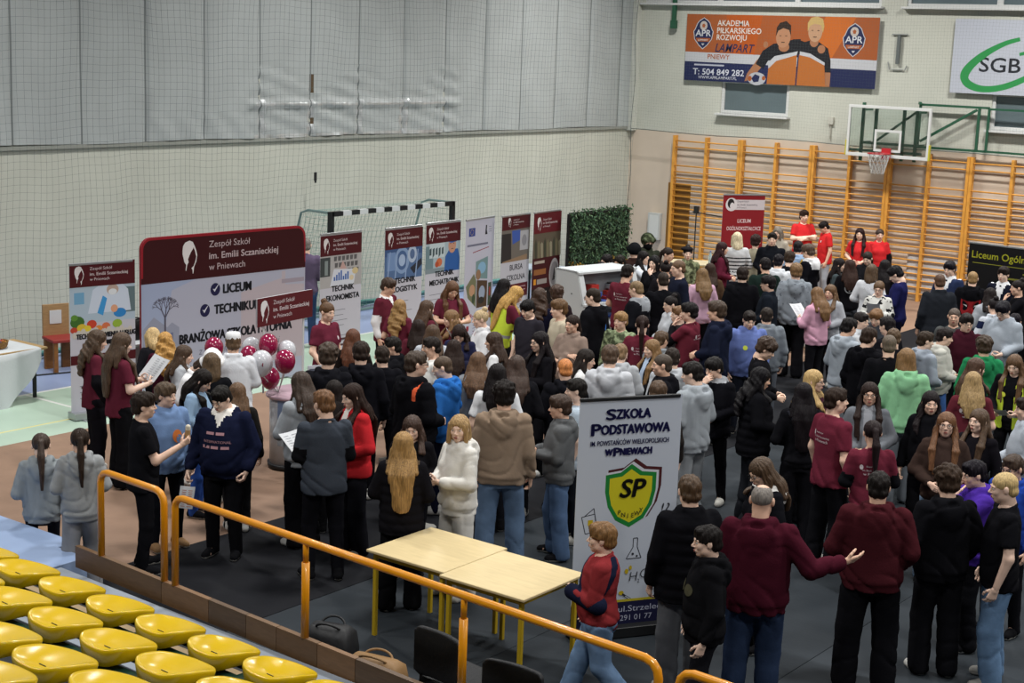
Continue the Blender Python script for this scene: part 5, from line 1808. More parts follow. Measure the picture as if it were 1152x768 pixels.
def red_chair():
    r = empty('wooden_chair', (-18.75, 13.9, 0), math.radians(75))
    tag(r, 'wooden chair with red seat and tan back by the long wall', 'chair')
    MB().box((-.22, -.24, .45), (.22, .2, .49), paint('8a2c28', .6)).build('seat', r)
    MB().box((-.2, .14, 0), (.0, .2, .45), wood('8a5a2c')).build('leg', r)
    MB().box((.06, .14, 0), (.2, .2, .45), wood('6a4422')).build('leg', r)
    MB().box((-.2, -.22, 0), (-.14, -.16, .45), wood('8a5a2c')).build('leg', r)
    MB().box((-.2, .2, .45), (.2, .24, .95), wood('a07f58')).build('back', r)
    MB().box((-.1, .192, .66), (.08, .2, .86), ink('c9cacc')).build('paper_note', r)
red_chair()
m = MB(); m.path([(-19.3 + .1 * i, 11.0 + .22 * i, .012) for i in range(3)] + [(-18.9, 12.2, .012), (-18.75, 13.0, .012), (-18.5, 13.8, .012), (-18.3, 15, .012)], .012, BLACKM, 6)
tag(m.build('cable'), 'black cable lying along the blue floor strip', 'cable')
m = MB(); m.box((-.3, -.3, 0), (.3, .3, .74), ink('b5b9c0')).box((-.33, -.33, .72), (.33, .33, .75), ink('c4c8cc'))
tag(m.build('display_box', loc=(-16.9, 13.75, 0)), 'white box between the vegetable roll-up and the big banner', 'box')
def bag(name, loc, rz, c, sc, label):
    r = empty(name, loc, rz); tag(r, label, 'bag')
    m = MB(); w, d, h = sc
    V, F = [], []
    for z, k in ((0, .94), (.06 * h, 1), (.55 * h, .99), (.85 * h, .9), (h, .72)):
        for i in range(20):
            a = 6.2832 * i / 20; x, y = math.cos(a), math.sin(a)
            V.append((w / 2 * k * math.copysign(abs(x) ** .35, x), d / 2 * (k if z < h * .9 else .35) * math.copysign(abs(y) ** .35, y), z))
    for j in range(4):
        for i in range(20): F.append((j * 20 + i, j * 20 + (i + 1) % 20, (j + 1) * 20 + (i + 1) % 20, (j + 1) * 20 + i))
    F.append(tuple(range(20))); F.append(tuple(range(80, 100)))
    m.add(V, F, material('bag_' + c, c, .55, .35, bump=.2, bscale=18)).build('bag_body', r, True)
    for s in (-1, 1):
        MB().path([(-w * .25 * math.cos(t) , s * d * (.12 + .2 * math.sin(t)), h * (.93 + .16 * math.sin(t))) for t in np.linspace(0, 3.1416, 11)], .010, material('bag_' + c, c, .55), 6).build('handle', r, True)
    return r
b_ = bag('handbag', (-16.85, 13.75, .75), math.radians(80), '17181a', (.34, .16, .27), 'black handbag with white tag on the white box')
MB().box((.03, -.088, .12), (.11, -.082, .18), ink('c4c8cc')).build('tag', b_)
b_ = bag('handbag', (-7.45, 8.32, 0), math.radians(12), '8a6a44', (.5, .26, .34), 'tan leather bag on the floor behind the wooden kerb')
b_ = bag('backpack', (-8.02, 8.42, 0), math.radians(20), '16171a', (.42, .3, .42), 'black rucksack on the floor behind the wooden kerb')

# ---- promotional counter with its header sign, balloons, jar and leaflet holder
def counter():
    r = empty('promotion_counter', (-12.62, 12.67, 0), math.radians(96))
    tag(r, 'white round promotion counter with maroon school header sign on poles', 'counter')
    WH = paint('b9bcc2', .35)
    MB().lathe([(.36, 0), (.37, .06), (.36, .065)], BLACKM, 32, sx=1.15, sy=.9).build('plinth', r, True)
    MB().lathe([(.345, .065), (.345, .845)], WH, 32, sx=1.15, sy=.9).build('body', r, True)
    g = MB(); q = 20
    for (z0, z1, c) in ((.42, .84, '7f93b8'), (.3, .42, '8f969e')):
        V = [(.347 * 1.15 * math.cos(a), .347 * .9 * math.sin(a), z) for z in (z0, z1) for a in np.linspace(-math.pi, 0, q)]
        g.add(V, [(i, i + 1, i + 1 + q, i + q) for i in range(q - 1)], ink(c))
    V = [(.3485 * 1.15 * math.cos(a), .3485 * .9 * math.sin(a), z) for z, k in ((.42, 0), (.55, 1)) for a in np.linspace(-math.pi, 0, q)]
    V = [(x, y, z if z < .5 else .56 + .05 * math.sin(i * 1.3)) for i, (x, y, z) in enumerate(V)]
    g.add(V, [(i, i + 1, i + 1 + q, i + q) for i in range(q - 1)], ink('6f6d72'))
    g.build('printed_wrap', r)
    MB().lathe([(.38, .845), (.39, .855), (.39, .875), (.38, .885)], paint('b59aa6', .3), 32, sx=1.15, sy=.9).build('counter_top', r, True)
    for s in (-1, 1): MB().bar((s * .36, .25, .88), (s * .36, .25, 1.72), .012, WHITE).build('sign_pole', r)
    P = Poster(1.0, .33); P.rect(0, 0, 1, .33, '561a20'); logo(P, .06, .03, .27); school(P, .28, .15, .068)
    h = MB().box((-.5, .225, 1.67), (.5, .25, 2.0), ink('b0aeb2')).build('header_sign', r)
    a = P.build(h); a.location = (-.5, .224, 1.67)
    WM, WW = material('maroon_balloon', '8a1640', .16, .5, coat=.4), material('white_balloon', 'c3c4ca', .18, .5, coat=.4)
    spots_ = [(-12.56, 12.0, 1.32, WW, 1.15, 'front white'), (-12.66, 12.2, 1.49, WM, 1.0, 'topmost maroon'), (-13.13, 12.38, 1.36, WW, 1.0, 'left white'), (-12.87, 12.1, 1.34, WM, .95, 'left maroon'), (-12.57, 12.4, 1.40, WW, 1.0, 'right white'), (-12.31, 12.12, 1.36, WM, 1.05, 'right maroon'), (-12.68, 12.25, 1.09, WM, 1.0, 'lowest maroon'), (-13.57, 12.2, 1.32, WM, 1.0, 'maroon balloon apart')]
    for n, (x, y, z, mt, k, lab) in enumerate(spots_):
        q = empty('balloon', (x, y, z))
        tag(q, ('%s balloon of the bunch over the round counter' % lab) if n < 7 else 'single maroon balloon beside the chef hat', 'balloon', 'balloons at the promotion counter')
        V, F = ball((0, 0, 0), (.112 * k, .112 * k, .125 * k), 20, 14)
        V[:, 2] -= np.where(V[:, 2] < 0, .25 * V[:, 2] ** 2 * 4, 0)
        mesh_obj('balloon_skin', V, F, mt, None, q)
        tgt = Vector((-12.72, 12.42, .885))
        MB().bar((0, 0, -.12 * k), tuple(tgt - Vector((x, y, z))), .006, WHITE, 6).build('balloon_stick', q)
        if n == 0: MB().lathe([(.03, 0), (.02, .004)], ink('7a2038'), 10).build('logo', q).matrix_local = Matrix.Translation((.1, -.06, 0)) @ Matrix.Rotation(math.radians(90), 4, 'Y')
    j = empty('sweet_jar', (-12.62, 12.72, .886)); tag(j, 'clear jar of wrapped sweets on the round counter', 'jar')
    MB().lathe([(.07, 0), (.085, .02), (.085, .16), (.06, .19), (.06, .2)], material('jar_glass', 'e2e8ea', .05, .5, trans=1.0), 20).build('glass', j, True)
    rn = random.Random(1); mm = MB()
    for i in range(40):
        a, p_ = rn.uniform(0, 6.28), rn.uniform(0, .055); V, F = ball((p_ * math.cos(a), p_ * math.sin(a), rn.uniform(.02, .15)), (.018, .014, .012), 6, 4); mm.add(V, F, paint(rn.choice(('a9a9ac', '8a8d94', '9c4a56')), .3))
    o = mm.build('wrapped_sweets', j); o['kind'] = 'stuff'
    lh = empty('leaflet_holder', (-12.62, 12.95, .886), math.radians(60)); tag(lh, 'white leaflet holder standing right of the sweet jar', 'holder')
    MB().box((-.11, -.0, 0), (.11, .012, .26), ink('c4c8cf')).box((-.09, -.003, .15), (.0, 0, .22), ink('5a5e6c')).box((-.09, -.003, .05), (.09, 0, .12), ink('9a9eac')).build('leaflet', lh)
    MB().box((-.11, -.06, 0), (.11, .0, .02), WHITE).build('stand', lh)
counter()

# ---- white slanted display case with gadgets
def display():
    r = empty('display_case', (-13.3, 19.85, 0), math.radians(78))
    tag(r, 'white slanting display case with red and blue gadgets behind its window', 'display case')
    WH = paint('c0c4c6', .4); w = .62
    side = [(.35, 0), (-.4, 0), (-.4, .8), (-.14, 1.6), (.35, 1.6)]
    for s in (-1, 1):
        y = [(-x, z) for x, z in side]
        V = [(s * w - .02 * (1 + s) / 2 * 0, -yy * -1, z) for yy, z in side]
        m = MB(); a = [(s * w, yy, z) for yy, z in side]; b = [(s * (w - .03), yy, z) for yy, z in side]
        n = len(a); m.add(a + b, [tuple(range(n)), tuple(range(n, 2 * n))[::-1]] + [(i, i + n, (i + 1) % n + n, (i + 1) % n) for i in range(n)], WH)
        for t in (.15, .5, .85): m.bar((s * (w + .002), -.3 + .3 * t, .4 + t), (s * (w + .006), -.3 + .3 * t, .4 + t), .012, BLACKM)
        m.build('side_panel', r)
    MB().box((-w, -.16, 1.57), (w, .35, 1.6), WH).build('top_panel', r)
    MB().box((-w, .32, 0), (w, .35, 1.57), WH).build('back_panel', r)
    MB().box((-w, -.4, 0), (w, -.37, .8), WH).build('front_panel', r)
    MB().box((-w + .03, -.38, .78), (w - .03, .32, .81), WH).build('shelf', r)
    m = MB(); pt = lambda u, t: (u, -.4 + .26 * t, .8 + .8 * t)
    for a_, b_ in (((-w, 0), (w, 0)), ((-w, .97), (w, .97)), ((-w + .06, 0), (-w + .06, 1)), ((w - .06, 0), (w - .06, 1)), ((-w, .38), (w, .38))): m.beam(pt(*a_), pt(*b_), .1, .03, WH)
    m.build('window_frame', r)
    MB().box((-w + .03, .02, .82), (w - .03, .04, 1.56), paint('83868a')).build('inner_backing', r)
    m = MB()
    for i, c in enumerate(('8d9298', 'b08a2c', '6f7680', '8d9298', '59616c')): m.box((-.45 + .2 * i, -.408, .45 + .06 * (i % 2)), (-.31 + .2 * i, -.401, .62 + .05 * (i % 3)), paint(c))
    m.build('front_pictures', r)
    m = MB()
    rn = random.Random(8)
    for i in range(26):
        x, z = rn.uniform(-.46, .46), rn.choice((.86, .9, 1.08, 1.12, 1.2, 1.3))
        c = rn.choice(('a8322c', '2c4fa0', '1d2026', '8d9096', 'a8322c', '34415c', '6f6a66'))
        m.box((x - rn.uniform(.03, .09), -.12, z - .03), (x + rn.uniform(.03, .09), .015, z + rn.uniform(.02, .07)), paint(c, .4))
    o = m.build('gadgets', r); o['kind'] = 'stuff'
    m = MB(); m.box((-w + .04, -.14, 1.02), (w - .04, .02, 1.035), WH); m.build('inner_shelf', r)
display()

# ---- plywood tables and black chairs in the foreground
PLY = material('birch_ply', 'cdb98c', .5, .35, var=.06, vscale=4, stretch=(1, 8, 1), distort=1)
YPAINT = paint('b79a1f', .4)
def ply_table(x0, x1, y0, y1, label):
    r = empty('canteen_table', ((x0 + x1) / 2, (y0 + y1) / 2, 0))
    tag(r, label, 'table', 'plywood tables with yellow legs')
    w, d = (x1 - x0) / 2, (y1 - y0) / 2
    MB().box((-w, -d, .737), (w, d, .76), PLY).build('table_top', r)
    f = MB()
    for s in (-1, 1):
        f.box((-w + .05, s * (d - .06) - .015, .69), (w - .05, s * (d - .06) + .015, .735), YPAINT); f.box((s * (w - .06) - .015, -d + .05, .69), (s * (w - .06) + .015, d - .05, .735), YPAINT)
    f.build('apron_frame', r)
    for sx in (-1, 1):
        for sy in (-1, 1): MB().box((sx * (w - .06) - .018, sy * (d - .06) - .018, 0), (sx * (w - .06) + .018, sy * (d - .06) + .018, .735), YPAINT).build('leg', r)
ply_table(-8.39, -7.545, 9.22, 10.06, 'bare plywood table with yellow legs nearer the white hoodie girl')
ply_table(-7.535, -6.69, 9.15, 9.99, 'bare plywood table with yellow legs next to the school roll-up')

def black_chair():
    r = empty('stacking_chair')
    pad = material('black_upholstery', '17181b', .6, .3, bump=.15, bscale=30)
    g = Field((-.28, -.12, -.05), (.28, .12, .46), .012)
    def bk(X, Y, Z):
        q = np.maximum(np.abs(X) - .19, 0) ** 2 + np.maximum(np.abs(Z - .2) - .13, 0) ** 2
        return np.maximum(np.sqrt(q) - .05, np.abs(Y + X * X * .7 - .02) - .022)
    g.add(bk, (-.26, -.08, -.02), (.26, .06, .42), .0)
    V, F = g.mesh(); V = V + np.array([0, -.2, .47])
    mesh_obj('backrest', V, F, pad, None, r)
    g = Field((-.28, -.28, -.06), (.28, .28, .06), .012)
    g.add(lambda X, Y, Z: np.maximum(np.sqrt(np.maximum(np.abs(X) - .19, 0) ** 2 + np.maximum(np.abs(Y) - .17, 0) ** 2) - .05, np.abs(Z) - .03), (-.26, -.25, -.04), (.26, .25, .04), 0)
    V, F = g.mesh(); mesh_obj('seat', V + np.array([0, .03, .44]), F, pad, None, r)
    for s in (-1, 1):
        MB().path([(s * .235, -.24, 0), (s * .225, -.17, .44), (s * .2, -.2, .6)], .013, BLACKM).build('leg', r, True)
        MB().path([(s * .235, .26, 0), (s * .225, .2, .42)], .013, BLACKM).build('leg', r, True)
    return r
ch = black_chair()
ch.location = (-6.55, 8.22, 0); ch.rotation_euler = (0, 0, math.radians(-8))
tag(ch, 'black padded stacking chair behind the yellow railing, left of two', 'chair', 'black chairs behind the railing')
c2 = copy_tree(ch); c2.location = (-5.86, 8.12, 0); c2.rotation_euler = (0, 0, math.radians(4))
tag(c2, 'black padded stacking chair behind the yellow railing, right of two', 'chair', 'black chairs behind the railing')

# ---- the stand: stepped platforms, kerb board, railings and yellow seats
def front(x): return 7.77 - .06 * (x + 7.66)
CONC = material('pale_step', '8b939d', .7, .25, var=.08, vscale=2)
STEEL = paint('1d4032', .5)
def stand():
    T = math.radians(-1.7)
    b = MB()
    # each platform overlaps the one before; local x runs along the front
    lev = [(.42, 7.72, 6.55), (.67, 6.6, 5.8), (.92, 5.85, 5.0), (1.17, 5.05, 4.2), (1.42, 4.25, 3.4)]
    for n, (z, y1, y0) in enumerate(lev):
        b = MB().box((-10.62, y0, 0), (4, y1, z), material('dark_step', '23262a', .8))
        b.box((-10.62, y1 - .18, z), (4, y1, z + .012), CONC); b.box((-10.62, y1 - .5, z), (4, y1 - .42, z + .01), wood('a08a68'))
        o = struct(b, 'floor_stand_step_%d' % (n + 1))
        o.location = (-7.66 - (-7.66) * math.cos(T) + 7.0 * math.sin(T), 7.0 - (-7.66) * math.sin(T) - 7.0 * math.cos(T), 0); o.rotation_euler = (0, 0, T)
    LB = material('blue_landing', '8ea2c4', .5, .3, var=.06, vscale=2)
    struct(MB().box((-15, 6.2, 0), (-10.68, 8.14, .42), LB).box((-15, 8.0, .05), (-11.08, 8.34, .4195), LB), 'floor_landing')
    struct(MB().box((-15, 4.6, 0), (-10.95, 7.25, .62), LB).box((-15, 7.25, .6), (-10.95, 7.27, .625), ALU), 'floor_landing_upper')
stand()

def kerb():
    m = MB(); W1 = [wood(c) for c in ('6b5138', '7a5c40', '5e4a38', '6f563e')]
    xs = [-10.55, -9.35, -8.75, -8.3, -7.95, -7.5, -7.1, -5.9, -4.3, -2.6, -.5, 2.5]
    for i in range(len(xs) - 1):
        a, b = xs[i], xs[i + 1] - .006
        m.beam((a, front(a), .51), (b, front(b), .51), .045, .19, W1[i % 4])
    o = m.build('kerb_board'); tag(o, 'low wooden kerb boards along the front of the stand', 'kerb')
kerb()
YEL = material('yellow_rail', 'd98d08', .32, .45, coat=.3)
def rail(x0, x1, posts, label):
    r = empty('railing', (0, 0, 0)); tag(r, label, 'railing', 'yellow railings on the stand front')
    zt = 1.34
    p = lambda x, z: (x, front(x) + .0, z)
    k = .1
    pts = [p(x0, .6), p(x0, zt - k)] + [p(x0 + k * (1 - math.cos(t)), zt - k + k * math.sin(t)) for t in (.5, 1.0)] + [p(x0 + k, zt)]
    if x1 is not None:
        pts += [p(x1 - k, zt)] + [p(x1 - k * (1 - math.cos(t)), zt - k + k * math.sin(t)) for t in (1.0, .5)] + [p(x1, zt - k), p(x1, .6)]
    else:
        pts += [p(3.0, zt)]
    MB().path(pts, .029, YEL, 10).build('top_rail', r, True)
    for x in posts:
        m = MB().bar(p(x, .6), p(x, 1.18), .03, YEL, 10).bar(p(x, 1.18), p(x, zt), .022, YEL, 10)
        m.build('post', r, True)
rail(-10.2, -9.34, (), 'short yellow railing hoop at the left, by the grey-hoodie girls')
rail(-9.2, -4.52, (-7.66, -6.1), 'long yellow railing in front of the plywood tables')
rail(-4.37, None, (-2.2, 0.3), 'yellow railing starting at the bottom edge, right of the long one')

SEATY = material('yellow_plastic', 'd0ac0a', .24, .45, coat=.15, var=.03, vscale=5)
def make_seat():
    """moulded bucket: dished squarish shell with turned-down rim, higher at the back"""
    r = empty('stadium_seat')
    N, R = 48, 12
    def rim(a):
        c, s = math.cos(a), math.sin(a)
        x = .225 * math.copysign(abs(c) ** .72, c); y = .205 * math.copysign(abs(s) ** .72, s)
        # front edge narrower in the middle, drawn out at the back corners
        if s < 0: x *= 1 + .10 * (-s) ** 2
        return x, y
    def height(x, y):
        u, v = x / .225, y / .205
        return .018 + .062 * min(1.2, abs(u)) ** 3 * max(0, .55 - .6 * v) + .030 * max(0, -v) ** 2.4 - .028 * max(0, v) ** 2 - .018 * (1 - min(1, u * u + v * v))
    V, F = [(0, 0, height(0, 0))], []
    for j in range(1, R + 1):
        for i in range(N):
            x, y = rim(2 * math.pi * i / N); k = j / R
            V.append((x * k, y * k, height(x * k, y * k)))
    for i in range(N): F.append((0, 1 + i, 1 + (i + 1) % N))
    for j in range(1, R):
        for i in range(N):
            a, b = 1 + (j - 1) * N, 1 + j * N
            F.append((a + i, b + i, b + (i + 1) % N, a + (i + 1) % N))
    last = 1 + (R - 1) * N
    for k, (out, dz) in enumerate(((1.03, -.007), (1.045, -.026), (1.0, -.115), (.98, -.12), (.93, -.11))):
        s0 = len(V)
        for i in range(N):
            x, y = rim(2 * math.pi * i / N)
            z = height(x, y)
            deep = .45 + .55 * max(0, min(1, .5 - y / .41 * 1.0))
            V.append((x * out, y * out, z + dz * deep))
        for i in range(N): F.append((last + i, s0 + i, s0 + (i + 1) % N, last + (i + 1) % N))
        last = s0
    F.append(tuple(last + i for i in range(N))[::-1])
    o = mesh_obj('seat_shell', V, F, SEATY, None, r)
    m = MB().box((-.006 - .03, -.09, height(0, -.1) - .002), (.03, -.085, height(0, -.1) + .003), BLACKM); m.build('drain_slot', r)
    MB().beam((-.12, 0, -.045), (.12, 0, -.045), .05, .05, STEEL).build('mounting_bracket', r)
    return r
seat = make_seat(); first = True
rowsp = [('front', .80, 6.92, [-10.42, -9.87, -9.30, -8.72, -8.15, -7.58, -7.02, -6.45]), ('second', 1.05, 6.11, [-9.4, -8.83, -8.26, -7.69, -7.12, -6.55]), ('third', 1.30, 5.31, [-8.35, -7.8, -7.25, -6.70]), ('fourth', 1.55, 4.6, [-7.4, -6.83])]
for rname, z, y, xs in rowsp:
    for n, x in enumerate(xs):
        o = seat if first else copy_tree(seat)
        first = False
        o.location = (x, y - .025 * (x + 8), z - .02); o.rotation_euler = (0, 0, math.radians(-2 + random.uniform(-1.5, 1.5)))
        where = ('leftmost' if n == 0 else 'rightmost' if n == len(xs) - 1 else ('second', 'third', 'fourth', 'fifth', 'sixth', 'seventh')[n - 1] + ' from the left')
        tag(o, 'glossy yellow plastic stand seat, %s in the %s row from the railing' % (where, rname), 'seat', 'yellow seats of the stand')
    b = MB()
    for dy in (-.13, .12): b.beam((xs[0] - .4, y + dy - .025 * (xs[0] - .4 + 8), z - .13), (xs[-1] + 1.2, y + dy - .025 * (xs[-1] + 1.2 + 8), z - .13), .07, .06, STEEL)
    for x in np.arange(xs[0] - .2, xs[-1] + .8, 1.1): b.beam((x, y - .025 * (x + 8), z - .4), (x, y - .025 * (x + 8), z - .1), .05, .2, STEEL)
    tag(b.build('seat_beam'), 'dark green steel beam carrying the %s row of yellow seats' % rname, 'beam')

# ---- tables of the far exhibitors, and a boom stand by the dark red roll-up
def far_table(x, y, rz, w, label, top='bfc0bc'):
    r = empty('exhibit_table', (x, y, 0), rz); tag(r, label, 'table')
    MB().box((-w / 2, -.35, .72), (w / 2, .35, .75), paint(top, .5)).build('table_top', r)
    for sx in (-1, 1):
        for sy in (-1, 1): MB().beam((sx * (w / 2 - .06), sy * .3, 0), (sx * (w / 2 - .06), sy * .3, .72), .04, .04, BLACKM).build('leg', r)
far_table(-15.75, 27.3, math.radians(30), 1.4, 'table with cream cover by the dark red roll-up', 'b9ae90')
far_table(-17.2, 24.2, math.radians(20), 1.4, 'pale blue-grey table in the corner behind the soldier', '9aa6b5')
r = empty('boom_stand', (-17.45, 29.75, 0)); tag(r, 'black boom stand with horizontal arm left of the dark red roll-up', 'stand')
MB().bar((0, 0, .02), (0, 0, 1.55), .014, BLACKM).build('pole', r); MB().bar((-.1, 0, 1.47), (.68, 0, 1.42), .012, BLACKM).box((-.05, -.04, 1.44), (.05, .04, 1.6), BLACKM).build('boom_arm', r)
for k in range(3): MB().bar((0, 0, .35), (.35 * math.cos(k * 2.094), .35 * math.sin(k * 2.094), .01), .011, BLACKM).build('leg', r)
r = empty('water_bottle', (-15.6, 27.25, .75)); tag(r, 'clear water bottle on the cream-covered table', 'bottle')
MB().lathe([(.035, 0), (.038, .02), (.038, .17), (.015, .22), (.015, .24)], material('bottle_plastic', 'b9cfe0', .1, .5, trans=.8), 14).build('bottle_body', r, True); MB().lathe([(.017, .235), (.017, .26)], paint('3a5fa8'), 12).build('cap', r)

tag(MB().box((-.58, -.015, 0), (.58, .015, .82), paint('b4b6b8', .5)).box((-.54, -.02, .04), (.54, -.014, .78), paint('bfc1c3', .5)).build('white_board', loc=(-12.3, YW - .025, .14)), 'pale board leaning behind the wall bars right of the red-tee girls', 'board')

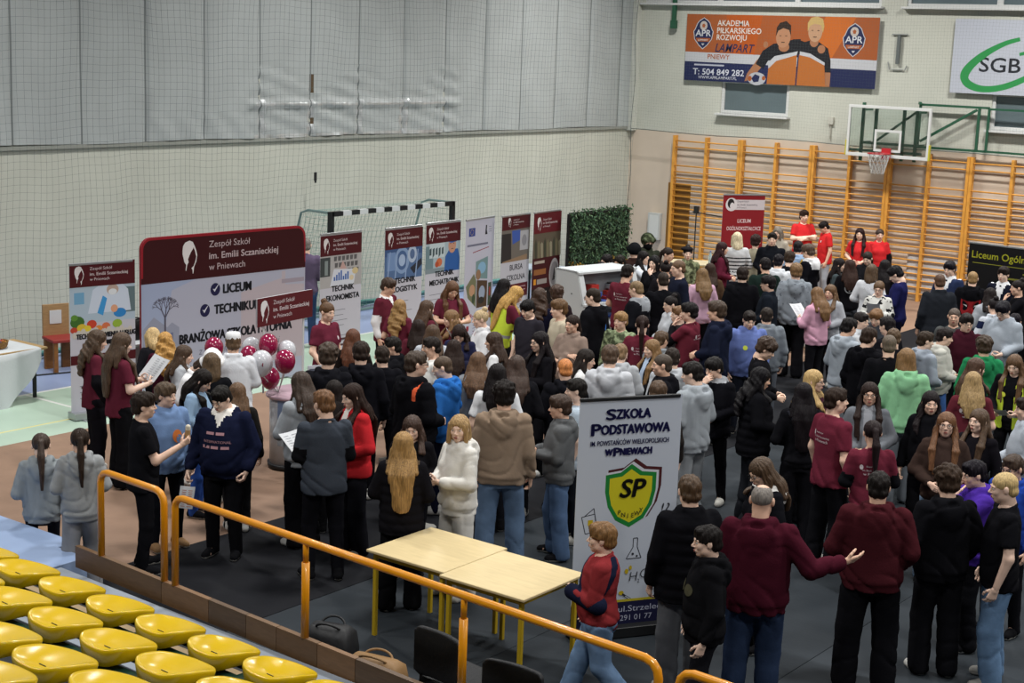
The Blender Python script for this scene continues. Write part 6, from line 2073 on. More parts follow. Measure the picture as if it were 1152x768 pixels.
PEOPLE = [   # x, y, z, height, turn, sex, top, trousers, hair, pose, extras, label
    (-13.98, 10.8, 0, 1.642, -28, 'f', 'teels:612333:17161a', 'wide:17161b', 'longwavy:4a3828', 'hangpaper', 'hp=15', 'girl in maroon tee over black sleeves carrying a photo sheet low at her side'),
    (-13.32, 10.62, 0, 1.724, -17, 'f', 'tee:652435', 'wide:141417', 'vlong:4d3a2a', 'read', 'hp=12', 'girl with waist-length brown hair in maroon tee reading an open white booklet'),
    (-14.31, 11.98, 0, 1.47, 70, 'f', 'sweater:1d1d22', 'slim:1b1b20', 'bob:c2a574', 'front', 'lean=14,hp=15', 'woman in black leaning forward with pale blond hair by the big school banner'),
    (-13.89, 11.74, 0, 1.506, 55, 'f', 'sweater:421425', 'slim:18181c', 'longwavy:b58848', 'front', 'hp=15', 'woman with wavy golden hair in dark maroon top, seen from behind'),
    (-13.46, 11.62, 0, 1.432, -46, 'f', 'hoodie:aeb2b8', 'slim:2a2c33', 'long:463426', 'front', 'hp=10', 'girl in light grey hoodie, profile, beside the golden-haired woman'),
    (-12.97, 11.26, 0, 1.491, -71, 'm', 'jacket:e8e8ea', 'slim:23242a', 'short:3a2c22', 'front', 'lean=14,hp=40,toque=1', 'cook in white with tall white chef hat bowed behind the crowd'),
    (-12.7, 11.7, 0, 1.671, 49, 'm', 'jacket:dfe2e8', 'slim:24262c', 'short:5b4632', 'front', 'hp=8,cap=f0f0f2', 'broad man in white jacket and white cap beside the balloons'),
    (-12.2, 10.93, 0, 1.621, 43, 'f', 'sweater:17171b', 'slim:17171a', 'bob:5a4732', 'front', 'hp=10', 'girl in black with light-tipped shoulder-length hair below the white-capped man'),
    (-11.95, 10.51, 0, 1.574, -61, 'f', 'sweater:8fadcb', 'slim:2f4f9a', 'vlong:1c1715', 'front', 'hp=32', 'girl in light blue top with very long black hair looking down'),
    (-10.76, 9.8, 0, 1.7, -154, 'm', 'hoodie:1a1f38', 'slim:17171b', 'short:1c1917', 'hangpaper', 'shoec=17171a,stout=1,hp=25,hd=-18,print=intl,collar=f0ece6', 'heavy boy in navy zip hoodie with pink lettering and white collar'),
    (-11.27, 10.44, 0, 1.52, 47, 'f', 'sweater:22201f', 'slim:1a1a1d', 'long:5f4630', 'down', 'fix=1,hp=10', 'girl with long brown hair right behind the boy in the navy zip hoodie'),
    (-11.0, 9.03, 0, 1.685, -37, 'm', 'tee:16161a', 'slim:16161a', 'mop:2a211b', 'snack', 'shoec=17171a,hd=-5', 'boy in black tee holding up a pale snack in his hand'),
    (-11.35, 9.59, 0, 1.635, -102, 'm', 'hoodie:6f8cb8', 'slim:1b1c22', 'mop:4e3d2c', 'down', 'shoec=8a6a48,hd=25,print=sun', 'boy in blue hoodie with an orange round print, mouth open'),
    (-11.79, 8.49, -0.305, 1.56, 54, 'f', 'hoodie:8d9498', 'sit:20242e', 'pony:3b2c22', 'front', 'hp=14,fix=1', 'girl in grey hoodie sitting on the pale blue ledge'),
    (-10.91, 8.26, 0, 1.5, 55, 'f', 'hoodie:979a9c', 'wide:85868a', 'pony:2f241d', 'front', 'fix=1,hp=4', 'girl in grey hoodie with long dark ponytail standing behind the railing gap'),
    (-10.46, 10.55, 0, 1.75, 80, 'f', 'hoodie:9da3aa', 'wide:141418', 'long:392b22', 'phone', 'hp=18', 'girl in grey hoodie with brown hair next to the white round counter'),
    (-9.63, 9.99, 0, 1.789, 59, 'm', 'teels:3d434d:151518', 'slim:15151a', 'short:6b4a2e', 'readlow', 'shoec=17171a,hd=20,hp=10', 'boy in grey tee over black sleeves holding a white leaflet'),
    (-9.92, 10.7, 0, 1.701, 163, 'f', 'jacket:c01822', 'wide:15151a', 'vlong:2a1d18', 'front', 'hp=12,under=e6e2dc', 'girl in bright red jacket with long dark hair'),
    (-10.57, 11.1, 0, 1.559, 49, 'f', 'sweater:19191d', 'slim:18181b', 'vlong:1b1513', 'front', 'hp=8', 'girl with black hair between the grey-tee boy and the red jacket'),
    (-11.08, 11.53, 0, 1.792, 32, 'm', 'hoodie:17171c', 'slim:17171b', 'curly:3b2d22', 'down', 'hp=10', 'curly brown-haired boy in black hoodie in front of the bun-haired girl in maroon'),
    (-11.14, 12.1, 0, 1.739, 41, 'm', 'hoodie:15151a', 'slim:15151a', 'mop:2b211c', 'down', 'hp=12', 'boy in black hoodie, seen from behind, with smooth dark mop of hair'),
    (-12.37, 13.29, 0, 1.562, 41, 'f', 'sweater:221c1a', 'slim:17171a', 'vlong:5a3522', 'front', 'hp=8', 'girl with long auburn hair facing the economist roll-up banner'),
    (-11.77, 13.34, 0, 1.55, 136, 'm', 'hoodie:17171b', 'slim:17171b', 'short:1d1917', 'mouth', 'hp=4', 'black-hooded boy in profile with hand raised to his chest'),
    (-11.34, 12.67, 0, 1.591, 52, 'm', 'sweater:15151a', 'slim:15151a', 'short:2c231d', 'down', 'hp=8', 'small dark-haired boy tucked in behind the black-hooded profile boy'),
    (-10.02, 11.7, 0, 1.858, -14, 'm', 'hoodie:131317', 'slim:141417', 'short:3b2e24', 'front', 'stout=1,hd=-25,glasses=1,stripe=d8572a', 'heavy man in black hoodie with orange shoulder stripe and glasses'),
    (-10.18, 12.36, 0, 1.702, 104, 'm', 'hoodie:1f66b4', 'slim:1a1d33', 'crop:4a3a2c', 'front', 'hd=25,hp=12', 'boy in bright blue hoodie, profile, with cropped brown hair'),
    (-11.18, 13.34, 0, 1.634, 145, 'm', 'tee:dcdcd8', 'slim:1f2026', 'short:251e1b', 'front', 'hp=4', 'boy in white tee in profile behind the blue hoodie'),
    (-8.59, 9.89, 0, 1.6, 39, 'f', 'puffer:17161a', 'wide:131316', 'vlong:9a7747', 'front', 'fix=1,fur=5a4a38', 'girl with long straight blond hair in black fur-collared coat by the plywood tables'),
    (-9.09, 10.59, 0, 1.55, -147, 'f', 'sweater:18171b', 'slim:15151a', 'long:3f2d24', 'front', 'fix=1,hp=10', 'girl in black facing the blond girl in the fur-collared coat'),
    (-8.42, 10.46, 0, 1.687, 164, 'f', 'hoodie:d9d6cf', 'wide:d5d2cb', 'bob:a38459', 'phone', 'hd=38,hp=2', 'girl in white hoodie and white sweatpants behind the plywood tables'),
    (-8.6, 11.33, 0, 1.816, 37, 'm', 'hoodie:8a7663', 'wide:566a84', 'curly:1a1513', 'down', 'hp=8', 'curly black-haired boy in beige hoodie and blue jeans, seen from behind'),
    (-9.4, 12.25, 0, 1.746, 39, 'f', 'tee:d6d8dc', 'slim:1b1c22', 'long:171314', 'down', 'hp=6', 'girl in white tee with black hair directly behind the beige hoodie'),
    (-9.54, 12.76, 0, 1.744, 39, 'f', 'hoodie:17171b', 'slim:17171b', 'long:3a2a22', 'front', 'hp=12', 'girl in black hoodie with brown hair and hair clip by the ginger boy'),
    (-10.26, 13.01, 0, 1.636, 28, 'f', 'hoodie:7b8087', 'slim:1c1d22', 'long:5d4430', 'front', 'hp=8', 'girl in dark grey hoodie with long brown hair beside the blue hoodie boy'),
    (-11.2, 14.53, 0, 1.537, 120, 'f', 'tee:e2e2e4', 'slim:1b1b20', 'vlong:3a291f', 'front', 'hp=6', 'girl in white top with long brown hair in profile near the white-jacket woman'),
    (-10.35, 14.29, 0, 1.695, 156, 'f', 'sweater:151418', 'slim:151518', 'vlong:191416', 'phone', 'hp=4,glasses=1', 'black-haired girl with glasses in low-cut black top holding a blue phone'),
    (-9.32, 13.34, 0, 1.664, 50, 'm', 'hoodie:16161b', 'slim:15151a', 'crop:c07a44', 'front', 'hp=8', 'ginger boy with cropped hair in black hoodie'),
    (-8.6, 12.54, 0, 1.68, 126, 'm', 'tee:a9b8c6', 'slim:1b1d24', 'short:1d1a18', 'down', 'hp=4', 'dark-haired boy in pale shirt in profile at the corner of the school roll-up'),
    (-8.41, 12.0, 0, 1.624, 127, 'm', 'hoodie:5c5e60', 'wide:4b607f', 'mop:3a2a20', 'phone', 'hp=4', 'boy in grey zip hoodie and blue jeans left of the white school roll-up'),
    (-9.75, 14.31, 0, 1.578, -66, 'f', 'hoodie:dedede', 'slim:1b1c22', 'long:26201d', 'front', 'hp=10', 'dark-haired girl in profile in white hoodie beyond the ginger boy'),
    (-9.13, 13.9, 0, 1.759, 31, 'm', 'hoodie:b9bcc2', 'slim:23252c', 'mop:4c3a2c', 'front', 'hp=14', 'boy in light grey hoodie above the roll-up, back turned, brown hair'),
    (-9.63, 14.87, 0, 1.579, 25, 'm', 'hoodie:a6a9ae', 'slim:2a2b30', 'short:7d6448', 'front', 'hp=14', 'fair-haired boy in grey hoodie half hidden by the light grey hoodie boy'),
    (-11.0, 15.85, 0, 1.62, -173, 'f', 'jacket:8e7a6e', 'slim:5c4d45', 'pony:2b201c', 'crossed', 'hd=-8', 'girl in taupe hooded jacket with arms folded'),
    (-11.44, 16.19, 0, 1.725, 147, 'm', 'sweater:b9ae97', 'slim:4c4640', 'mop:5f4429', 'down', 'hp=4', 'boy in cream high-neck sweater behind the taupe jacket'),
    (-12.06, 15.36, 0, 1.602, 140, 'f', 'jacket:cfcfd2', 'slim:2a2b30', 'bun:b9a27c', 'read', 'hp=8,lanyard=a03040', 'blond woman with top bun in pale jacket and lanyard holding a sheet'),
    (-13.0, 16.96, 0, 1.673, -38, 'f', 'tee:662537', 'slim:222229', 'vlong:b8904f', 'reachlow', 'lean=16,hp=15,hivis=1', 'girl in yellow hi-vis vest with long blond hair bending forward'),
    (-13.34, 17.44, 0, 1.65, -13, 'f', 'tee:5d2331', 'slim:222229', 'long:171415', 'front', 'hp=10,hivis=1', 'black-haired girl in hi-vis vest behind the blond girl in hi-vis vest'),
    (-12.28, 16.88, 0, 1.705, 21, 'f', 'sweater:1c1c30', 'slim:1a1a22', 'longwavy:3c2a1f', 'down', 'hp=6', 'girl in navy sweater with long wavy brown hair before the dark roll-up'),
    (-12.57, 17.7, 0, 1.611, 35, 'f', 'sweater:2a2024', 'slim:1a1a1e', 'curly:3f2c22', 'down', 'hp=6', 'woman with big curly brown hair before the leafy green wall'),
    (-12.04, 16.34, 0, 1.638, 176, 'm', 'tee:2d2b33', 'slim:1a1a1e', 'mop:141213', 'down', 'hp=20', 'small black-haired boy between hi-vis girl and navy sweater'),
    (-13.57, 16.56, 0, 1.7, -121, 'f', 'tee:652436', 'slim:1d1d22', 'vlong:5d3f29', 'phone', 'hp=25', 'maroon-tee girl looking down at her hands before the mechatronics roll-up'),
    (-12.65, 15.48, 0, 1.51, 141, 'f', 'tee:622933', 'slim:1c1c22', 'longwavy:7a5c3c', 'front', 'hp=8', 'light brown-haired girl in profile below the mechatronics roll-up'),
    (-11.97, 14.81, 0, 1.529, -151, 'f', 'sweater:262845', 'slim:1c1c22', 'long:2c211e', 'phone', 'hp=35', 'girl in navy with face bowed to her hands near the bun-haired woman'),
    (-11.23, 13.79, 0, 1.534, 39, 'f', 'sweater:222338', 'slim:1c1c22', 'long:2b201c', 'front', 'hp=10', 'dark brown-haired girl from behind, left of the white-top girl'),
    (-14.37, 16.11, 0, 1.674, -80, 'm', 'teels:612331:e4e4e6', 'slim:17171b', 'mop:3b2a1f', 'down', 'hp=15,collar=e8e8e8', 'tall boy in maroon vest-sweater with white shirt sleeves by the logistics roll-up'),
    (-13.36, 13.86, 0, 1.7, -91, 'f', 'tee:672537', 'slim:6a1a36', 'bun:5a4029', 'low', 'hp=6,print=smalllogo', 'girl in maroon tee with hair in a bun before the economist roll-up'),
    (-13.79, 15.73, 0, 1.474, 16, 'f', 'tee:6a2639', 'slim:1b1b20', 'longwavy:8f6e42', 'front', 'hp=4', 'maroon-tee girl with wavy dark-blond hair beside the white-sleeved boy'),
    (-13.24, 15.64, 0, 1.544, -15, 'f', 'tee:612433', 'slim:1b1b20', 'long:4a3526', 'front', 'hp=6', 'maroon-tee girl with straight brown hair between logistics and mechatronics roll-ups'),
    (-12.46, 14.58, 0, 1.51, 39, 'f', 'tee:5b2330', 'slim:1b1b20', 'long:271d1a', 'front', 'hp=6', 'dark straight-haired girl in maroon beneath the two technician roll-ups'),
    (-11.78, 14.05, 0, 1.605, 42, 'f', 'hoodie:b7bbc4', 'slim:1b1b20', 'long:4b3727', 'front', 'hp=8', 'brown-haired girl in pale hoodie in the row below the maroon girls'),
    (-17.59, 17.76, 0, 1.78, 50, 'm', 'sweater:5c4f68', 'slim:38496e', 'crop:6c6560', 'front', 'hp=4', 'grey-haired man in purple shirt standing behind the big school banner'),
    (-11.52, 17.09, 0, 1.778, 89, 'm', 'hoodie:141418', 'wide:141418', 'crop:2c241e', 'front', 'hd=20,hp=8,glasses=1,print=bluetags', 'man in black hoodie with bright blue tags on his back and glasses'),
    (-12.44, 19.27, 0, 1.8, 3, 'm', 'tee:652432', 'slim:1b1b20', 'short:1b1614', 'front', 'hp=15,print=backtext', 'dark-haired man in maroon tee at the white display case'),
    (-11.64, 18.35, 0, 1.74, 97, 'm', 'puffer:15161b', 'slim:1b1b20', 'crop:7a6448', 'front', 'hp=10,hood=8c9096', 'fair-cropped boy in black jacket with grey hood'),
    (-10.96, 16.9, 0, 1.54, -169, 'm', 'sweater:6d7a62', 'slim:34352f', 'mop:8a6a42', 'down', 'camo=1,hd=-12', 'small fair boy in green camouflage sweatshirt'),
    (-10.29, 16.37, 0, 1.648, 32, 'f', 'tee:6a2535', 'slim:1b1b20', 'pony:2a1d1a', 'front', 'hp=4,print=backtext', 'maroon-tee girl with long dark ponytail behind the camouflage boy'),
    (-9.83, 16.06, 0, 1.554, -9, 'm', 'hoodie:84898f', 'slim:2a2a30', 'short:4d3a28', 'front', 'hp=10,glasses=1', 'short brown-haired boy wearing glasses above the blond long-haired girl'),
    (-11.05, 18.31, 0, 1.598, 149, 'f', 'hoodie:c3c7ce', 'slim:2a2a30', 'bun:1d1818', 'front', 'hp=6', 'girl in pale hoodie with dark hair tied by a white flower'),
    (-10.19, 17.36, 0, 1.711, 98, 'm', 'teels:682433:141418', 'slim:15151a', 'mop:1a1617', 'mouth', 'hp=2,hd=20,print=smallback', 'boy in maroon tee over black sleeves raising a hand, dark mop of hair'),
    (-10.64, 17.84, 0, 1.562, 141, 'm', 'sweater:2a2628', 'slim:1b1b20', 'short:6b4c30', 'down', 'hp=2', 'brown-haired boy mostly hidden behind the hand-raising maroon boy'),
    (-9.64, 17.12, 0, 1.832, 107, 'm', 'hoodie:1b2033', 'slim:17181f', 'mop:3d2e22', 'front', 'hp=4', 'boy in dark navy hoodie in profile, brown fringe'),
    (-9.61, 17.89, 0, 1.637, -137, 'm', 'hoodie:6072ae', 'slim:22252f', 'short:221c1a', 'down', 'stout=1,hp=15,badge=c9d63a', 'boy in periwinkle blue hoodie with yellow smiley badge'),
    (-9.65, 18.46, 0, 1.6, 35, 'm', 'hoodie:70777f', 'slim:5b6069', 'short:2b2420', 'down', 'stout=1,hp=4', 'stocky boy in slate grey hoodie, back turned, next to the periwinkle hoodie'),
    (-11.71, 19.14, 0, 1.78, 43, 'm', 'sweater:131317', 'slim:17171b', 'crop:2f2722', 'front', 'hp=6', 'man in black with cropped dark hair, back turned, beside the navy-sweater man'),
    (-12.74, 20.87, 0, 1.653, 36, 'f', 'sweater:1a181c', 'slim:17171b', 'bun:1b1616', 'front', 'hp=6', 'woman with dark hair in a bun just behind the black-clad cropped man'),
    (-12.03, 20.1, 0, 1.84, 143, 'm', 'sweater:181c2b', 'slim:1b1d26', 'crop:5d4632', 'down', 'hp=4', 'tall man with cropped hair in dark navy sweater, in profile'),
    (-13.75, 21.8, 0, 1.644, -93, 'f', 'hoodie:cdd3dc', 'slim:1c1c22', 'long:171314', 'pointL', 'hp=0', 'laughing black-haired girl in white sweater stretching out her arm'),
    (-13.29, 21.42, 0, 1.657, -178, 'f', 'sweater:19191d', 'slim:1b1b20', 'bob:141214', 'mouth', 'hp=4', 'pale girl with black bob hair behind the outstretched arm'),
    (-13.65, 22.39, 0, 1.672, -89, 'f', 'sweater:3a3330', 'slim:1b1b20', 'pony:2a211e', 'front', 'hp=4', 'girl with tied-back brown hair beside the helmeted soldier'),
    (-14.31, 22.79, 0, 1.797, -123, 'm', 'jacket:2f3329', 'slim:2c3028', 'crop:1c1a18', 'front', 'helmet=3c4434,mask=17181a', 'soldier in camouflage helmet and black face mask'),
    (-14.11, 22.08, 0, 1.703, 53, 'm', 'jacket:33221f', 'slim:1c1c20', 'crop:17181a', 'front', 'helmet=17181b', 'person in dark helmet beside the soldier at the corner'),
    (-13.66, 23.08, 0, 1.625, -144, 'f', 'jacket:595c49', 'slim:3b3d33', 'bun:2a2320', 'front', 'camo=1,beret=1f1d20', 'cadet in dark beret and camouflage jacket'),
    (-12.13, 20.99, 0, 1.618, 50, 'f', 'hoodie:c9a0b8', 'slim:1b1b20', 'long:6d5334', 'front', 'hp=10', 'girl in pale pink hoodie with fair hair near the striped sweater woman'),
    (-12.33, 21.56, 0, 1.622, 30, 'f', 'jacket:4a3828', 'slim:1b1b20', 'vlong:32251e', 'front', 'hp=4', 'girl in brown coat with long dark hair next to the pale pink hoodie'),
    (-13.75, 24.96, 0, 1.732, 41, 'f', 'sweater:c4c6c8', 'slim:2a2f3d', 'bob:cdbf9f', 'front', 'stripes=17171b,hp=4', 'woman with white-blond hair in black-striped white sweater'),
    (-13.69, 25.55, 0, 1.633, 16, 'f', 'sweater:9d9680', 'slim:33302c', 'curly:2d1d1b', 'front', 'hp=8', 'woman with dark curly hair in khaki top beside the striped sweater woman'),
    (-13.65, 24.22, 0, 1.62, -56, 'f', 'sweater:5c1c30', 'slim:1b1b20', 'vlong:301c1e', 'front', 'hp=4', 'girl in maroon with dark red hair, below the red roll-up banner'),
    (-13.22, 25.3, 0, 1.755, -154, 'm', 'jacket:15171d', 'slim:17181c', 'short:1d1917', 'front', 'hp=0', 'laughing dark-haired boy in black jacket facing the hall'),
    (-14.0, 27.03, 0, 1.66, -178, 'f', 'jacket:a39a8c', 'slim:3a3632', 'bob:6e655b', 'front', 'hp=4', 'grey-haired person in beige behind the laughing boy'),
    (-11.41, 20.95, 0, 1.72, 31, 'm', 'jacket:111115', 'slim:141418', 'mop:241c19', 'front', 'hp=10', 'boy in black jacket, back turned, beneath the khaki-top woman'),
    (-11.65, 22.13, 0, 1.74, 40, 'm', 'sweater:1c2a26', 'slim:17181c', 'short:1a1617', 'front', 'hp=8,hd=10', 'boy in very dark green sweater in the far queue'),
    (-11.8, 22.85, 0, 1.72, 15, 'm', 'hoodie:c6cad0', 'slim:17181c', 'short:17141a', 'front', 'hp=8', 'boy in pale hoodie in the far queue, black hair, back turned'),
    (-10.76, 20.59, 0, 1.7, 110, 'm', 'jacket:171c24', 'slim:17181c', 'mop:181516', 'front', 'hp=4,glasses=1', 'bespectacled boy in dark blue jacket, profile, at the far queue'),
    (-11.92, 23.46, 0, 1.705, -3, 'm', 'sweater:17171c', 'slim:17181c', 'mop:32261d', 'front', 'hp=12,hd=20', 'brown mop-haired boy bending his head by the pale hoodie'),
    (-12.37, 24.66, 0, 1.74, 19, 'm', 'hoodie:8ea8c8', 'slim:2b3140', 'short:1c1a1c', 'down', 'hp=8,bag=c8a02a', 'boy in pale blue hoodie with a yellow bag strap'),
    (-11.89, 24.16, 0, 1.775, 91, 'm', 'hoodie:121217', 'slim:15151a', 'mop:4b3a2e', 'front', 'hp=14,glasses=1,hood=d8d8da', 'boy in black hoodie with white hood lining, near the red shirts'),
    (-10.85, 21.62, 0, 1.78, 35, 'm', 'hoodie:7f868e', 'wide:17171b', 'mop:6f5436', 'down', 'speck=1', 'tall boy in speckled grey hoodie and black trousers'),
    (-14.74, 29.56, 0, 1.76, -128, 'm', 'tee:d01c20', 'slim:b9bcc4', 'mop:2b1e19', 'crossed', 'hp=0', 'boy in bright red tee with folded arms at the wall bars'),
    (-13.97, 29.06, 0, 1.66, 136, 'm', 'tee:cf1b1f', 'slim:9aa0aa', 'short:1a1515', 'down', 'hp=30,print=smalllogo', 'boy in bright red tee looking down beside the wall bars'),
    (-12.98, 28.51, 0, 1.638, -164, 'f', 'tee:c81a20', 'slim:2a2a30', 'vlong:2a1a1b', 'front', 'hp=2', 'girl in red tee with very long dark hair, left of two'),
    (-12.79, 29.02, 0, 1.602, -146, 'f', 'teels:cf1b22:17171b', 'slim:2a2a30', 'pony:3a2a24', 'down', 'hp=2', 'girl in red tee with tied-back hair, at the wall bars'),
    (-10.0, 20.71, 0, 1.61, 68, 'f', 'hoodie:cd98b0', 'slim:17171b', 'long:6b4e31', 'read', 'hp=18', 'girl in pink hoodie reading white papers'),
    (-10.17, 21.46, 0, 1.55, -180, 'f', 'hoodie:9b9fa6', 'slim:1b1b20', 'long:5b432c', 'front', 'hp=4', 'girl in grey hoodie with light brown hair facing us behind the pink hoodie'),
    (-10.86, 23.58, 0, 1.669, 33, 'f', 'sweater:131317', 'wide:44484f', 'long:33231e', 'front', 'print=ring,hp=4', 'dark-haired girl in black top with round white back print'),
    (-11.34, 24.16, 0, 1.594, -75, 'f', 'sweater:3a4448', 'slim:1b1b20', 'long:1d1718', 'front', 'hp=4', 'dark-haired girl in profile beside the round white back print'),
    (-11.34, 25.33, 0, 1.62, -176, 'f', 'jacket:1c1c20', 'slim:1b1b20', 'pony:2c2421', 'front', 'hp=18', 'girl with tied hair standing just in front of the red-tee girls'),
    (-10.35, 23.28, 0, 1.68, 12, 'f', 'sweater:c9ccd2', 'slim:23242a', 'bob:4f3d2c', 'front', 'hp=4', 'girl in loose white sweater with brown hair, back turned'),
    (-10.51, 24.16, 0, 1.657, 26, 'f', 'sweater:151519', 'slim:1b1b20', 'vlong:181416', 'front', 'hp=4', 'girl with long black hair in black behind the loose white sweater'),
    (-9.78, 22.34, 0, 1.575, -166, 'f', 'sweater:d0d0cc', 'slim:1b1b20', 'pony:5d4630', 'read', 'hp=12,glasses=1,floral=1', 'girl with glasses in white sweater with black flowers'),
    (-9.69, 22.87, 0, 1.785, 105, 'm', 'sweater:1d1f4c', 'slim:17182a', 'mop:131114', 'read', 'hp=35', 'tall boy in navy sweater reading a grey sheet'),
    (-8.91, 22.56, 0, 1.76, 37, 'm', 'jacket:23262c', 'slim:1b1b20', 'crop:4e3626', 'down', 'hp=6', 'man in dark grey rain jacket with cropped brown hair'),
    (-9.45, 24.32, 0, 1.74, 173, 'm', 'blazer:26304e', 'slim:1c2030', 'mop:17131a', 'front', 'hp=10,tie=14161e', 'dark-haired boy in blue suit with black tie'),
    (-8.84, 23.72, 0, 1.7, 22, 'm', 'hoodie:111115', 'slim:17171b', 'crop:8a6d46', 'down', 'print=redface,hp=4', 'fair cropped boy in black hoodie with red back print of white eyes'),
    (-8.64, 24.53, 0, 1.72, 179, 'm', 'blazer:171a28', 'slim:171a28', 'mop:221a17', 'front', 'hp=4,tie=14161e', 'boy in dark suit and tie before the black banner'),
    (-8.02, 23.48, 0, 1.68, 124, 'f', 'sweater:141418', 'slim:17171b', 'bun:1f1918', 'mouth', 'hp=4', 'woman in black with hand raised at the picture edge by the black banner'),
    (-8.17, 22.72, 0, 1.62, 40, 'f', 'hoodie:9da2aa', 'slim:1b1b20', 'long:211b1b', 'front', 'hp=8', 'dark-haired girl in pale hoodie behind the navy-striped jacket'),
    (-7.69, 21.59, 0, 1.64, 45, 'f', 'jacket:b6bbc4', 'slim:1b1b20', 'bun:1c1719', 'front', 'hp=8,band=1c2340', 'girl in pale jacket with broad navy shoulder stripe'),
    (-7.16, 20.5, 0, 1.809, 174, 'm', 'hoodie:9aa3ae', 'slim:2a2d34', 'mop:15131a', 'readlow', 'hp=25,glasses=1', 'boy with glasses in light grey hoodie looking down'),
    (-7.72, 20.16, 0, 1.66, -161, 'm', 'tee:4a4c4c', 'slim:1b1b20', 'crop:4d4038', 'down', 'hp=2', 'boy in dark grey tee facing us behind the burgundy hoodie'),
    (-7.33, 19.58, 0, 1.697, -139, 'm', 'hoodie:3b1420', 'slim:1b1b20', 'mop:201a1a', 'down', 'hp=4,glasses=1', 'boy with glasses in burgundy hoodie facing us'),
    (-7.37, 18.91, 0, 1.591, -64, 'm', 'hoodie:b8b7ae', 'slim:3a5a90', 'short:221c1b', 'front', 'hp=10', 'dark-haired boy in off-white jacket, profile to the right'),
    (-7.35, 18.26, 0, 1.627, -28, 'm', 'hoodie:9099a6', 'slim:3c4048', 'short:33281f', 'front', 'hp=8,hd=-20', 'boy in light blue-grey hoodie beside the mint hoodie'),
    (-6.58, 18.25, 0, 1.66, 28, 'm', 'hoodie:17804e', 'slim:1b1b20', 'curly:3a2c20', 'down', 'hp=8', 'curly-haired boy in emerald green hoodie'),
    (-8.59, 19.63, 0, 1.603, -176, 'm', 'hoodie:3b3e45', 'slim:1b1b20', 'mop:6d4d2e', 'front', 'hp=20', 'brown-haired boy facing us with lowered face among the backs'),
    (-7.92, 18.48, 0, 1.707, 78, 'm', 'sweater:17171c', 'slim:1b1b20', 'short:1e1a1b', 'front', 'hp=10', 'black-haired boy in black in front of the navy sweater boy'),
    (-8.53, 18.95, 0, 1.634, -96, 'm', 'hoodie:c2c6cc', 'slim:1b1b20', 'short:201b1a', 'front', 'hp=6', 'dark-haired boy in white-grey hoodie, face to the right, among the backs'),
    (-8.19, 17.82, 0, 1.742, -23, 'm', 'hoodie:9aa3ad', 'wide:17171b', 'short:181516', 'front', 'hp=16', 'tall boy in light grey hoodie over black trousers, leaning over his friends'),
    (-7.62, 17.17, 0, 1.775, -14, 'm', 'hoodie:101014', 'wide:141418', 'short:30241d', 'down', 'hp=14', 'boy in black hoodie with brown hair, left of the grey cropped head'),
    (-7.16, 16.76, 0, 1.797, 25, 'm', 'sweater:131317', 'slim:17171b', 'crop:5e5245', 'down', 'hp=6', 'grey-cropped boy in black, back turned, left of the mint hoodie'),
    (-7.54, 17.77, 0, 1.692, 31, 'm', 'sweater:1a1a1f', 'slim:17171b', 'short:54402c', 'down', 'hp=6', 'brown-haired boy almost hidden behind the grey cropped head'),
    (-6.71, 16.22, 0, 1.775, 32, 'm', 'hoodie:84c090', 'wide:5f656c', 'bob:7d5f3c', 'front', 'hp=4', 'mint green hoodie wearer with chin-length hair and grey trousers'),
    (-6.15, 16.81, 0, 1.672, -35, 'f', 'sweater:151519', 'slim:17171b', 'long:4a3325', 'front', 'hp=8,hivis=1', 'brown-haired girl in hi-vis vest, profile, behind the blond maroon girl'),
    (-5.88, 16.07, 0, 1.66, 25, 'f', 'tee:61242f', 'slim:17171b', 'long:9d8258', 'front', 'hp=8,print=backtext', 'blond girl in maroon tee between the hi-vis girls'),
    (-5.96, 17.59, 0, 1.648, -176, 'f', 'sweater:141418', 'slim:17171b', 'vlong:5f4630', 'readlow', 'hp=20,hivis=1,badge=d8e030', 'smiling girl in open hi-vis vest with yellow badge'),
    (-6.39, 14.57, 0, 1.688, -154, 'f', 'jacket:6d7178', 'slim:2b2d33', 'vlong:2a1f1c', 'front', 'glasses=1,under=8c8f96', 'girl with glasses and very long dark hair in long grey cardigan'),
    (-5.83, 14.81, 0, 1.652, -178, 'f', 'hoodie:111115', 'wide:17171b', 'long:1b1517', 'down', 'hp=2,hd=30', 'black-haired girl in black hoodie beside the bespectacled brown-hoodie girl'),
    (-5.32, 13.94, 0, 1.664, -159, 'f', 'hoodie:3b2d28', 'wide:8098b4', 'vlong:6b4930', 'front', 'glasses=1,hp=-4', 'girl with glasses in brown hoodie and light jeans facing us'),
    (-5.2, 14.46, 0, 1.632, 172, 'f', 'sweater:17151a', 'slim:17171b', 'vlong:4f3c2c', 'down', 'hp=-2,hd=-8', 'girl in black with long brown hair behind the purple hoodie'),
    (-5.69, 13.12, 0, 1.66, 38, 'f', 'teels:6a2435:151519', 'wide:2c2f35', 'pony:231a1b', 'readlow', 'hp=6,print=backtext', 'maroon-tee girl with dark ponytail holding a white sheet, back turned'),
    (-6.3, 13.58, 0, 1.8, -27, 'm', 'tee:6a2335', 'wide:151519', 'short:2e231d', 'down', 'print=backtext,hd=-20', 'tall boy in maroon tee with white back text and black trousers'),
    (-7.16, 14.85, 0, 1.657, -82, 'f', 'puffer:3c1e2a', 'wide:17171b', 'long:b39562', 'front', 'glasses=1,fur=8a7350', 'smiling blond girl with glasses in maroon fur-trimmed coat'),
    (-6.9, 14.11, 0, 1.672, 36, 'f', 'sweater:141418', 'wide:141418', 'vlong:161215', 'front', 'hp=4,strap=26272e', 'girl in black with sleek black hair and shoulder strap'),
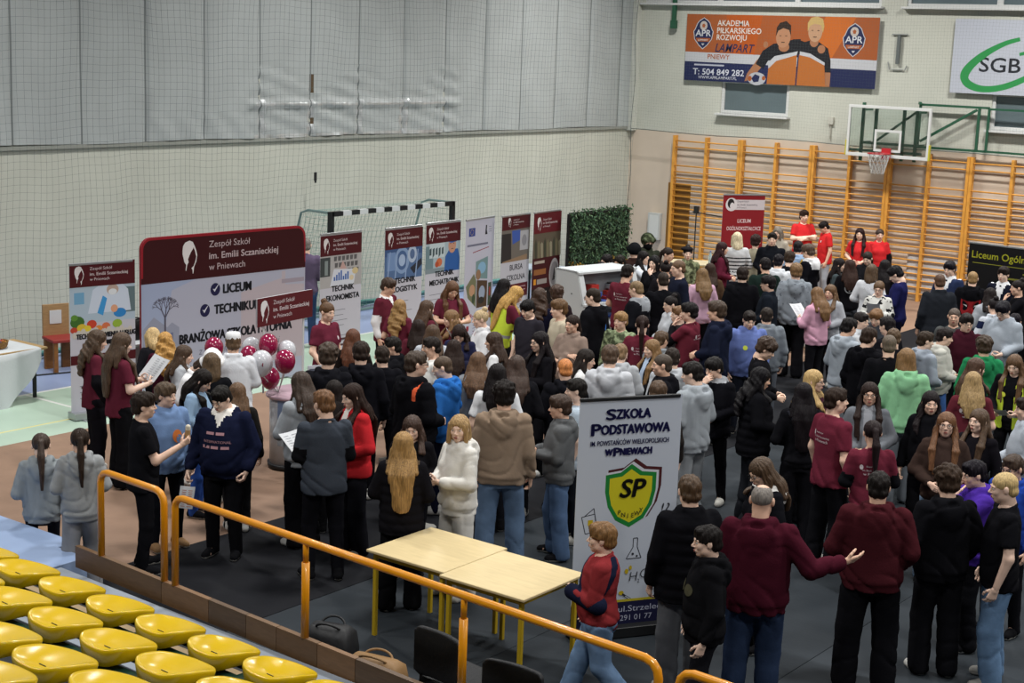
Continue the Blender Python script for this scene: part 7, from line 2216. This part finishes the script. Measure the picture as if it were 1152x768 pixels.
    (-7.58, 14.39, 0, 1.694, -47, 'f', 'puffer:121216', 'wide:2a2c32', 'longwavy:121013', 'front', 'hp=14', 'woman with wavy black hair in black puffer coat'),
    (-8.35, 15.9, 0, 1.72, -67, 'm', 'sweater:16161a', 'slim:15151a', 'curly:3b2b20', 'front', 'hp=28', 'curly brown-haired boy in black high-neck, looking down'),
    (-8.26, 14.69, 0, 1.655, -176, 'm', 'jacket:131318', 'slim:121216', 'mop:1a1717', 'mouthR', 'hp=14,hd=-20,hood=9a9da3', 'boy in black jacket covering his mouth with his hand'),
    (-7.97, 13.75, 0, 1.779, 82, 'm', 'hoodie:9aa1a8', 'wide:8b9095', 'short:1c1918', 'front', 'hp=12,hd=25', 'boy in light grey hoodie and grey sweatpants right of the school roll-up'),
    (-8.57, 14.1, 0, 1.724, 129, 'm', 'hoodie:15151a', 'slim:1b1b20', 'crop:43382f', 'down', 'hp=2', 'cropped boy with black hood in profile above the school roll-up'),
    (-8.82, 14.7, 0, 1.671, 41, 'm', 'hoodie:adb1b7', 'slim:1b1b20', 'short:2b231f', 'down', 'hp=8', 'boy in grey hoodie largely hidden behind the cropped profile boy'),
    (-9.68, 15.66, 0, 1.521, 157, 'f', 'jacket:18181c', 'slim:1b1b20', 'vlong:7d5f3d', 'front', 'hp=4,under=a8bad2', 'fair long-haired girl in black over pale blue, above the roll-up'),
    (-8.03, 13.14, 0, 1.65, 33, 'm', 'sweater:2b2624', 'slim:1b1b20', 'mop:4d3a2a', 'down', 'hp=8', 'small brown-haired child whose hair just shows over the roll-up top'),
    (-5.16, 9.99, 0, 1.812, 19, 'm', 'hoodie:451322', 'jeans:2a3750', 'bald:7a736d', 'pointR', 'hp=4,stout=1', 'broad bald man in maroon hoodie pointing right with one hand'),
    (-5.77, 11.22, 0, 1.68, 147, 'f', 'hoodie:15151a', 'wide:131317', 'long:4a3828', 'front', 'glasses=1,hp=25,hood=d2d0cc', 'girl with glasses in black jacket with white hood beyond the bald man'),
    (-5.78, 10.01, 0, 1.748, 50, 'm', 'puffer:131317', 'wide:5b5d62', 'short:4b3826', 'down', 'hp=6', 'man in black padded jacket and grey trousers beside the school roll-up'),
    (-5.26, 9.42, 0, 1.6, 131, 'm', 'hoodie:151518', 'slim:1f1f24', 'short:1b1716', 'down', 'hp=4,patch=4c4a38', 'boy in black hoodie with olive camouflage chest patches'),
    (-4.74, 11.12, 0, 1.76, 25, 'm', 'hoodie:44181f', 'wide:131317', 'short:1b1715', 'pocket', 'shoec=6b6762,stout=1,hp=6', 'heavy boy in faded burgundy hoodie and black trousers, back turned'),
    (-4.42, 11.74, 0, 1.74, 43, 'm', 'hoodie:131317', 'wide:17171b', 'curly:35281f', 'pocket', 'fix=1,hp=10', 'curly-haired boy in black hoodie, back turned, beside the purple hoodie'),
    (-4.46, 12.49, 0, 1.649, 135, 'm', 'hoodie:4a2a9a', 'wide:141418', 'short:17131a', 'mouth', 'hp=12', 'dark-haired boy in purple hoodie with hand on his face'),
    (-3.99, 11.87, 0, 1.76, 119, 'm', 'tee:131317', 'wide:6480a0', 'crop:b99f6d', 'down', 'fix=1,hp=8', 'blond cropped boy in black tee and blue jeans'),
    (-4.33, 13.01, 0, 1.624, 163, 'm', 'jacket:1c3f9a', 'slim:1b1b20', 'short:3c2d22', 'down', 'hp=8,glasses=1', 'boy with glasses in blue at the picture edge behind the blond cropped boy'),
    (-6.02, 9.19, 0, 1.5, 121, 'm', 'sweater:8f2b2f', 'jeans:6c86a6', 'mop:7a5833', 'sling', 'walk=1,stout=1', 'fair-haired child in red sweater with arm in navy sling, walking by the tables'),
    (-4.93, 15.06, 0, 1.704, 118, 'm', 'hoodie:aab2bd', 'wide:a3adba', 'short:2a211d', 'front', 'hp=6', 'pale grey-hooded person cut by the picture edge below the smiling hi-vis girl'),
    (-14.35, 21.64, 0, 1.543, 154, 'f', 'sweater:1a1a1e', 'slim:17171b', 'long:171214', 'front', 'hp=10', 'black-haired girl behind the white display case, nearer its middle'),
    (-13.88, 21.31, 0, 1.61, 173, 'f', 'sweater:1a1a1e', 'slim:17171b', 'bob:19140f', 'front', 'hp=12', 'black-haired girl behind the white display case, at its right end'),
    (-13.74, 20.55, 0, 1.574, 54, 'f', 'sweater:1a1a1e', 'slim:17171b', 'bob:1f1719', 'front', 'hp=10', 'dark head just peeping over the white display case at its left part'),
    (-7.15, 20.92, 0, 1.571, 24, 'm', 'sweater:131317', 'slim:17171b', 'short:17131a', 'front', 'hp=8', 'dark-haired boy in black right of the bespectacled light grey hoodie boy'),
]
# ------------------------------------------------------------------ the crowd
def parse(row):
    x, y, z, H, rot, sex, top, bot, hair, pose, ex, label = row
    P = dict(x=x, y=y, z=z, H=H, rot=math.radians(rot), sex=sex, pose=pose, label=label)
    t = top.split(':'); P['top'], P['topc'] = t[0], t[1]
    if len(t) > 2: P['topc2'] = t[2]
    P['bot'], P['botc'] = bot.split(':')
    P['hair'] = tuple(hair.split(':'))
    for kv in ex.split(','):
        if kv:
            k, v = kv.split('=')
            try: P[k] = float(v) if k in ('hp', 'hd', 'lean', 'stout', 'walk', 'hivis', 'glasses', 'camo', 'floral', 'speck', 'toque') else v
            except ValueError: P[k] = v
    return P

SKINS = ('e2bca6', 'e8c5b0', 'dab097', 'e5bfa8')
HELD = {}
for n, row in enumerate(PEOPLE):
    P = parse(row)
    P['seed'] = n * 3 + 1
    d = math.hypot(P['x'], P['y'])
    P['lod'] = 0 if d < 14.3 else (1 if d < 20.5 else 2)
    P['skin'] = SKINS[n % 4]
    if P.get('camo'): P['topmat'] = camo('6f7a5e' if P['top'] == 'sweater' else '5c6148')
    if P.get('floral'): P['topmat'] = spots('floral_knit', 'c6c6c2', '1b1b1e', 11, .42)
    if P.get('speck'): P['topmat'] = spots('speckled_fleece', '7f868e', '555b63', 22, .36)
    P['shoe'] = ('d0cfca', '17171a', '8f8d88', '17171a', 'bfbdb6')[n % 5]
    if 'shoec' in P: P['shoe'] = P['shoec']
    HELD[n] = build_person(P)[:2] + (P,)

# ---- what they hold: each its own thing
def held_paper(n, w, h, label, hand=None, tilt=55, turn=0, shift=(0, 0, 0), name='leaflet', marks='8a8d94', c='c9ccd0', fold=False, cat='paper'):
    o, grips, P = HELD[n]
    bpy.context.view_layer.update()
    S = o.scale[0]
    g = Vector(grips[hand]) if hand else (Vector(grips[1]) + Vector(grips[-1])) / 2
    g = g + Vector(shift)
    m = MB()
    nx = 8
    V, F = [], []
    for i in range(nx + 1):
        u = -w / 2 + w * i / nx
        bend_ = (.03 * abs(u / (w / 2)) ** 1.0 if fold else .012 * (u / (w / 2)) ** 2)
        for v in (0, h): V.append((u, v - .02, bend_))
    for i in range(nx): F.append((2 * i, 2 * i + 2, 2 * i + 3, 2 * i + 1))
    k = len(V)
    V += [(x, y, z - .002) for x, y, z in V]; F += [tuple(q + k for q in f)[::-1] for f in F]
    m.add(V, F, ink(c))
    rn = random.Random(n)
    for i in range(9):
        y0 = h * (.08 + .09 * i)
        ww = w * rn.uniform(.28, .4)
        for sg in (-1, 1):
            x0 = sg * w * .23
            m.add([(x0 - ww / 2, y0, .016 if fold else .006), (x0 + ww / 2, y0, .016 if fold else .006), (x0 + ww / 2, y0 + .005, .016 if fold else .006), (x0 - ww / 2, y0 + .005, .016 if fold else .006)], [(0, 1, 2, 3)], ink(marks))
    q = m.build(name)
    R = Matrix.Translation(o.location) @ Matrix.Rotation(o.rotation_euler[2], 4, 'Z')
    q.matrix_world = R @ Matrix.Translation(g * S) @ Matrix.Rotation(math.radians(turn), 4, 'Z') @ Matrix.Rotation(math.radians(tilt), 4, 'X')
    tag(q, label, cat)
    return q

IDX = {row[-1]: i for i, row in enumerate(PEOPLE)}
def who(s): return [i for l, i in IDX.items() if s in l][0]
held_paper(who('carrying a photo sheet'), .3, .26, 'glossy sheet of dark photos carried low by the maroon-tee girl', 1, -82, 0, (0, .03, -.14), marks='4a3c3a')
held_paper(who('open white booklet'), .42, .3, 'open white booklet read by the girl with waist-length hair', None, 50, 0, fold=True, name='booklet', cat='booklet')
held_paper(who('pink lettering and white collar'), .15, .21, 'colourful leaflet hanging from the navy-hoodie boy hand', 1, -70, 0, (0, .03, -.08), marks='b0603c')
held_paper(who('holding a white leaflet'), .26, .32, 'white leaflet held out to the side by the grey-tee boy', -1, 40, 35, (0, .02, 0))
held_paper(who('lanyard holding a sheet'), .21, .29, 'white printed sheet held by the woman with the top bun', None, 60)
held_paper(who('pink hoodie reading'), .22, .28, 'white papers read by the girl in the pink hoodie', None, 40)
held_paper(who('navy sweater reading a grey'), .3, .25, 'grey sheet read by the tall boy in navy', None, 35, c='8f9196')
held_paper(who('black flowers'), .2, .26, 'small paper held by the girl in the flowered sweater', None, 50)
held_paper(who('ponytail holding a white sheet'), .21, .3, 'white sheet held by the ponytailed maroon-tee girl', 1, 30, -30, (.03, 0, 0))
held_paper(who('open hi-vis vest with yellow badge'), .16, .24, 'notebook in the hands of the smiling hi-vis girl', None, 25, name='notebook', c='b9bcc0', cat='notebook')
def held_block(n, hand, size, c, label, name, cat, rough=.25, shift=(0, 0, 0), rot=(50, 0, 0)):
    o, grips, P = HELD[n]
    g = (Vector(grips[hand]) if hand else (Vector(grips[1]) + Vector(grips[-1])) / 2) + Vector(shift)
    m = MB().box((-size[0] / 2, -size[1] / 2, -size[2] / 2), (size[0] / 2, size[1] / 2, size[2] / 2), paint(c, rough))
    m.box((-size[0] * .44, -size[1] * .46, size[2] / 2), (size[0] * .44, size[1] * .46, size[2] / 2 + .001), paint('101318', .1))
    q = m.build(name)
    q.matrix_world = Matrix.Translation(o.location) @ Matrix.Rotation(o.rotation_euler[2], 4, 'Z') @ Matrix.Translation(g * o.scale[0]) @ Matrix.Rotation(math.radians(rot[0]), 4, 'X')
    tag(q, label, cat)
held_block(who('low-cut black top holding'), None, (.075, .155, .01), '3a78b0', 'blue phone in the hands of the black-haired girl with glasses', 'phone', 'phone')
held_block(who('white hoodie and white sweatpants'), None, (.075, .15, .01), '24262c', 'dark phone in the hands of the white-hoodie girl', 'phone', 'phone')
n = who('pale snack'); o, grips, P = HELD[n]
g = Field((-.05, -.05, -.09), (.05, .05, .1), .006); g.cap((0, 0, -.06), (0, .008, .06), .026, .024, 0)
V, F = g.mesh(); zz = V[F].mean(1)[:, 2]
q = mesh_obj('snack_roll', V, F, [paint('a8845a', .7), paint('cfc7b4', .6)], (zz > .035).astype(int))
q.matrix_world = Matrix.Translation(o.location) @ Matrix.Rotation(o.rotation_euler[2], 4, 'Z') @ Matrix.Translation((Vector(grips[1]) + Vector((0, .0, .05))) * o.scale[0])
tag(q, 'pale wrapped snack roll held up by the black-tee boy', 'snack')
